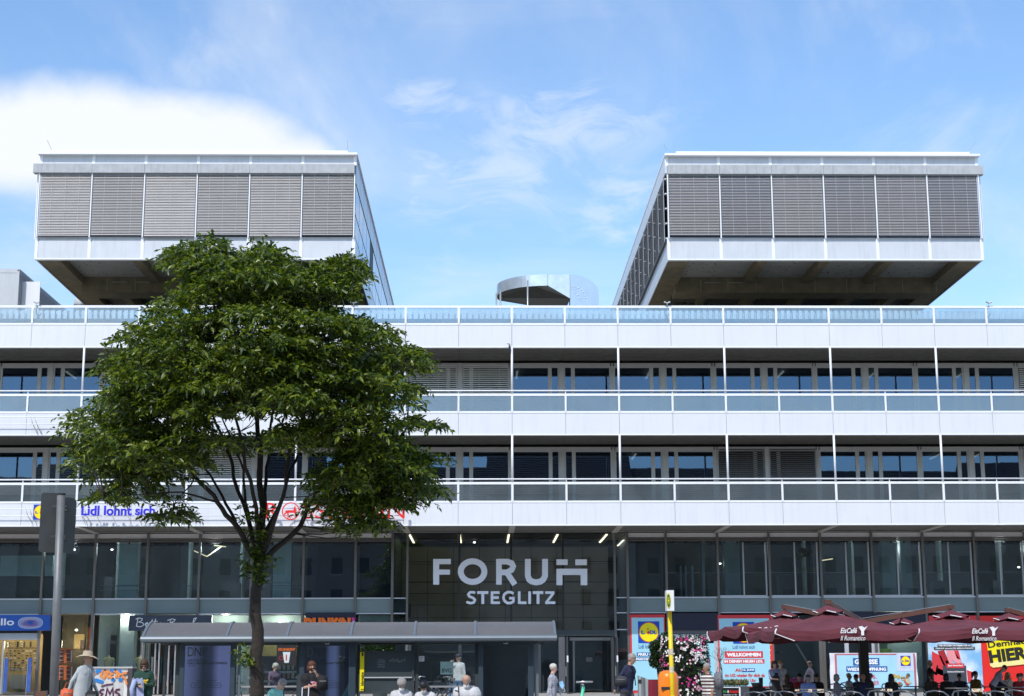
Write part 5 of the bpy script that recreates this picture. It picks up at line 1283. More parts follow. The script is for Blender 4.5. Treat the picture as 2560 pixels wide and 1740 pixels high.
# spectacle racks
for j, (py0, py1) in enumerate(((1621, 1658), (1663, 1700))):
    r_ = empty('spectacle_rack', at(164, py1, DS+.5), label='%s white rack of sunglasses with an orange header in the optician window' % ('upper' if j == 0 else 'lower'), cat='display rack')
    pf('back_panel', MATS['orange wall'], 146, 182, py0, py1, DS+.5, r_, .03); pf('rack_side', white, 177, 181, py0+4, py1-3, DS+.46, r_, .03)
    for c in (149, 166):
        for k in range(9): pf('sunglasses', dark if (k+c) % 3 else mulll_m, c, c+9, py0+5+k*3.4, py0+6.6+k*3.4, DS+.45, r_, .03)
# mannequins
def mannequin(px, py, Y, m, lab):
    p = empty('mannequin', at(px, py+34, Y), label=lab, cat='mannequin')
    q = MB(); skin = mat('mannequin white', (.60, .60, .56), .4)
    q.tube([(0, 0, .55), (0, 0, .64)], [.05, .045], 8); q.tube([(-.17, 0, .5), (-.27, .02, .28), (-.20, -.05, .08)], [.05, .042, .035], 8); q.tube([(.17, 0, .5), (.24, .02, .25), (.20, 0, .02)], [.05, .042, .035], 8)
    q.build('limbs', skin, p, smooth=True)
    q = MB(); q.tube([(0, 0, -.1), (0, 0, .1), (0, 0, .35), (0, 0, .5), (0, 0, .57)], [.15, .13, .17, .15, .06], 12)
    for v in range(len(q.v)): x, y, z = q.v[v]; q.v[v] = (x*1.12, y*.7, z)
    q.tube([(-.13, 0, .5), (-.24, 0, .36)], [.08, .085], 8); q.tube([(.13, 0, .5), (.23, 0, .36)], [.08, .085], 8)
    q.build('shirt', m, p, smooth=True)
    q = MB(); q.lathe([(.015, -.55), (.015, -.1)], 6); q.lathe([(.2, -.58), (.18, -.55)], 12); q.build('stand', mulll_m, p)
ylw = mat('pale yellow cotton', (.58, .56, .30), .8, var=.08, scale=8)
mannequin(271, 1638, DS+.5, ylw, 'headless white mannequin in a pale yellow T-shirt behind the cabinet'); mannequin(350, 1638, DS+.5, ylw, 'headless mannequin in a sleeveless yellow top at the fashion shop door')
# ------------------------------------------------------------------ bus stop pole, bins, planters, signs on the right
YP = 33.0
bp = empty('bus_stop_pole', (at(1682, 1740, YP).x, YP, zg(YP)), label='yellow bus stop pole with a white box and round H sign on top', cat='bus stop sign')
o = wl(bp)
q = MB(); ya = mat('pole yellow paint', (.80, .56, .005), .4, var=.06, scale=5, streak=.12); a = at(1683, 1760, YP)-o; b = at(1674, 1528, YP)-o
q.tube([(a.x, 0, 0), (b.x, 0, b.z)], [.045, .042], 14); q.build('pole', ya, bp, smooth=True)
for f, m_ in ((.52, mat('peeled sticker', (.6, .5, .35), .7, var=.4, scale=20)), (.66, MATS['peeled sticker']), (.3, ya)):
    q = MB(); q.lathe([(.048, 0), (.048, .12)], 14, (a.x+(b.x-a.x)*f, 0, b.z*f)); q.build('sticker_band', m_, bp)
q = MB(); a, b = at(1664, 1528, YP)-o, at(1681, 1477, YP)-o; q.box(a.x, b.x, -.25, .06, a.z, b.z); bx = q.build('sign_box', white, bp)
q = MB(); c_ = at(1667, 1503, YP)-o
disc(q, (c_.x+.005, c_.z), .155, -.262, -.252, 0, 24, rx=.045); disc(q, (c_.x+.005, c_.z), .13, -.272, -.262, 1, 24, rx=.036); q.build('stop_disc', [yel, mat('stop green', (.03, .12, .04), .5)], bp)
q = MB(); q.poly([(c_.x-.012, c_.z-.07), (c_.x-.004, c_.z-.07), (c_.x-.004, c_.z-.01), (c_.x+.012, c_.z-.01), (c_.x+.012, c_.z-.07), (c_.x+.02, c_.z-.07), (c_.x+.02, c_.z+.07), (c_.x+.012, c_.z+.07), (c_.x+.012, c_.z+.01), (c_.x-.004, c_.z+.01), (c_.x-.004, c_.z+.07), (c_.x-.012, c_.z+.07)], -.282, -.273); q.build('stop_letter', yel, bp)
ob = empty('litter_bin', (at(1671, 1740, 34.5).x, 34.5, zg(34.5)), label='orange rounded litter bin hanging beside the yellow pole', cat='litter bin')
hb = ZL(1677, 34.5)-zg(34.5); r_ = 25*34.5/F_PX
q = MB(); q.lathe([(r_*.5, .35), (r_*.92, .42), (r_, .5), (r_, hb-.17), (r_*.93, hb-.09), (r_*.72, hb-.03), (r_*.35, hb-.003), (.01, hb)], 28); q.build('bin_shell', mat('bin orange', (.85, .21, .005), .35, var=.05), ob, smooth=True)
q = MB(); q.box(-r_*.75, r_*.2, -r_*1.0, -r_*.6, hb-.40, hb-.34); q.build('bin_slot', dark, ob); q = MB(); q.lathe([(.05, 0), (.05, .4)], 10); q.build('bin_post', darksteel, ob)
q = MB()
for k in range(5): q.stroke([(r_*.2+k*.02, .55+.07*k), (r_*.45, .6+.05*k), (r_*.7-k*.015, .5+.08*k)], .012, -r_*.93, -r_*.7)
q.build('scribble', prwhite, ob)
sb_ = empty('steel_ashtray_bin', (at(1608, 1740, 42).x, 42, zg(42)), label='brushed steel cylinder bin with a slanted top', cat='litter bin')
r_ = 13*42/F_PX; h1, h2 = ZL(1690, 42)-zg(42), ZL(1700, 42)-zg(42)
q = MB(); n_ = 24; vs = []
for k in range(n_): t = 2*math.pi*k/n_; vs += [(r_*math.cos(t), r_*math.sin(t), 0.05), (r_*math.cos(t), r_*math.sin(t), h1+(h2-h1)*(math.cos(t)+1)/2)]
q.add(vs, [(2*k, 2*((k+1) % n_), 2*((k+1) % n_)+1, 2*k+1) for k in range(n_)]+[tuple(2*k+1 for k in range(n_))]); q.build('shell', steel2, sb_, smooth=False)
q = MB(); q.box(-r_*.95, -r_*.4, -r_*1.02, -r_*.6, h1-.2, h1-.1); q.build('slot', dark, sb_)
def pot(px, D_, m, w, h, lab, name='planter'):
    p = empty(name, (at(px, 1740, D_).x, D_, zg(D_)), label=lab, cat='planter'); q = MB(); q.lathe([(w*.75, 0), (w, h), (w*.93, h), (w*.9, h-.06)], 18); q.build('pot', m, p, smooth=False)
    q = MB(); q.lathe([(w*.89, h-.08), (w*.89, h-.05)], 14); q.build('soil', mat('soil', (.03, .02, .015), .9), p); return p
def leaves_mesh(C, Rr, size, name, mats, parent, up_=.3, aspect=.45, droop=.0, seed=1):
    """C: leaf positions, Rr: outward directions; one mesh of folded leaves"""
    g = np.random.RandomState(seed); n = len(C); D = Rr+g.randn(n, 3)*.55+np.array([0, 0, up_]); D /= np.linalg.norm(D, axis=1)[:, None]
    U = g.randn(n, 3)*.5+np.array([0, -.25, 1.]); Sd = np.cross(D, U); Sd /= np.linalg.norm(Sd, axis=1)[:, None]+1e-9; Nn = np.cross(Sd, D)
    L = (size*(.7+.6*g.rand(n)))[:, None]; w = L*aspect/2
    D2 = D.copy(); D2[:, 2] -= droop; 
    b = C; t = C+D*L*.55+D2*L*.45
    l1 = C+D*L*.28-Sd*w*.8+Nn*w*.25; r1 = C+D*L*.28+Sd*w*.8+Nn*w*.25
    l2 = C+D*L*.62-Sd*w*.85+Nn*w*.18; r2 = C+D*L*.62+Sd*w*.85+Nn*w*.18
    V = np.stack([b, l1, l2, t, r2, r1], 1).reshape(-1, 3)
    me = bpy.data.meshes.new(name); me.vertices.add(len(V)); me.vertices.foreach_set('co', V.ravel().astype(np.float32))
    idx = (np.arange(n)*6)[:, None]; Fc = np.concatenate([idx+np.array([[0, 1, 2, 3]]), idx+np.array([[0, 3, 4, 5]])], 1).reshape(-1)
    me.loops.add(len(Fc)); me.loops.foreach_set('vertex_index', Fc.astype(np.int32))
    nf = n*2; me.polygons.add(nf); me.polygons.foreach_set('loop_start', (np.arange(nf)*4).astype(np.int32)); me.polygons.foreach_set('loop_total', np.full(nf, 4, np.int32))
    for m in mats: me.materials.append(m)
    me.polygons.foreach_set('material_index', np.repeat(g.randint(0, len(mats), n), 2).astype(np.int32))
    me.update(calc_edges=True); me.validate()
    ob_ = bpy.data.objects.new(name, me); COL.objects.link(ob_); ob_.parent = parent; ob_['kind'] = 'stuff'
    return ob_
def leafmat(name, col, tr=.35, rough=.38):
    m = bpy.data.materials.new(name); m.use_nodes = True; t = m.node_tree; b = t.nodes['Principled BSDF']; o = t.nodes['Material Output']
    g = t.nodes.new('ShaderNodeNewGeometry'); n = t.nodes.new('ShaderNodeTexNoise'); n.inputs['Scale'].default_value = 3.0
    mr = t.nodes.new('ShaderNodeMapRange'); mr.inputs[3].default_value = .7; mr.inputs[4].default_value = 1.3
    vm = t.nodes.new('ShaderNodeVectorMath'); vm.operation = 'SCALE'; vm.inputs[0].default_value = col
    t.links.new(g.outputs['Position'], n.inputs['Vector']); t.links.new(n.outputs[0], mr.inputs[0]); t.links.new(mr.outputs[0], vm.inputs['Scale']); t.links.new(vm.outputs[0], b.inputs['Base Color'])
    b.inputs['Roughness'].default_value = rough; b.inputs['Specular IOR Level'].default_value = .55
    tl = t.nodes.new('ShaderNodeBsdfTranslucent'); v2 = t.nodes.new('ShaderNodeVectorMath'); v2.operation = 'MULTIPLY'; v2.inputs[1].default_value = (1.6, 1.7, .6)
    t.links.new(vm.outputs[0], v2.inputs[0]); t.links.new(v2.outputs[0], tl.inputs[0])
    ms = t.nodes.new('ShaderNodeMixShader'); ms.inputs[0].default_value = tr
    t.links.new(b.outputs[0], ms.inputs[1]); t.links.new(tl.outputs[0], ms.inputs[2]); t.links.new(ms.outputs[0], o.inputs[0]); MATS[name] = m
    return m
lf = [leafmat('leaf deep', (.030, .058, .004), .25, .45), leafmat('leaf mid', (.070, .11, .007), .30, .38), leafmat('leaf light', (.16, .20, .02), .34, .32)]
lfd = [leafmat('box leaf deep', (.012, .030, .010), .15), leafmat('box leaf mid', (.022, .050, .014), .15), leafmat('box leaf light', (.05, .09, .02), .15)]
bark = mat('bark', (.030, .023, .018), .9, var=.4, scale=14, bump=.8, bscale=30)
def ball_leaves(balls, n, size, seed):
    g = np.random.RandomState(seed); C, D = [], []
    for (c, r) in balls:
        k = int(n*(r**2)/sum(b[1]**2 for b in balls)); d = g.randn(k, 3); d /= np.linalg.norm(d, axis=1)[:, None]
        rad = r*(.72+.34*g.rand(k))[:, None]; C.append(np.array(c)+d*rad); D.append(d)
    return np.concatenate(C), np.concatenate(D)
def topiary(px, D_, balls_px, lab, n, size, seed, potw=.3):
    p = empty('clipped_shrub', (at(px, 1740, D_).x, D_, zg(D_)), label=lab, cat='shrub'); o = wl(p); kk = D_/F_PX
    balls = [(tuple(at(x, y, D_+dy)-o), r*kk) for x, y, r, dy in balls_px]
    q = MB()
    zz_ = min(b[0][2] for b in balls); q.tube([(0, 0, 0), (balls[0][0][0]*.5, 0, zz_*.6), balls[0][0]], [.05, .04, .03], 8)
    for b in balls[1:]: q.tube([(balls[0][0][0]*.5, 0, zz_*.6), b[0]], [.03, .015], 6)
    q.build('stem', bark, p)
    q = MB()
    for c, r in balls: q.ell(c, r*.8, r*.8, r*.8, 12)
    tag(q.build('inner_foliage', lfd[0], p), kind='stuff')
    C, Dd = ball_leaves(balls, n, size, seed); leaves_mesh(C, Dd, size, 'leaves', lfd, p, .1, .6, seed=seed)
    q = MB(); q.lathe([(potw*.8, 0), (potw, .5), (potw*.9, .5)], 16); q.build('pot', darksteel, p)
topiary(950, 62, [(950, 1600, 20, 0), (928, 1616, 16, 0), (972, 1615, 16, .1), (950, 1618, 22, -.1), (905, 1632, 12, 0)], 'tall dark clipped conifer seen over the shelter information board', 7000, .07, 3)
topiary(1650, 40, [(1651, 1632, 22, 0), (1663, 1600, 16, .1), (1640, 1652, 16, 0), (1666, 1620, 16, -.1), (1672, 1650, 14, .1), (1668, 1590, 9, 0), (1639, 1617, 14, 0), (1660, 1670, 10, .1)], 'dark clipped shrub with round heads left of the flower tower', 9000, .045, 4, .25)
# flower tower
YT_ = 39.0
ft = empty('flower_tower', (at(1714, 1740, YT_).x, YT_, zg(YT_)), label='tiered tower planter overflowing with white and magenta petunias', cat='flower planter')
o = wl(ft); kk = YT_/F_PX; zt_ = ZL(1590, YT_)-o.z
q = MB(); q.lathe([(.42, 0), (.40, .6), (.34, zt_-.3), (.15, zt_-.05)], 18); q.build('core', mat('tower dark liner', (.02, .02, .018), .8), ft)
for k in range(7):
    z_ = .35+k*(zt_-.5)/6.6; rr_ = .46-.025*k; q = MB(); q.lathe([(rr_, z_), (rr_+.03, z_+.07), (rr_-.03, z_+.075)], 20); q.build('tier_ring', mat('tier ring black', (.025, .024, .026), .5), ft)
g = np.random.RandomState(11); nl = 5200; th = g.rand(nl)*2*math.pi; zz_ = .3+g.rand(nl)**.9*(zt_-.3); rr_ = (.56-.10*(zz_/zt_)**3)*(.85+.25*g.rand(nl))
C = np.stack([rr_*np.cos(th), rr_*np.sin(th), zz_], 1); Dd = np.stack([np.cos(th), np.sin(th), 0*th], 1)
leaves_mesh(C, Dd, .07, 'leaves', lfd, ft, 0, .5, .4, seed=8)
fm_ = [mat('petal white', (.80, .77, .74), .6), mat('petal magenta', (.55, .02, .22), .6), mat('petal rose', (.72, .42, .50), .6)]
q = MB(); clusters = [(g.rand()*2*math.pi, .45+g.rand()*(zt_-.5), int(g.rand() < .42)) for _ in range(40)]
clusters += [(R(-90+v), h, m_) for v, h, m_ in ((-40, zt_-.12, 0), (-8, zt_-.12, 1), (35, zt_-.14, 0), (52, zt_-.3, 0), (-50, zt_-.45, 0), (30, zt_-.45, 0), (50, zt_-.6, 0), (45, zt_-.85, 1), (10, zt_-1.05, 1), (42, zt_-1.1, 0), (-30, zt_-1.0, 2), (-5, zt_-1.3, 0), (25, zt_-1.25, 2), (10, zt_-1.55, 1), (-5, .62, 0), (-40, .8, 2))]
for tc_, zc2, mi in clusters:
    for _ in range(11):
        t_, z_ = tc_+g.randn()*.16, min(zc2+g.randn()*.055, zt_-.02); r2 = .62-.09*(z_/zt_)**3; mi2 = mi if g.rand() < .8 else 2
        c_ = Vector((r2*math.cos(t_), r2*math.sin(t_), z_)); nn = Vector((math.cos(t_)+g.randn()*.3, math.sin(t_)+g.randn()*.3, .3+g.randn()*.3)).normalized()
        a_ = nn.cross(Vector((0, 0, 1))).normalized(); b_ = nn.cross(a_); s_f = .024+.008*g.rand()
        vs = [c_+nn*.0]+[c_+(a_*math.cos(2*math.pi*k/10)+b_*math.sin(2*math.pi*k/10))*s_f*(1 if k % 2 else .78)+nn*.015 for k in range(10)]
        q.add(vs, [(0, 1+k, 1+(k+1) % 10) for k in range(10)], mi2)
tag(q.build('petunia_flowers', fm_, ft), kind='stuff')
# A-board, planter box with bare shrub, menu board
ab = empty('pavement_board', (at(1713, 1740, 41).x, 41, zg(41)), label='folding white framed pavement board below the flower tower', cat='pavement board')
for s in (-1, 1):
    q = MB(); z_ = ZL(1713, 41)-zg(41)
    for x in (-.17, .17): q.bar((x+s*.13, 0, 0), (x*.55+s*.02, 0, z_), .035)
    q.build('frame_leg', white, ab); q = MB(); q.obox((s*.07-.02, .01, z_*.5), Vector((.11, 0, 0)), Vector((0, .01, 0)), Vector((.0, 0, z_*.42))); q.build('board_face', mat('chalk board', (.05, .08, .07), .6, var=.6, scale=14), ab)
pl_ = empty('planter_box', (at(1850, 1740, 44).x, 44, zg(44)), label='long dark planter box with grassy plants and a bare twiggy shrub', cat='planter')
a, b = at(1782, 1716, 44)-wl(pl_), at(1872, 1714, 44)-wl(pl_)
q = MB(); q.box(a.x, b.x, 0, .4, 0, a.z+.0); q.build('box', mat('planter slate', (.05, .052, .058), .6), pl_)
g = np.random.RandomState(4); n = 1500; C = np.stack([a.x+g.rand(n)*(b.x-a.x), .05+g.rand(n)*.3, a.z+g.rand(n)*.1], 1); leaves_mesh(C, np.tile([0, -.2, 1.], (n, 1)), .10, 'grassy_leaves', [mat('dry leaf', (.22, .20, .10)), lfd[2]], pl_, .3, .25, seed=2)
q = MB(); o = wl(pl_); base = at(1806, 1712, 44.2)-o
rr_ = random.Random(3)
def twig(p, d, L, r, dep):
    e = p+d*L; q.tube([p, (p+e)/2+Vector((rr_.uniform(-.03, .03), 0, rr_.uniform(-.02, .02))), e], [r, r*.8, r*.6], 5)
    if dep:
        for _ in range(2 if dep < 3 else 3): twig(e, (d+Vector((rr_.uniform(-.9, .9), rr_.uniform(-.4, .4), rr_.uniform(-.15, .5)))).normalized(), L*rr_.uniform(.62, .82), r*.6, dep-1)
twig(base, Vector((0, 0, 1)), .35, .022, 4); q.build('bare_shrub', mat('twig brown', (.10, .065, .045), .8), pl_)
mb_ = empty('menu_board', (at(1826, 1740, 43).x, 43, zg(43)), label='black cafe board with green, white and red lettering before the planter', cat='menu board')
a, b = at(1804, 1752, 43), at(1850, 1719, 43)
pf('board_face', mat('cafe board black', (.008, .008, .01), .4), 1804, 1850, 1719, 1752, 43, mb_, .02)
for c0, c1, r0_, r1_ in ((1802, 1850, 1717.5, 1719.5), (1848, 1850.5, 1719.5, 1752)): pf('board_edge', white, c0, c1, r0_, r1_, 42.99, mb_, .03)
wtext('Eis', mat('sign green', (.02, .25, .05)), 1807, 1817, 1725.5, 1732, 42.97, mb_, shear=.3, bold=.03, ext=.002); wtext('&', prwhite, 1818.5, 1822.5, 1725, 1732, 42.97, mb_, bold=.02, ext=.002); wtext('Romantico', redm, 1824, 1847, 1725, 1732, 42.97, mb_, shear=.3, bold=.03, ext=.002); wtext('Eismanufaktur seit 1992', prwhite, 1809, 1842, 1735.5, 1738.5, 42.97, mb_, ext=.002)
pot(1626, 47, mat('dark red pot', (.22, .015, .03), .4), .28, ZL(1700, 47)-zg(47), 'tall dark red planter between the steel bin and the orange bin')
sc_ = empty('electric_scooter', (at(1452, 1745, 36).x, 36, zg(36)), label='mint green stem of a rental scooter parked before the entrance', cat='scooter')
o = wl(sc_); q = MB(); a, b = at(1453, 1745, 36)-o, at(1459, 1717, 36)-o
q.tube([(a.x-.12, 0, .12), b], .035, 10); q.build('stem', mat('mint paint', (.10, .62, .36), .35), sc_, smooth=True)
q = MB(); q.tube([b, b+Vector((-.015, 0, .05))], .02, 8); q.tube([b+Vector((-.02, -.22, .05)), b+Vector((-.02, .22, .05))], .015, 8); q.build('handlebar', mat('grip grey', (.3, .32, .34)), sc_)
q = MB(); q.box(-.6+a.x, a.x-.1, -.07, .07, .1, .14); q.build('deck', dark, sc_)
for x in (a.x-.68, a.x-.05): q = MB(); q.tube([(x, -.02, .1), (x, .02, .1)], .1, 16); q.build('wheel', dark, sc_)
br = empty('door_crossbar', at(1480, 1704, DS-2), label='polished horizontal bar before the open entrance', cat='barrier')
q = MB(); o = wl(br); q.tube([at(1440, 1705, DS-2)-o, at(1482, 1704, DS-2)-o], .05, 8); q.build('bar', steel2, br, smooth=True); q = MB(); q.tube([Vector((-.5, 0, 0)), Vector((-.5, 0, -o.z))], .04, 8); q.build('bar_post', darksteel, br)
# bicycles behind the shelter glass
def bicycle(px, D_, rz, lab):
    p = empty('bicycle', (at(px, 1740, D_).x, D_, zg(D_)), rz, label=lab, cat='bicycle')
    for x in (-.52, .52):
        q = MB(); q.stroke([(x+.33*math.cos(k*math.pi/12), .34+.33*math.sin(k*math.pi/12)) for k in range(24)], .035, -.018, .018, closed=True); q.build('wheel', dark, p)
        q = MB()
        for k in range(10): q.tube([(x, 0, .34), (x+.32*math.cos(k*.628), 0, .34+.32*math.sin(k*.628))], .003, 4)
        tag(q.build('spokes', steel2, p), kind='stuff')
    q = MB(); fr = mat('bicycle frame dark', (.03, .035, .05), .3, .3)
    for a, b in (((-.52, 0, .34), (-.1, 0, .30)), ((-.1, 0, .3), (-.22, 0, .85)), ((-.52, 0, .34), (-.2, 0, .78)), ((-.1, 0, .3), (.36, 0, .78)), ((-.2, 0, .78), (.35, 0, .86)), ((.52, 0, .34), (.34, 0, .98))): q.tube([a, b], .018, 8)
    q.build('frame', fr, p, smooth=True)
    q = MB(); q.tube([(.34, 0, .98), (.36, 0, 1.05)], .014, 6); q.tube([(.22, -.30, 1.07), (.36, -.2, 1.09), (.38, 0, 1.06), (.36, .2, 1.09), (.22, .30, 1.07)], .014, 8); q.build('handlebar', steel2, p, smooth=True)
    q = MB(); q.ell((-.24, 0, .92), .14, .07, .035, 10); q.build('saddle', dark, p)
    q = MB(); q.lathe([(.06, -.05), (.075, .05)], 10, (.47, 0, 1.0)); q.build('lamp', mulll_m, p)
bicycle(1095, 50, R(15), 'dark bicycle with steel handlebar behind the shelter glass under the BVG sticker'); bicycle(1075, 51.5, R(170), 'second dark bicycle parked behind the first, its saddle to the right'); bicycle(615, 50, R(-20), 'bicycle with a basket seen left of the tree trunk'); bicycle(722, 50.5, R(12), 'dark bicycle in front of the doughnut shop window')
# ------------------------------------------------------------------ the tree
YT = 35.0
tr = empty('street_tree', (at(643, 1740, YT).x, YT, zg(YT)), label='large leafy street tree with a slim dark trunk before the shopping centre', cat='tree')
o = wl(tr)
def tp(px, py, dy=0): return at(px, py, YT+dy)-o
skel = [([(643, 1760, 0), (642, 1650, 0), (641, 1500, 0), (647, 1400, 0)], [.155, .135, .118, .11]),
        ([(647, 1400, 0), (655, 1300, .1), (652, 1180, .1), (645, 1060, 0), (652, 900, .1), (650, 760, 0), (655, 620, 0)], [.105, .085, .06, .05, .04, .025, .01]),
        ([(645, 1405, 0), (592, 1320, -.2), (545, 1255, -.4), (490, 1190, -.6), (430, 1100, -.8), (330, 990, -1.2), (250, 950, -1.3)], [.075, .06, .05, .042, .032, .02, .008]),
        ([(646, 1380, 0), (605, 1260, .5), (570, 1130, .8), (520, 1000, 1.2), (450, 850, 1.5)], [.06, .045, .035, .025, .01]),
        ([(650, 1340, 0), (625, 1200, -.7), (595, 1080, -1.2), (560, 900, -1.6), (530, 720, -1.4)], [.05, .04, .03, .02, .008]),
        ([(652, 1330, 0), (668, 1200, .8), (672, 1080, 1.3), (720, 900, 1.6), (760, 760, 1.3)], [.05, .04, .03, .02, .008]),
        ([(652, 1392, 0), (700, 1275, -.5), (722, 1150, -.8), (765, 1000, -1.2), (810, 800, -1.2), (840, 700, -1)], [.06, .045, .036, .028, .015, .006]),
        ([(650, 1405, 0), (735, 1335, .1), (785, 1250, .2), (810, 1190, .3), (900, 1110, .4), (1020, 1060, .4)], [.07, .058, .045, .034, .022, .008]),
        ([(785, 1250, .2), (860, 1215, -.2), (950, 1190, -.4), (1030, 1190, -.5)], [.03, .022, .014, .006]),
        ([(655, 1360, 0), (705, 1240, .9), (750, 1120, 1.3), (850, 980, 1.5), (930, 900, 1.4)], [.05, .038, .028, .018, .007]),
        ([(545, 1255, -.4), (450, 1230, -.7), (360, 1235, -1), (260, 1245, -1.1)], [.025, .018, .012, .005]),
        ([(490, 1190, -.6), (455, 1240, -.9), (410, 1290, -1.1)], [.018, .012, .005]),
        ([(592, 1320, -.2), (560, 1240, .6), (480, 1130, 1.2), (380, 1050, 1.5)], [.04, .03, .02, .008]),
        ([(620, 1310, .1), (612, 1200, .2), (585, 1100, .1), (500, 950, 0)], [.035, .028, .02, .01]),
        ([(640, 1440, 0), (622, 1420, -.1), (618, 1405, -.15)], [.015, .01, .005])]
sk = []
for k, (pts, rs) in enumerate(skel):
    P3 = [tp(*p) for p in pts]; dense, dr = [], []
    for i in range(len(P3)-1):
        for j in range(4):
            f = j/4; p = P3[i].lerp(P3[i+1], f); w_ = .035*(i > 0 or k > 0)
            dense.append(p+Vector((math.sin(i*5.1+j*1.7+k), math.cos(i*3.3+j*2.1+k), 0))*w_); dr.append(rs[i]*(1-f)+rs[i+1]*f)
    dense.append(P3[-1]); dr.append(rs[-1])
    q = MB(); q.tube(dense, dr, 12 if k == 0 else 9); q.build('trunk' if k == 0 else 'limb', bark, tr, smooth=True)
    if k: sk += dense[4:]
blobs = [(455,640,22,18),(512,622,24,22),(870,672,24,22),(222,958,40,30),(200,1062,30,24),(205,1165,32,30),(1090,1150,30,26),(1062,1220,28,22),(930,1312,26,14),(952,842,26,22),(1040,893,22,22),(520,690,75,62),(654,665,38,60),(600,720,130,75),(780,735,95,62),(840,700,38,42),(730,700,70,40),(450,790,95,65),(600,850,190,115),(800,850,120,95),(895,840,52,52),
 (330,945,92,85),(420,930,140,105),(268,1070,75,90),(370,1080,120,95),(300,1180,75,48),(395,1262,55,34),(275,1243,50,14),(560,975,140,95),(700,970,130,95),(560,1120,70,32),(440,1165,60,35),
 (850,980,100,75),(985,960,62,75),(900,1060,120,70),(1030,1070,72,58),(960,1135,95,60),(990,1215,70,50),(930,1262,70,42),(840,1195,45,35),(312,835,28,12),(1085,1062,26,14),(1010,890,36,30),(700,1100,60,24),(640,1105,60,20),(760,1090,60,40)]
blobs += [(250,1130,60,45),(340,1215,50,24),(900,1180,80,55),(1000,1170,60,55),(850,1250,40,22),(990,1255,45,22),(400,1285,36,14),(905,1300,40,14),(656,640,9,16),(880,672,12,16),(540,1110,60,22),(720,1085,50,20)]
blobs = [b for b in blobs if b[:2] not in ((1030, 1070), (222, 958))]
blobs = [b for b in blobs if b[:2] not in ((560, 1120), (700, 1100), (640, 1105), (395, 1262))]
blobs = [(645+(a-645)*(.95 if b > 900 else .92), b+6, c*.86, d*.86) for a, b, c, d in blobs]
g = np.random.RandomState(21)
cx_, cy_ = 645, 950; C, Dd, tw = [], [], MB(); sec = []
area = sum(a*b for _, _, a, b in blobs); NTW = 10500
sk_np = np.array([tuple(v) for v in sk])
for bi, (bx_, by_, ra, rb) in enumerate(blobs):
    k = max(12, int(NTW*(ra*rb)**.9/sum((a*b)**.9 for _, _, a, b in blobs)))
    ex = ((bx_-cx_)/470)**2+((by_-cy_)/370)**2; dep = 3.6*math.sqrt(max(.05, 1-min(ex, .97)))
    layers = [(-dep*.75, .38), (-dep*.3, .22), (dep*.15, .2), (dep*.6, .2)] if dep > 1.2 else [(-.4, .5), (.4, .5)]
    for dl, fr_ in layers:
        nsub = max(2, int(k*fr_/13))
        for _s in range(nsub):
            d = g.randn(3); d /= np.linalg.norm(d)
            rad = .62+.42*g.rand()
            pc = tp(bx_+d[0]*ra*rad, by_-d[2]*rb*rad, dl+d[1]*ra*YT/F_PX*rad*.8)
            cr_ = .30+.22*g.rand()
            if g.rand() < .35: sec.append(pc-Vector((0, 0, .1)))
            for _ in range(14):
                e_ = g.randn(3); e_ /= np.linalg.norm(e_); e_[2] = abs(e_[2])*.9-.35
                p = pc+Vector((e_[0], e_[1], e_[2]*.62))*cr_*(.35+.6*g.rand())
                Tv = Vector((d[0]*.5+e_[0]*.8, d[1]*.5+e_[1]*.8-.1, e_[2]*.35+.14)).normalized(); L = .26+.2*g.rand()
                nleaf = 8
                side = Tv.cross(Vector((0, 0, 1))); side = side.normalized() if side.length > .05 else Vector((1, 0, 0))
                for j in range(nleaf):
                    f = (j+.5)/nleaf; q_ = p+Tv*L*f+Vector((0, 0, -.42*f*f*L))
                    sd = 1 if j % 2 else -1
                    C.append(tuple(q_)); Dd.append(tuple(Tv*.8+side*sd*.95*(1-f*.5)+Vector((0, 0, -.28-.3*f))))
                if g.rand() < .25: tw.tube([p-Tv*.1, p+Tv*L*.5+Vector((0, 0, -.15*L)), p+Tv*L+Vector((0, 0, -.42*L))], [.006, .004, .002], 4, cap=False)
for p in sec:
    d_ = np.linalg.norm(sk_np-np.array(tuple(p)), axis=1)+np.maximum(0, sk_np[:, 2]-p.z)*1.5; s_ = Vector(sk_np[int(np.argmin(d_))])
    m_ = s_.lerp(p, .5)+Vector((0, 0, -.08)); tw.tube([s_, m_, p], [.014, .010, .005], 5, cap=False)
tag(tw.build('twigs', bark, tr), kind='stuff')
for px, py, n_ in ((648, 1350, 14), (650, 1300, 10), (632, 1440, 10), (655, 1430, 10), (620, 1655, 6), (632, 1640, 6), (645, 1395, 16), (460, 1270, 8), (800, 1215, 10), (600, 1300, 6)):
    for _ in range(n_):
        p = tp(px+g.randn()*12, py+g.randn()*16, -.12); Tv = Vector((g.randn()*.8, -.5, .3)).normalized()
        for j in range(6): C.append(tuple(p+Tv*.05*j)); Dd.append((Tv.x+(1 if j % 2 else -1)*.7, Tv.y, -.1))
leaves_mesh(np.array(C), np.array(Dd), .138, 'leaves', lf, tr, .10, .42, .40, seed=5)
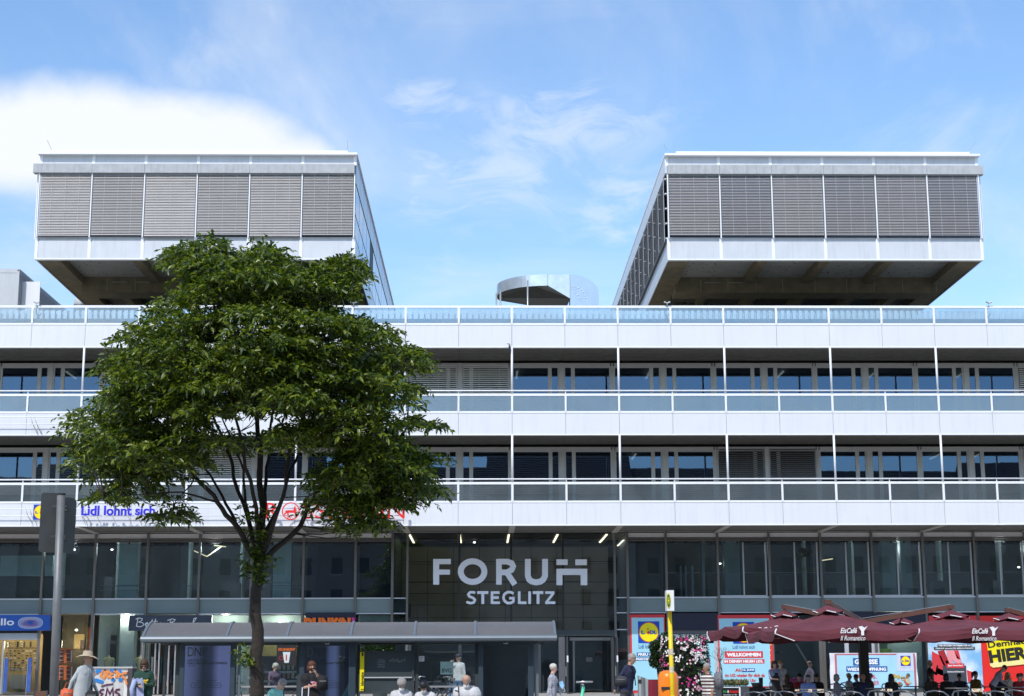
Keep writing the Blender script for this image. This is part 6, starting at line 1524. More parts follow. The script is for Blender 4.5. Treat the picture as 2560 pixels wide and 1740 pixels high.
# ------------------------------------------------------------------ cafe: parasols, mast, tables, chairs
maroon = mat('maroon canvas', (.125, .026, .036), .8, var=.28, scale=1.6); maroon_d = mat('maroon valance', (.11, .018, .028), .8, var=.15, scale=3)
timber = mat('parasol arm brown', (.12, .05, .035), .5, .2); pipe_w = mat('white piping', (.75, .74, .74), .6)
def parasol(pxa, pya, pye, D_, half, rz, lab, arm_to=None, texts=(0,), seed=0):
    a = at(pxa, pya, D_); ze = ZL(pye, D_, pxa); p = empty('parasol', (a.x, D_, ze), label=lab, cat='parasol', group='maroon cafe parasols')
    H = a.z-ze-.12; g = random.Random(seed); n = 8
    q = MB(); rim = []
    for k in range(n):
        t = rz+k*math.pi/4; r_ = half*(1.41 if k % 2 else 1.0); rim.append(Vector((r_*math.cos(t), r_*math.sin(t), g.uniform(-.03, .03)-(.05 if k % 2 else 0))))
    m_ = 7; rings = []
    for j in range(m_+1):
        f = j/m_; ring = []
        for k in range(n):
            for s_ in range(4):
                w_ = s_/4; e = rim[k].lerp(rim[(k+1) % n], w_); c = e*max(f, .03)
                sag = math.sin(math.pi*w_)*.10*f*half/2.5+math.sin(f*math.pi)*.06
                ring.append(Vector((c.x, c.y, H*(1-f)+e.z*f-sag+.02*g.random()*f)))
        rings.append(ring)
    nn = n*4
    for r_ in rings: q.v += [tuple(v) for v in r_]
    for j in range(m_):
        for k in range(nn): q.f.append((j*nn+k, j*nn+(k+1) % nn, (j+1)*nn+(k+1) % nn, (j+1)*nn+k)); q.m.append(0)
    cp = q.build('canopy', maroon, p, smooth=False)
    # hanging valance with scalloped corners and white piping
    q = MB(); ed = rings[-1]; vh = [.27*(1-.55*(1 if k % 8 in (4,) else 0)*1.0) for k in range(nn)]
    for k in range(nn):
        v = ed[k]; out = Vector((v.x, v.y, 0)).normalized(); wv = .05*math.sin(k*1.9+seed)
        q.v += [tuple(v), tuple(v+out*(.03+wv*.6)+Vector((0, 0, -vh[k]*.5))), tuple(v+out*(.02+wv)+Vector((0, 0, -vh[k]-.02*g.random())))]
    for k in range(nn):
        for j in (0, 1): q.f.append((3*k+j, 3*((k+1) % nn)+j, 3*((k+1) % nn)+j+1, 3*k+j+1)); q.m.append(0)
    val = q.build('valance', maroon_d, p); vv = q.v
    for k in range(n):
        if k % 2: 
            i = 4*k
            q = MB(); q.tube([vv[3*i], vv[3*i+1], vv[3*i+2]], .022, 6); j_ = (i+1) % nn; q.tube([vv[3*i+2], vv[3*j_+2]], .014, 5); q.build('piping', pipe_w, p)
    q = MB()      # vent cap
    m2 = 10; c0 = [Vector((half*.22*math.cos(2*math.pi*k/m2), half*.22*math.sin(2*math.pi*k/m2), H-.02+(.03 if k % 2 else -.03))) for k in range(m2)]
    q.v = [tuple(v) for v in c0]+[(0, 0, H+.20)]
    for k in range(m2): q.f.append((k, (k+1) % m2, m2)); q.m.append(0)
    q.build('vent_cap', maroon, p); q = MB()
    for k in (0, 3, 5, 7): q.tube([c0[k]+Vector((0, 0, .01)), c0[(k+1) % m2]+Vector((0, 0, .01))], .016, 5)
    tag(q.build('vent_piping', pipe_w, p), kind='stuff')
    for k in range(n): q = MB(); q.bar((0, 0, H-.15), rim[k]*.97+Vector((0, 0, -.03)), .03, .05); q.build('rib', darksteel, p)
    q = MB(); q.tube([(0, 0, H-.4), (0, 0, H+.30)], .05, 8); q.box(-.1, .1, -.06, .06, H+.22, H+.34); q.build('hub', timber, p)
    if arm_to is not None:
        e = arm_to-p.location; q = MB(); q.bar((0, 0, H+.28), e, .09, .13); q.build('arm', timber, p); q = MB(); q.tube([(0, 0, H+.36), e+Vector((0, 0, .12))], .008, 4); q.build('stay_wire', mulll_m, p)
    # printed cafe name with an ice cream glass on the front slopes
    for t_ in texts:
        w_, (cx, dy) = .62, t_
        a_ = at(cx, dy, D_)-p.location; fy = -half*1.0-.06 if abs(a_.x) < half*1.2 else -half*.5
        a_ = at(cx, dy, D_+fy)-p.location
        text('EisCafé', pipe_w, a_.x-.42, fy, a_.z, .48, .15, p, shear=.35, bold=.02, ext=.004, name='printed_name'); text('Il Romantico', pipe_w, a_.x-.42, fy, a_.z-.2, .70, .13, p, shear=.35, bold=.0, ext=.004, name='printed_name')
        q = MB(); q.poly([(a_.x+.10, a_.z+.18), (a_.x+.17, a_.z+.06), (a_.x+.17, a_.z-.06), (a_.x+.25, a_.z-.06), (a_.x+.25, a_.z+.06), (a_.x+.36, a_.z+.20), (a_.x+.27, a_.z+.15), (a_.x+.2, a_.z+.2)], fy-.004, fy+.004); q.build('printed_glass', pipe_w, p)
    return p
DM = 50.0
mast_top = at(2155, 1556, DM)
parasol(2070, 1519, 1574, 48.0, 2.05, R(3), 'large maroon parasol in front, its apex left of the dark mast', mast_top, ((2138, 1583),), 1)
parasol(1962, 1530, 1570, 52.0, 2.0, R(8), 'leftmost maroon parasol, reaching over the greeting poster', mast_top, ((1928, 1580),), 2)
parasol(2377, 1531, 1572, 49.5, 2.5, R(0), 'wide maroon parasol right of the dark mast, below the long brown arm', mast_top, ((2466, 1584),), 3)
parasol(2255, 1549, 1576, 56.0, 2.0, R(20), 'small looking maroon parasol half hidden behind the two front ones', mast_top, (), 4)
parasol(2521, 1538, 1571, 52.0, 2.2, R(10), 'rightmost maroon parasol cut by the picture edge', at(2640, 1556, 52), (), 5)
ms = empty('parasol_mast', (mast_top.x, DM, zg(DM)), label='thick dark mast carrying the parasol arms', cat='mast')
hm = mast_top.z-zg(DM)
q = MB(); q.box(-.13, .13, -.13, .13, 0, hm); q.build('shaft', mat('mast black brown', (.018, .014, .012), .6, var=.2), ms)
q = MB(); q.box(-.5, .5, -.5, .5, 0, .12); q.build('foot', darksteel, ms); q = MB(); q.box(-.17, .17, -.17, .17, hm-.15, hm+.1); q.build('head', timber, ms)
chm = mat('cafe chair dark', (.02, .02, .022), .5); chl = mat('chair tube light', (.15, .16, .17), .3, .6)
def make_chair():
    c = empty('cafe_chair', (0, 0, 0), 0)
    q = MB(); q.box(-.22, .22, -.22, .22, .43, .46); q.build('seat', chm, c)
    arc = [(-.25, -.1, .66), (-.27, .12, .74), (-.2, .26, .82), (0, .30, .85), (.2, .26, .82), (.27, .12, .74), (.25, -.1, .66)]
    q = MB(); q.tube(arc, .018, 8); q.build('back_rail', chl, c, smooth=True)
    q = MB(); q.tube([(x*.94, y*.96, z-.15) for x, y, z in arc], .012, 6); q.tube([(x*.9, y*.94, z-.26) for x, y, z in arc], .012, 6); q.build('back_weave', chm, c)
    for x, y in ((-.21, -.2), (.21, -.2), (-.2, .2), (.2, .2)):
        q = MB(); q.tube([(x, y, .45), (x*1.15, y*1.15, 0)], .015, 6); q.build('leg', chl, c)
    return c
def copy_tree(o, parent=None):
    c = o.copy(); COL.objects.link(c); c.parent = parent
    for ch in [x for x in bpy.data.objects if x.parent == o]: copy_tree(ch, c)
    return c
proto = make_chair(); used = []
def chair(px, D_, rz, lab):
    c = proto if not used else copy_tree(proto); used.append(1)
    c.location = (at(px, 1740, D_).x, D_, zg(D_)); c.rotation_euler = (0, 0, rz); tag(c, lab, 'chair', 'cafe chairs under the parasols'); return c
def make_table():
    c = empty('cafe_table', (0, 0, 0)); q = MB(); q.lathe([(.36, .71), (.37, .725), (.36, .74)], 22); q.build('table_top', mat('table top grey', (.16, .15, .15), .3), c)
    q = MB(); q.tube([(0, 0, .02), (0, 0, .71)], .03, 8); q.build('column', chl, c); q = MB(); q.lathe([(.22, 0), (.2, .03), (.04, .05)], 14); q.build('foot', darksteel, c); return c
tproto = make_table(); tused = []
def table(px, D_, lab):
    c = tproto if not tused else copy_tree(tproto); tused.append(1); c.location = (at(px, 1740, D_).x, D_, zg(D_)); tag(c, lab, 'table', 'cafe tables under the parasols'); return c
tabs = [(1945, 49, 'left of the red shirted guest'), (2030, 47, 'before the man in a light blue shirt'), (2130, 50, 'before the guest in white with sunglasses'), (2195, 48, 'right of the mast'), (2290, 51, 'before the standing man in black'), (2395, 48, 'below the recruiting poster'), (2480, 50, 'beside the bending waiter'), (2530, 49, 'before the blonde guest')]
for px, D_, lab in tabs: table(px, D_, 'round grey cafe table '+lab)
cols_card = [mat('card orange', (.65, .25, .05)), mat('card pink', (.6, .12, .2)), mat('card cream', (.6, .5, .35)), mat('card dark', (.05, .03, .02))]
for k, (px, D_, w_) in enumerate(((1993, 46, 10), (2026, 44, 8), (2052, 44, 16), (2209, 45, 8), (2225, 45, 12), (2436, 44, 12), (2450, 44, 14), (2508, 47, 6))):
    m_ = empty('menu_stand', (at(px, 1740, D_).x, D_, zg(D_)+.70), label='small ice cream menu card stand, number %s counted from the left along the cafe tables' % ['one', 'two', 'three', 'four', 'five', 'six', 'seven', 'eight'][k], cat='menu card', group='menu cards on the cafe tables')
    zt_ = ZL(1726, D_)-zg(D_)-.7; hw = w_*D_/F_PX/2
    q = MB(); q.add([(-hw, -.04, 0), (hw, -.04, 0), (hw, .0, zt_), (-hw, .0, zt_), (-hw, .05, 0), (hw, .05, 0)], [(0, 1, 2, 3), (5, 4, 3, 2)]); q.build('card', cols_card[2], m_)
    q = MB(); g = random.Random(k)
    for _ in range(5): cx_, cz_ = g.uniform(-hw*.6, hw*.6), g.uniform(.2, .8)*zt_; q.ell((cx_, -.04+.04*cz_/zt_-.004, cz_), hw*.3, .004, zt_*.16, 8, g.randint(0, 3))
    tag(q.build('card_print', cols_card, m_), kind='stuff')
for k, (px, D_, rz, lab) in enumerate(((1890, 40, 180, 'leftmost chair of the front row, back to the street'), (1925, 41, 170, 'second front row chair from the left, back to the street'), (1968, 40.5, 185, 'front row chair below the red shirted guest'), (2018, 40, 176, 'front row chair below the man in light blue'), (2068, 41, 190, 'front row chair left of the mast'), (2133, 40, 180, 'front row chair under the guest in white'), (2200, 41.5, 175, 'front row chair right of the mast foot'),
                                       (2262, 41, 184, 'front row chair below the vegetable print'), (2345, 40.5, 180, 'front row chair below the standing man in black'), (2412, 41, 172, 'front row chair below the caption board'), (2500, 40, 186, 'front row chair beside the bending waiter'), (2545, 41, 180, 'rightmost front row chair'))):
    chair(px, D_-2.6, R(rz+180), 'cafe chair, '+lab)
for px, D_, lab in ((1968, 50.0, 'carrying the brown haired woman'), (2000, 50.5, 'carrying the guest in a red shirt'), (2021, 48.6, 'carrying the man in light blue'), (2096, 49, 'carrying the guest with striped sleeves'), (2125, 51.6, 'carrying the guest in white'), (2230, 49.4, 'carrying the black haired woman'), (2331, 50.6, 'carrying the guest in camouflage'), (2368, 50.0, 'carrying the guest with black bob'), (2402, 51.4, 'carrying the guest in dark blue'), (2441, 50.4, 'carrying the pony tailed guest'), (2521, 50.6, 'carrying the blonde guest')):
    chair(px, D_+.35, 0, 'cafe chair '+lab)
co_ = empty('coffee_counter', (at(1877, 1740, 52).x, 52, zg(52)), label='dark serving counter with a black basket left of the waiters', cat='counter')
o = wl(co_); a, b = at(1874, 1740, 52)-o, at(1925, 1718, 52)-o; q = MB(); q.box(a.x, b.x, 0, .5, 0, b.z); q.build('body', chm, co_); q = MB(); q.lathe([(.14, 0), (.2, .14)], 12, (a.x+.28, .2, b.z)); q.build('basket', mat('basket grey', (.06, .06, .06)), co_); q = MB(); q.lathe([(.06, 0), (.07, .3)], 10, (b.x-.25, .2, b.z)); q.build('canister', chm, co_)
for px, m_, w_, lab in ((1608, 'red', 1, ''),): pass
pk = empty('pink_flower_pot', (at(1982, 1740, 54).x, 54, zg(54)), label='pink flowers in a pot behind the brown haired woman', cat='flower pot')
q = MB(); zt_ = ZL(1704, 54)-zg(54); q.lathe([(.12, 0), (.18, zt_-.1)], 12); q.build('pot', mulll_m, pk); q = MB()
for _ in range(26): q.ell((rng.randn()*.13, rng.randn()*.08, zt_-.04+rng.rand()*.12), .04, .04, .03, 6)
tag(q.build('blossoms', fm_[1], pk), kind='stuff')

# ------------------------------------------------------------------ people
skin_m = mat('skin', (.46, .27, .19), .55, var=.05); skin_p = mat('skin pale', (.56, .36, .28), .55, var=.05); skin_d = mat('skin tanned', (.34, .18, .11), .55, var=.05)
def stripes(name, c1, c2, per, duty=.5, axis=2, wob=.0):
    m = bpy.data.materials.new(name); m.use_nodes = True; t = m.node_tree; b = t.nodes['Principled BSDF']; tcn = t.nodes.new('ShaderNodeTexCoord'); s = t.nodes.new('ShaderNodeSeparateXYZ')
    t.links.new(tcn.outputs['Object'], s.inputs[0]); mm = t.nodes.new('ShaderNodeMath'); mm.operation = 'MODULO'; ad = t.nodes.new('ShaderNodeMath'); ad.operation = 'ADD'; ad.inputs[1].default_value = 10
    src = s.outputs[axis]
    if wob:
        nz = t.nodes.new('ShaderNodeTexNoise'); nz.inputs['Scale'].default_value = 26; ml = t.nodes.new('ShaderNodeMath'); ml.operation = 'MULTIPLY_ADD'; ml.inputs[1].default_value = wob
        t.links.new(tcn.outputs['Object'], nz.inputs['Vector']); t.links.new(nz.outputs[0], ml.inputs[0]); t.links.new(src, ml.inputs[2]); src = ml.outputs[0]
    t.links.new(src, ad.inputs[0]); t.links.new(ad.outputs[0], mm.inputs[0]); mm.inputs[1].default_value = per
    gt = t.nodes.new('ShaderNodeMath'); gt.operation = 'GREATER_THAN'; gt.inputs[1].default_value = per*duty; t.links.new(mm.outputs[0], gt.inputs[0])
    mx_ = t.nodes.new('ShaderNodeMix'); mx_.data_type = 'RGBA'; t.links.new(gt.outputs[0], mx_.inputs[0]); mx_.inputs[6].default_value = (*c1, 1); mx_.inputs[7].default_value = (*c2, 1)
    t.links.new(mx_.outputs[2], b.inputs['Base Color']); b.inputs['Roughness'].default_value = .85; MATS[name] = m; return m
def cloth(n, c): return mat('cloth '+n, c, .85, var=.12, scale=9)
def person(lab, px, pyt, D_, face=0, mode='stand', sex='m', lean=0, headp=0, heady=0, arms=('down', 'down'), top=None, bottom=None, skin=None, hair=('short', None), sleeve=1.0, stout=1.0, extras=(), Hfix=None, group=None):
    zt_ = at(px, pyt, D_).z; zb_ = zg(D_); skin = skin or skin_m; top = top or cloth('dark', (.02, .02, .025)); bottom = bottom or cloth('trouser', (.02, .024, .04))
    base = 1.76 if mode != 'sit' else 1.30
    lr = R(lean); drop = 0
    s = (zt_-zb_)/(base-(.80 if mode != 'sit' else .80)*(1-math.cos(lr))-.10*math.sin(R(max(0, headp)))); s = min(max(s, .86), 1.14)
    p = empty('person', (at(px, 1740, D_).x, D_, zb_), R(face), label=lab, cat='person', group=group)
    p.scale = (s, s, s)
    w = .92 if sex == 'f' else 1.0; sw = .185*w
    hipz = .93 if mode != 'sit' else .50
    piv = Vector((0, 0, hipz)); Rm = Matrix.Rotation(-lr, 3, 'X') if lean else Matrix.Identity(3)
    # the figure looks along local -Y, so a forward lean turns about +X
    Rm = Matrix.Rotation(lr, 3, 'X')
    up_ = lambda v: piv+Rm @ Vector(v)
    prim = []       # a, b, ra, rb, tag
    def cap(a, b, ra, rb, tg): prim.append((Vector(a), Vector(b), ra, rb, tg))
    st_ = stout
    # torso built from overlapping tapered columns
    for sx in (-1, 0, 1):
        cap(up_((sx*.085*st_, 0, .02)), up_((sx*.065*st_*w, -.01*st_, .20)), .115*st_, .105*st_, 'top'); cap(up_((sx*.065*st_*w, -.01, .20)), up_((sx*.105*w*st_, -.012, .40)), .105*st_, .115*st_, 'top')
        cap(up_((sx*.085*st_, .0, -.03)), up_((sx*.085*st_, 0, .05)), .118*st_, .118*st_, 'bottom')
    cap(up_((-sw*.75, 0, .47)), up_((sw*.75, 0, .47)), .075, .075, 'top'); cap(up_((0, .0, .45)), up_((0, -.005, .58)), .07, .052, 'skin' if sleeve < 2 else 'top')
    if sex == 'f': cap(up_((-.07, -.09, .36)), up_((.07, -.09, .36)), .065, .065, 'top')
    # legs
    for sx in (-1, 1):
        h = Vector((sx*.09, 0, hipz-.03))
        if mode == 'sit': k = Vector((sx*.12, -.43, .50)); f = Vector((sx*.12, -.40, .09))
        elif mode == 'walk': k = h+Vector((0, -.16*sx-.05, -.42)); f = Vector((sx*.08, -.26*sx+.04, .09+(.05 if sx < 0 else 0)))
        else: k = Vector((sx*.10, -.01, .49)); f = Vector((sx*.11, .02, .09))
        cap(h, k, .088*min(st_, 1.15), .062, 'bottom'); cap(k, f, .058, .042, 'bottom'); cap(f+Vector((0, .03, -.04)), f+Vector((0, -.16, -.055)), .042, .036, 'shoe')
    # arms
    hands = []
    P = dict(down=((.05, .01, -.29), (.02, -.05, -.25)), back=((.07, .12, -.26), (.0, .04, -.24)), walkf=((.04, -.08, -.27), (.0, -.16, -.2)), lap=((.05, -.10, -.26), (-.12, -.20, -.06)), cross=((.05, -.08, -.27), (-.22, -.12, .05)), face=((.03, -.20, -.16), (-.14, -.05, .22)),
             phone=((.05, -.12, -.25), (-.1, -.2, .08)), rest=((.08, -.16, -.22), (-.08, -.2, .0)), out=((.10, -.12, -.2), (.05, -.24, -.02)), hold=((.06, -.14, -.24), (-.14, -.16, -.02)))
    for sx, an in zip((-1, 1), arms):
        e, v = P[an]; S_ = up_((sx*sw, 0, .47)); E_ = S_+Rm @ Vector((e[0]*sx, e[1], e[2])); W_ = E_+Rm @ Vector((v[0]*sx, v[1], v[2]))
        cap(S_, S_.lerp(E_, .5), .058*min(st_, 1.2), .050, 'top'); cap(S_.lerp(E_, .5), E_, .050, .042, 'top' if sleeve > .6 else 'skin'); cap(E_, W_, .041, .029, 'top' if sleeve >= 1 else 'skin')
        d = (W_-E_).normalized(); hnd = W_+d*.07; cap(W_, hnd, .028, .034, 'skin'); hands.append((W_, hnd, d, sx))
    # head
    nk = up_((0, -.005, .58)); Hm = Rm @ Matrix.Rotation(R(headp), 3, 'X') @ Matrix.Rotation(R(heady), 3, 'Z')
    hd = lambda v: nk+Hm @ Vector(v)
    cap(hd((0, .01, .12)), hd((0, -.0, .165)), .082, .080, 'skin'); cap(hd((0, -.035, .06)), hd((0, -.03, .12)), .052, .068, 'skin'); cap(hd((0, -.065, .03)), hd((0, -.055, .06)), .028, .036, 'skin')
    cap(hd((0, -.092, .12)), hd((0, -.118, .085)), .011, .016, 'skin')
    for sx in (-1, 1): cap(hd((sx*.082, .01, .12)), hd((sx*.084, .015, .085)), .014, .010, 'skin')
    q = MB()
    for a, b, ra, rb, tg in prim:
        n_ = 10; d = b-a
        if d.length < 1e-4: q.ell(a, ra, ra, ra, 10); continue
        dn = d.normalized(); pts = [a-dn*ra*.96, a-dn*ra*.7, a-dn*ra*.3, a, b, b+dn*rb*.3, b+dn*rb*.7, b+dn*rb*.96]; q.tube(pts, [ra*.25, ra*.71, ra*.95, ra, rb, rb*.95, rb*.71, rb*.25], n_)
    me = bpy.data.meshes.new('tmp'); me.from_pydata(q.v, [], q.f); t_ = bpy.data.objects.new('tmp', me); COL.objects.link(t_)
    md = t_.modifiers.new('r', 'REMESH'); md.mode = 'VOXEL'; md.voxel_size = .017; md.use_smooth_shade = True
    m2 = t_.modifiers.new('s', 'SMOOTH'); m2.iterations = 3; m2.factor = .5
    bpy.context.view_layer.update(); bm_ = bpy.data.meshes.new_from_object(t_.evaluated_get(bpy.context.evaluated_depsgraph_get())); bpy.data.objects.remove(t_)
    bm_.name = 'body'; bm_.materials.clear()
    tags = ['skin', 'top', 'bottom', 'shoe']
    for m in (skin, top, bottom, mat('shoe dark', (.03, .025, .022), .5)): bm_.materials.append(m)
    V = np.empty(len(bm_.vertices)*3, np.float32); bm_.vertices.foreach_get('co', V); V = V.reshape(-1, 3)
    V += (np.sin(V[:, [2, 0, 1]]*38+px)*.0022+np.sin(V[:, [1, 2, 0]]*71)*.0012).astype(np.float32)*(V[:, 2:3] < float(nk.z))       # cloth folds
    bm_.vertices.foreach_set('co', V.ravel())
    fc = np.empty(len(bm_.polygons)*3, np.float32); bm_.polygons.foreach_get('center', fc); fc = fc.reshape(-1, 3)
    best = np.full(len(fc), 9.); mi = np.zeros(len(fc), np.int32)
    for a, b, ra, rb, tg in prim:
        A, B = np.array(a), np.array(b); d = B-A; t0 = np.clip(((fc-A) @ d)/max(d @ d, 1e-9), 0, 1); ds = np.linalg.norm(fc-(A+t0[:, None]*d), axis=1)-(ra+(rb-ra)*t0)
        ds -= .012 if tg == 'top' else 0; k = ds < best; best[k] = ds[k]; mi[k] = tags.index(tg)
    bm_.polygons.foreach_set('material_index', mi); bm_.polygons.foreach_set('use_smooth', [True]*len(fc))
    # five fingers on each hand, rooted in the palm
    bb = bmesh.new(); bb.from_mesh(bm_)
    for W_, hnd, d, sx in hands:
        ax = d.cross(Vector((0, 0, 1))); ax = ax.normalized() if ax.length > .1 else Vector((0, 1, 0)); nrm = d.cross(ax)
        for k, (o_, L_) in enumerate(((-.027, .055), (-.009, .068), (.009, .064), (.026, .05), (-.045, .04))):
            q = MB(); r0_ = hnd+ax*o_*.8 if k < 4 else W_+d*.03-ax*.025
            dd_ = d if k < 4 else (d*.6-ax*.8).normalized()
            q.tube([r0_, r0_+dd_*L_*.5+nrm*.004, r0_+dd_*L_*.9+nrm*.022], [.0105, .0095, .007], 6)
            vs_ = [bb.verts.new(v) for v in q.v]
            for f_ in q.f:
                try: nf = bb.faces.new([vs_[i] for i in f_]); nf.material_index = 0; nf.smooth = True
                except ValueError: pass
    bb.to_mesh(bm_); bb.free()
    ob_ = bpy.data.objects.new('body', bm_); COL.objects.link(ob_); ob_.parent = p
    # face
    q = MB()
    for sx in (-1, 1): q.ell(hd((sx*.030, -.094, .118)), .011, .007, .007, 8)
    q.build('eyes', mat('eye dark', (.03, .02, .015), .3), p); q = MB(); q.ell(hd((0, -.093, .052)), .022, .008, .006, 8); q.build('mouth', mat('lip', (.30, .10, .09), .5), p)
    kind, hm_ = hair
    Hr = Hm
    def hl(parts, nm='hair'):
        q = MB()
        for c, rx, ry, rz_ in parts: q.ell(hd(c), rx, ry, rz_, 14, rot=Hr)
        g = random.Random(int(px))
        amp = .012 if kind in ('curly', 'long') else .004
        for i, v in enumerate(q.v):
            n_ = noise.noise_vector(Vector(v)*(30 if kind == 'curly' else 18)); q.v[i] = (v[0]+n_.x*amp, v[1]+n_.y*amp, v[2]+n_.z*amp)
        q.build(nm, hm_, p, smooth=True)
    if kind == 'short': hl([((0, .006, .160), .090, .098, .086)])
    elif kind == 'thin': hl([((0, .035, .12), .087, .075, .070)])
    elif kind == 'curly': hl([((0, .0, .168), .102, .110, .090), ((0, .05, .10), .095, .07, .08)])
    elif kind == 'bob': hl([((0, .004, .160), .096, .102, .086), ((-.06, .03, .07), .045, .06, .09), ((.06, .03, .07), .045, .06, .09), ((0, .06, .08), .08, .05, .10)])
    elif kind == 'long': hl([((0, .004, .160), .096, .102, .086), ((-.065, .03, .02), .045, .06, .16), ((.065, .03, .02), .045, .06, .16), ((0, .07, -.0), .09, .05, .18)])
    elif kind == 'pony': hl([((0, .004, .160), .091, .10, .086), ((0, .12, .17), .045, .05, .045), ((0, .15, .09), .035, .035, .09)])
    for ex in extras:
        if ex == 'mask' or ex == 'maskb':
            q = MB(); q.ell(hd((0, -.068, .055)), .058, .060, .045, 12, rot=Hr); q.build('face_mask', mat('mask white', (.75, .76, .76), .8) if ex == 'mask' else mat('mask black', (.01, .01, .012), .7), p, smooth=True)
        if ex in ('glasses', 'sunglasses'):
            q = MB()
            for sx in (-1, 1):
                c = hd((sx*.033, -.104, .117)); q.ell(c, .026, .006, .018, 10, rot=Hr); q.tube([hd((sx*.058, -.095, .122)), hd((sx*.085, .0, .122))], .003, 4)
            q.tube([hd((-.01, -.106, .12)), hd((.01, -.106, .12))], .003, 4); q.build(ex, mat('lens black', (.008, .008, .01), .1) if ex == 'sunglasses' else mat('lens clear grey', (.25, .27, .28), .1), p)
        if ex[0] == 'cap':
            q = MB(); q.ell(hd((0, .012, .165)), .094, .10, .078, 14, rot=Hr); q.tube([hd((-.06, -.08, .165)), hd((0, -.16, .155)), hd((.06, -.08, .165))], .012, 6); q.obox(hd((0, -.115, .158)), Hm @ Vector((.06, 0, 0)), Hm @ Vector((0, .05, -.006)), Hm @ Vector((0, 0, .005))); q.build('cap', ex[1], p, smooth=True)
        if ex == 'sunhat':
            hb_ = stripes('hat straw stripes', (.62, .52, .38), (.10, .07, .05), .022, .62)
            q = MB()
            prof = [(.225, .135), (.20, .148), (.13, .165), (.098, .17), (.096, .22), (.085, .245), (.04, .258), (.002, .26)]
            n_ = 24; vs = []
            for r_, z_ in prof:
                for k in range(n_): t = 2*math.pi*k/n_; vs.append(tuple(hd((r_*math.cos(t), r_*math.sin(t)*1.05+.01, z_+(.03*math.sin(t*2+.6) if r_ > .15 else 0)))))
            q.add(vs, [(j*n_+k, j*n_+(k+1) % n_, (j+1)*n_+(k+1) % n_, (j+1)*n_+k) for j in range(len(prof)-1) for k in range(n_)]); q.build('sun_hat', hb_, p, smooth=True)
        if ex[0] == 'print': # chest print
            q = MB(); g = random.Random(5)
            for _ in range(14): c = up_((g.uniform(-.09, .09), -.13*stout-.012, .28+g.uniform(-.07, .07))); q.ell(c, .028, .008, .022, 7, g.randint(0, len(ex[1])-1))
            q.build('chest_print', list(ex[1]), p)
        if ex[0] == 'jacket':  # open long jacket: shell with lapels over the torso
            q = MB(); rows = ((.50, .205, .115), (.40, .225, .150), (.22, .20, .150), (.02, .215, .170), (-.22, .235, .185)); n_ = 22; vs = []
            for z_, rx, ry in rows:
                for k in range(n_+1):
                    t = R(-90+24)+R(360-48)*k/n_; vs.append(tuple(up_((rx*math.cos(t)*w*stout, ry*math.sin(t)*stout+.006*math.sin(k*2.3+z_*9), z_))))
            q.add(vs, [(j*(n_+1)+k, j*(n_+1)+k+1, (j+1)*(n_+1)+k+1, (j+1)*(n_+1)+k) for j in range(4) for k in range(n_)]); q.build('jacket', ex[1], p, smooth=True)
            q = MB()
            for sx in (-1, 1): q.add([up_((sx*.05, -.115, .52)), up_((sx*.12, -.155, .42)), up_((sx*.05, -.185, .22)), up_((sx*.04, -.16, .3))], [(0, 1, 2, 3)])
            q.build('lapels', ex[1], p)
        if ex[0] == 'apron':
            q = MB(); n_ = 8; vs = [tuple(up_((.17*math.sin(t)*(1 if z_ < .3 else .55), -.165*math.cos(t)-.015, z_))) for z_ in (.42, .25, .0, -.35) for t in [R(-75+150*k/n_) for k in range(n_+1)]]
            q.add(vs, [(j*(n_+1)+k, j*(n_+1)+k+1, (j+1)*(n_+1)+k+1, (j+1)*(n_+1)+k) for j in range(3) for k in range(n_)]); q.build('apron', ex[1], p, smooth=True)
        if ex[0] == 'strap':
            q = MB(); q.tube([up_((-.12, -.10, .53)), up_((0, -.155, .35)), up_((.14, -.16, .10))], .014, 6); q.tube([up_((-.12, -.10, .53)), up_((-.13, .08, .5)), up_((.0, .15, .3)), up_((.16, .1, .08))], .014, 6); q.build('bag_strap', ex[1], p)
    return p, s, (lambda v: Matrix.Rotation(R(face), 3, 'Z') @ (Vector(v)*s)+p.location), hands
def bag(name, m, pos, sz, lab, handle=True, tilt=0, cat='bag', strap_to=None):
    b = empty(name, pos, R(tilt), label=lab, cat=cat); bm = bmesh.new(); bmesh.ops.create_cube(bm, size=1)
    for v in bm.verts: v.co = Vector((v.co.x*sz[0]*(1.0 if v.co.z < 0 else .85), v.co.y*sz[1], v.co.z*sz[2]))
    bmesh.ops.bevel(bm, geom=bm.edges[:], offset=min(sz)*.22, segments=3, affect='EDGES')
    for v in bm.verts: v.co += noise.noise_vector(v.co*9+Vector(pos))*.02
    me = bpy.data.meshes.new('bag_body'); bm.to_mesh(me); bm.free(); me.materials.append(m)
    for f in me.polygons: f.use_smooth = True
    o_ = bpy.data.objects.new('bag_body', me); COL.objects.link(o_); o_.parent = b
    if handle: q = MB(); q.tube([(-sz[0]*.25, 0, sz[2]*.45), (-sz[0]*.1, 0, sz[2]*.45+.12), (sz[0]*.1, 0, sz[2]*.45+.12), (sz[0]*.25, 0, sz[2]*.45)], .009, 6); q.build('handle', m, b)
    q = MB(); q.box(-sz[0]*.3, sz[0]*.3, -sz[1]*.52, -sz[1]*.48, sz[2]*.12, sz[2]*.16); q.build('zip', mulll_m, b)
    return b
grey_h = mat('hair grey', (.28, .26, .24), .8, var=.35, scale=30); white_h = mat('hair white', (.58, .55, .50), .8, var=.25, scale=30); brown_h = mat('hair brown', (.07, .035, .018), .7, var=.3, scale=30); black_h = mat('hair black', (.008, .007, .007), .5, var=.3, scale=30); blond_h = mat('hair blond', (.45, .28, .11), .7, var=.3, scale=30); red_h = mat('hair auburn', (.10, .03, .012), .7, var=.3, scale=30)
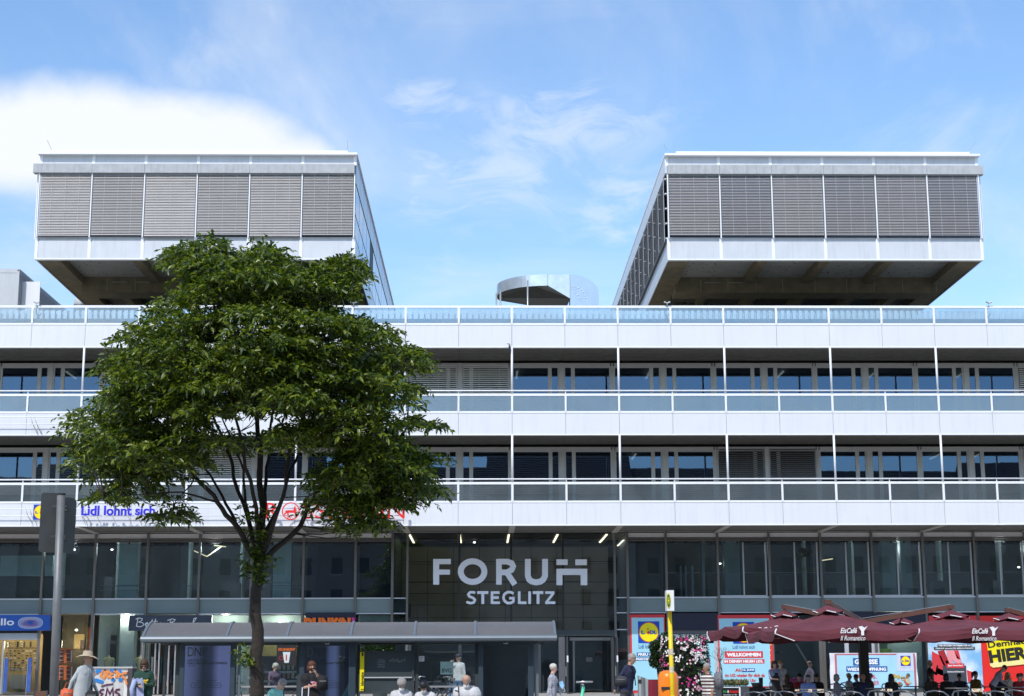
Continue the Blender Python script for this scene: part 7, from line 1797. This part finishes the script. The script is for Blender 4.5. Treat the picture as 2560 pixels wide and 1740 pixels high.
wht = cloth('white', (.52, .52, .53)); blk = cloth('black', (.012, .012, .014)); nvy = cloth('navy', (.018, .022, .06)); gry = cloth('light grey', (.42, .45, .46)); jea = cloth('jeans', (.10, .17, .27)); grn = cloth('dark green', (.012, .05, .035))
# at the left: man in a sun hat, woman in green
p, s, wp, hd_ = person('person in a striped straw sun hat and light grey blazer walking right beside the cabinet', 205, 1628, 34.0, 72, 'walk', lean=7, arms=('back', 'walkf'), top=cloth('pale blue shirt', (.25, .30, .42)), bottom=nvy, skin=skin_m, hair=('thin', grey_h), extras=('sunhat', ('jacket', gry)), stout=1.1)
for o_ in [x for x in bpy.data.objects if x.parent == p and x.name.startswith('body')]: o_.data.materials[1] = gry
bag('orange_bag', mat('bag orange red', (.60, .10, .03), .6, var=.4, scale=12), at(168, 1737, 33.8), (.28, .14, .26), 'orange and red carrier bag hanging by the man in the sun hat', tilt=20)
bag('black_bag', blk, at(230, 1742, 33.6), (.30, .12, .24), 'black bag at the lower left edge of the graffiti cabinet')
p, *_ = person('person in a dark green hooded sweater with yellow motif, looking down', 358, 1649, 36.0, 8, 'stand', 'f', lean=4, headp=24, arms=('hold', 'cross'), top=grn, bottom=nvy, hair=('bob', brown_h), extras=('sunglasses', ('print', (mat('motif yellow', (.75, .50, .04)),))))
jk = empty('light_blue_jacket', at(343, 1722, 35.75), label='light blue jacket carried over the arm of the person in green', cat='jacket')
q = MB(); nx, nz = 8, 12; vs = [((i/nx-.5)*(.24+.10*(1-j/nz)), .03*math.sin(i*1.9+j*.5), -.30+.52*j/nz+.02*math.sin(i*2.1)) for j in range(nz+1) for i in range(nx+1)]
q.add(vs, [(j*(nx+1)+i, j*(nx+1)+i+1, (j+1)*(nx+1)+i+1, (j+1)*(nx+1)+i) for j in range(nz) for i in range(nx)]); q.build('cloth', cloth('sky jacket', (.36, .42, .62)), jk, smooth=True)
q = MB(); q.tube([(-.05, -.04, .18), (-.10, -.06, 0), (-.08, -.05, -.25)], [.05, .055, .04], 8); q.build('sleeve', cloth('sky jacket', (.36, .42, .62)), jk, smooth=True)
for s_ in (0,):
    pass
# at the shelter
person('person in a black T-shirt and black mask leaning at the dark advertising case', 777, 1652, 35.0, 18, 'stand', 'f', lean=2, headp=6, arms=('cross', 'face'), top=blk, bottom=jea, skin=skin_m, hair=('bob', red_h), sleeve=.65, stout=1.25, extras=('maskb', ('print', (mat('print pink', (.75, .28, .30)), prwhite, mat('print violet', (.2, .08, .3))))))
bag('shoulder_bag', blk, at(806, 1708, 34.8), (.24, .13, .32), 'black shoulder bag of the person in the black T-shirt', handle=False, tilt=10)
for px, lab in ((752, 'left white crutch of the person in the black T-shirt'), (768, 'right white crutch of the person in the black T-shirt')):
    c_ = empty('crutch', (at(px, 1740, 34.6).x, 34.6, zg(34.6)), label=lab, cat='crutch', group='crutches beside the person in black'); q = MB(); q.tube([(0, 0, 0), (.03, 0, ZL(1716, 34.6)-zg(34.6))], .012, 6); q.build('shaft', white, c_); q = MB(); q.tube([(.03, 0, .75), (.03, -.1, .76)], .015, 6); q.build('grip', dark, c_)
person('person with white curly hair in a purple patterned top seen through the shelter glass', 682, 1658, 49.5, 40, 'stand', 'f', lean=8, headp=10, arms=('out', 'down'), top=stripes('purple pattern', (.10, .07, .14), (.30, .22, .30), .03, .6, wob=.08), bottom=blk, skin=skin_p, hair=('curly', white_h), sleeve=.7)
person('bent seated person in a turquoise top directly right of the tree trunk', 668, 1700, 36.5, 60, 'sit', 'f', lean=30, headp=20, arms=('lap', 'lap'), top=cloth('turquoise', (.22, .58, .52)), bottom=cloth('pale', (.5, .5, .5)), skin=skin_p, hair=('short', grey_h), sleeve=.65)
person('seated person with grey curls, white cardigan and mask, looking down below the information board', 1003, 1701, 33.2, 5, 'sit', 'f', lean=10, headp=32, arms=('lap', 'lap'), top=wht, bottom=nvy, skin=skin_p, hair=('curly', grey_h), extras=('mask', ('print', (mat('motif blue', (.02, .03, .30)),))))
person('seated person with long black hair and white jacket, face turned down', 1066, 1706, 33.2, -12, 'sit', 'f', lean=14, headp=36, arms=('lap', 'phone'), top=wht, bottom=blk, hair=('long', black_h), extras=('mask',))
person('seated heavy man in a white shirt with mask, head bowed over folded hands', 1168, 1691, 33.0, -4, 'sit', 'm', lean=12, headp=34, arms=('cross', 'cross'), top=wht, bottom=nvy, skin=skin_m, hair=('thin', grey_h), sleeve=.65, stout=1.3, extras=('mask',))
cn = empty('walking_cane', (at(1150, 1740, 32.5).x, 32.5, zg(32.5)), label='black walking stick held by the heavy seated man', cat='cane'); q = MB(); q.tube([(.05, 0, 0), (0, 0, .60), (-.03, .05, ZL(1716, 32.5)-zg(32.5))], .014, 6); q.build('shaft', dark, cn); q = MB(); q.tube([(-.03, .05, .98), (-.1, .05, 1.0)], .016, 6); q.build('grip', dark, cn)
person('person in a navy cap and white shirt, hand at the face, behind the shelter glass', 1146, 1633, 53.5, -35, 'stand', 'm', arms=('face', 'down'), top=wht, bottom=jea, hair=('short', brown_h), extras=(('cap', cloth('cap navy', (.02, .04, .10))),))
person('person in dark clothes and jeans with grey hair, back turned, beside the white shirt', 1130, 1650, 54.5, 165, 'stand', 'm', arms=('down', 'down'), top=blk, bottom=jea, hair=('short', grey_h))
person('person with short white hair and glasses in a navy and white dashed top, facing right', 1379, 1662, 37.5, 78, 'walk', 'f', lean=3, headp=4, arms=('down', 'walkf'), top=stripes('dashed top', (.03, .03, .09), (.62, .62, .66), .030, .45, wob=.03), bottom=nvy, skin=skin_p, hair=('short', white_h), extras=('glasses',), stout=1.05)
mk = empty('blue_face_mask', at(1403, 1712, 37.2), label='light blue face mask dangling from a hand before the open door', cat='face mask'); q = MB(); q.add([(-.05, 0, .06), (.03, .01, .09), (.07, 0, -.02), (.03, -.02, -.10), (-.03, .01, -.03)], [(0, 1, 2, 3, 4)]); q.build('mask_cloth', mat('mask blue', (.25, .50, .78), .8), mk); q = MB(); q.tube([(.05, 0, -.06), (.09, 0, -.14), (.05, 0, -.16)], .004, 4); q.build('ear_loop', prwhite, mk)
person('person with grey hair in a navy sweater walking right past the discounter poster', 1566, 1634, 38.0, 62, 'walk', 'm', lean=10, headp=12, arms=('back', 'down'), top=nvy, bottom=cloth('grey shorts', (.06, .06, .075)), skin=skin_m, hair=('short', grey_h), extras=(('strap', blk),), stout=1.08)
bag('messenger_bag', cloth('bag charcoal', (.045, .045, .055)), at(1553, 1702, 37.8), (.30, .15, .22), 'charcoal messenger bag on the hip of the man in the navy sweater', handle=False, tilt=-10)
person('person in a brown and white striped polo shirt with a backpack, facing left', 1772, 1668, 36.5, -72, 'walk', 'm', lean=2, headp=2, arms=('down', 'down'), top=stripes('brown stripes', (.66, .64, .60), (.10, .035, .03), .085, .5), bottom=jea, skin=skin_d, hair=('short', grey_h), sleeve=.65, stout=1.15)
bag('backpack', cloth('backpack grey', (.16, .16, .18)), at(1797, 1702, 36.7), (.18, .24, .40), 'grey backpack worn by the person in the striped polo shirt', tilt=0)
person('person with tattooed arm in a yellowish sleeveless top, mostly hidden by the striped polo shirt', 1753, 1678, 39.4, -80, 'stand', 'f', arms=('down', 'down'), top=cloth('pale yellow', (.55, .48, .26)), bottom=blk, skin=skin_d, hair=('bob', brown_h), sleeve=.3)
# in the cafe
person('waiter in a dark apron over a light blue shirt with brown hair', 1938, 1651, 48.5, 15, 'stand', 'f', arms=('hold', 'down'), top=cloth('shirt blue grey', (.22, .25, .36)), bottom=blk, hair=('bob', brown_h), sleeve=.65, extras=(('apron', blk),))
person('young waiter with light hair in a white shirt behind the aproned waiter', 1953, 1651, 50.0, 20, 'stand', 'm', headp=14, arms=('hold', 'down'), top=wht, bottom=blk, skin=skin_p, hair=('short', mat('hair sand', (.25, .16, .08), .8)), sleeve=.65)
person('person with brown bun hair in a pale pink blouse standing between the tables', 2027, 1659, 55.0, 60, 'walk', 'f', arms=('back', 'back'), top=cloth('pale pink', (.60, .46, .46)), bottom=cloth('beige', (.3, .25, .2)), skin=skin_m, hair=('short', mat('hair light brown', (.22, .14, .08), .8)))
seat = lambda lab, px, py, D_, **k: person(lab, px, py, D_, mode='sit', **k)
seat('seated woman with long brown hair, back to the street at the left table', 1968, 1692, 50.0, face=170, sex='f', top=cloth('olive brown', (.05, .035, .02)), hair=('long', brown_h))
seat('seated guest in a red shirt and dark cap', 2000, 1697, 50.5, face=5, arms=('lap', 'lap'), top=cloth('red shirt', (.40, .02, .03)), hair=('short', black_h), extras=(('cap', blk),))
seat('seated man in a light blue shirt and dark cap, back to the street', 2021, 1697, 48.6, face=165, lean=12, arms=('rest', 'rest'), top=cloth('light blue', (.17, .26, .52)), skin=skin_m, hair=('thin', grey_h), stout=1.2, extras=(('cap', cloth('cap slate', (.03, .035, .05))),))
seat('seated guest in black with dark hair, right of the light blue shirt', 2043, 1694, 49.6, face=175, top=blk, hair=('short', black_h))
seat('seated guest with a grey bowl haircut and striped sleeves', 2093, 1704, 49.0, face=65, sex='f', top=stripes('fine stripes', (.05, .05, .09), (.45, .45, .48), .03, .6), hair=('bob', grey_h))
seat('seated guest in white with sunglasses and short blond hair left of the mast', 2124, 1684, 51.6, face=50, sex='f', arms=('rest', 'face'), top=wht, skin=skin_m, hair=('short', blond_h), extras=('sunglasses',))
seat('seated guest in dark blue leaning towards the mast', 2152, 1690, 50.8, face=-60, lean=15, top=nvy, hair=('short', black_h))
seat('seated guest in an olive jacket just right of the mast', 2178, 1686, 51.5, face=-120, top=cloth('olive jacket', (.06, .05, .02)), hair=('short', grey_h))
seat('seated pink faced bald guest in navy under the mast', 2160, 1706, 49.2, face=0, top=nvy, skin=skin_d, hair=('thin', grey_h))
seat('seated woman with straight black hair, a plain dark silhouette before the banner', 2230, 1690, 49.4, face=172, sex='f', top=blk, hair=('long', black_h))
person('standing bald man in a black suit before the recruiting poster', 2328, 1649, 52.0, 70, 'stand', 'm', lean=0, arms=('down', 'face'), top=blk, bottom=blk, skin=skin_m, hair=('thin', grey_h), stout=1.1)
seat('seated guest in camouflage with tied brown hair', 2331, 1686, 50.6, face=175, sex='f', lean=8, top=mat('camouflage', (.07, .065, .05), .9, var=.7, scale=14), hair=('pony', brown_h))
seat('seated guest with a black bob in dark clothes, left of the caption board', 2368, 1692, 50.0, face=150, sex='f', top=blk, hair=('bob', black_h))
seat('seated guest in a dark blue patterned shirt below the caption board', 2402, 1692, 51.4, face=-20, lean=12, top=cloth('dark teal', (.025, .04, .08)), skin=skin_d, hair=('short', black_h))
seat('seated woman with a high ponytail in a mustard top', 2441, 1679, 50.4, face=120, sex='f', top=cloth('mustard', (.13, .085, .01)), hair=('pony', black_h))
person('waiter bending over a table, white shoulder and grey waistcoat', 2484, 1671, 49.0, 80, 'stand', 'm', lean=32, headp=20, arms=('out', 'out'), top=cloth('waistcoat grey', (.20, .19, .24)), bottom=blk, skin=skin_d, hair=('short', black_h))
seat('seated blonde woman with sunglasses before the red poster', 2522, 1683, 51.0, face=10, sex='f', headp=10, arms=('face', 'lap'), top=cloth('cream', (.55, .48, .36)), skin=skin_m, hair=('long', blond_h), extras=('sunglasses',))
seat('seated guest with dark curly hair beside the bending waiter', 2503, 1698, 50.5, face=178, top=blk, hair=('curly', black_h))
seat('seated guest in a red top at the lower right corner', 2552, 1705, 50.0, face=-30, lean=10, top=cloth('red top', (.30, .015, .02)), hair=('short', brown_h))
seat('seated dark haired guest at the right edge under the yellow plate', 2556, 1689, 50.0, face=160, top=blk, hair=('short', black_h))
# ------------------------------------------------------------------ lettering is fitted to its place and turned into meshes
def finish():
    bpy.context.view_layer.update()
    dg = bpy.context.evaluated_depsgraph_get()
    for o, x, y, z, w, h, rot in FIT:
        me = bpy.data.meshes.new_from_object(o.evaluated_get(dg))
        co = np.empty(len(me.vertices)*3, np.float32); me.vertices.foreach_get('co', co); co = co.reshape(-1, 3)
        mn, mx_ = co.min(0), co.max(0)
        co[:, 0] = (co[:, 0]-mn[0])*w/(mx_[0]-mn[0]); co[:, 1] = (co[:, 1]-mn[1])*h/(mx_[1]-mn[1])
        me.vertices.foreach_set('co', co.ravel()); me.update()
        n = bpy.data.objects.new(o.name, me); nm = o.name
        n.parent = o.parent; n.rotation_euler = (math.pi/2, rot, 0); n.location = (x, y, z)
        bpy.data.objects.remove(o); n.name = nm; COL.objects.link(n)
finish()
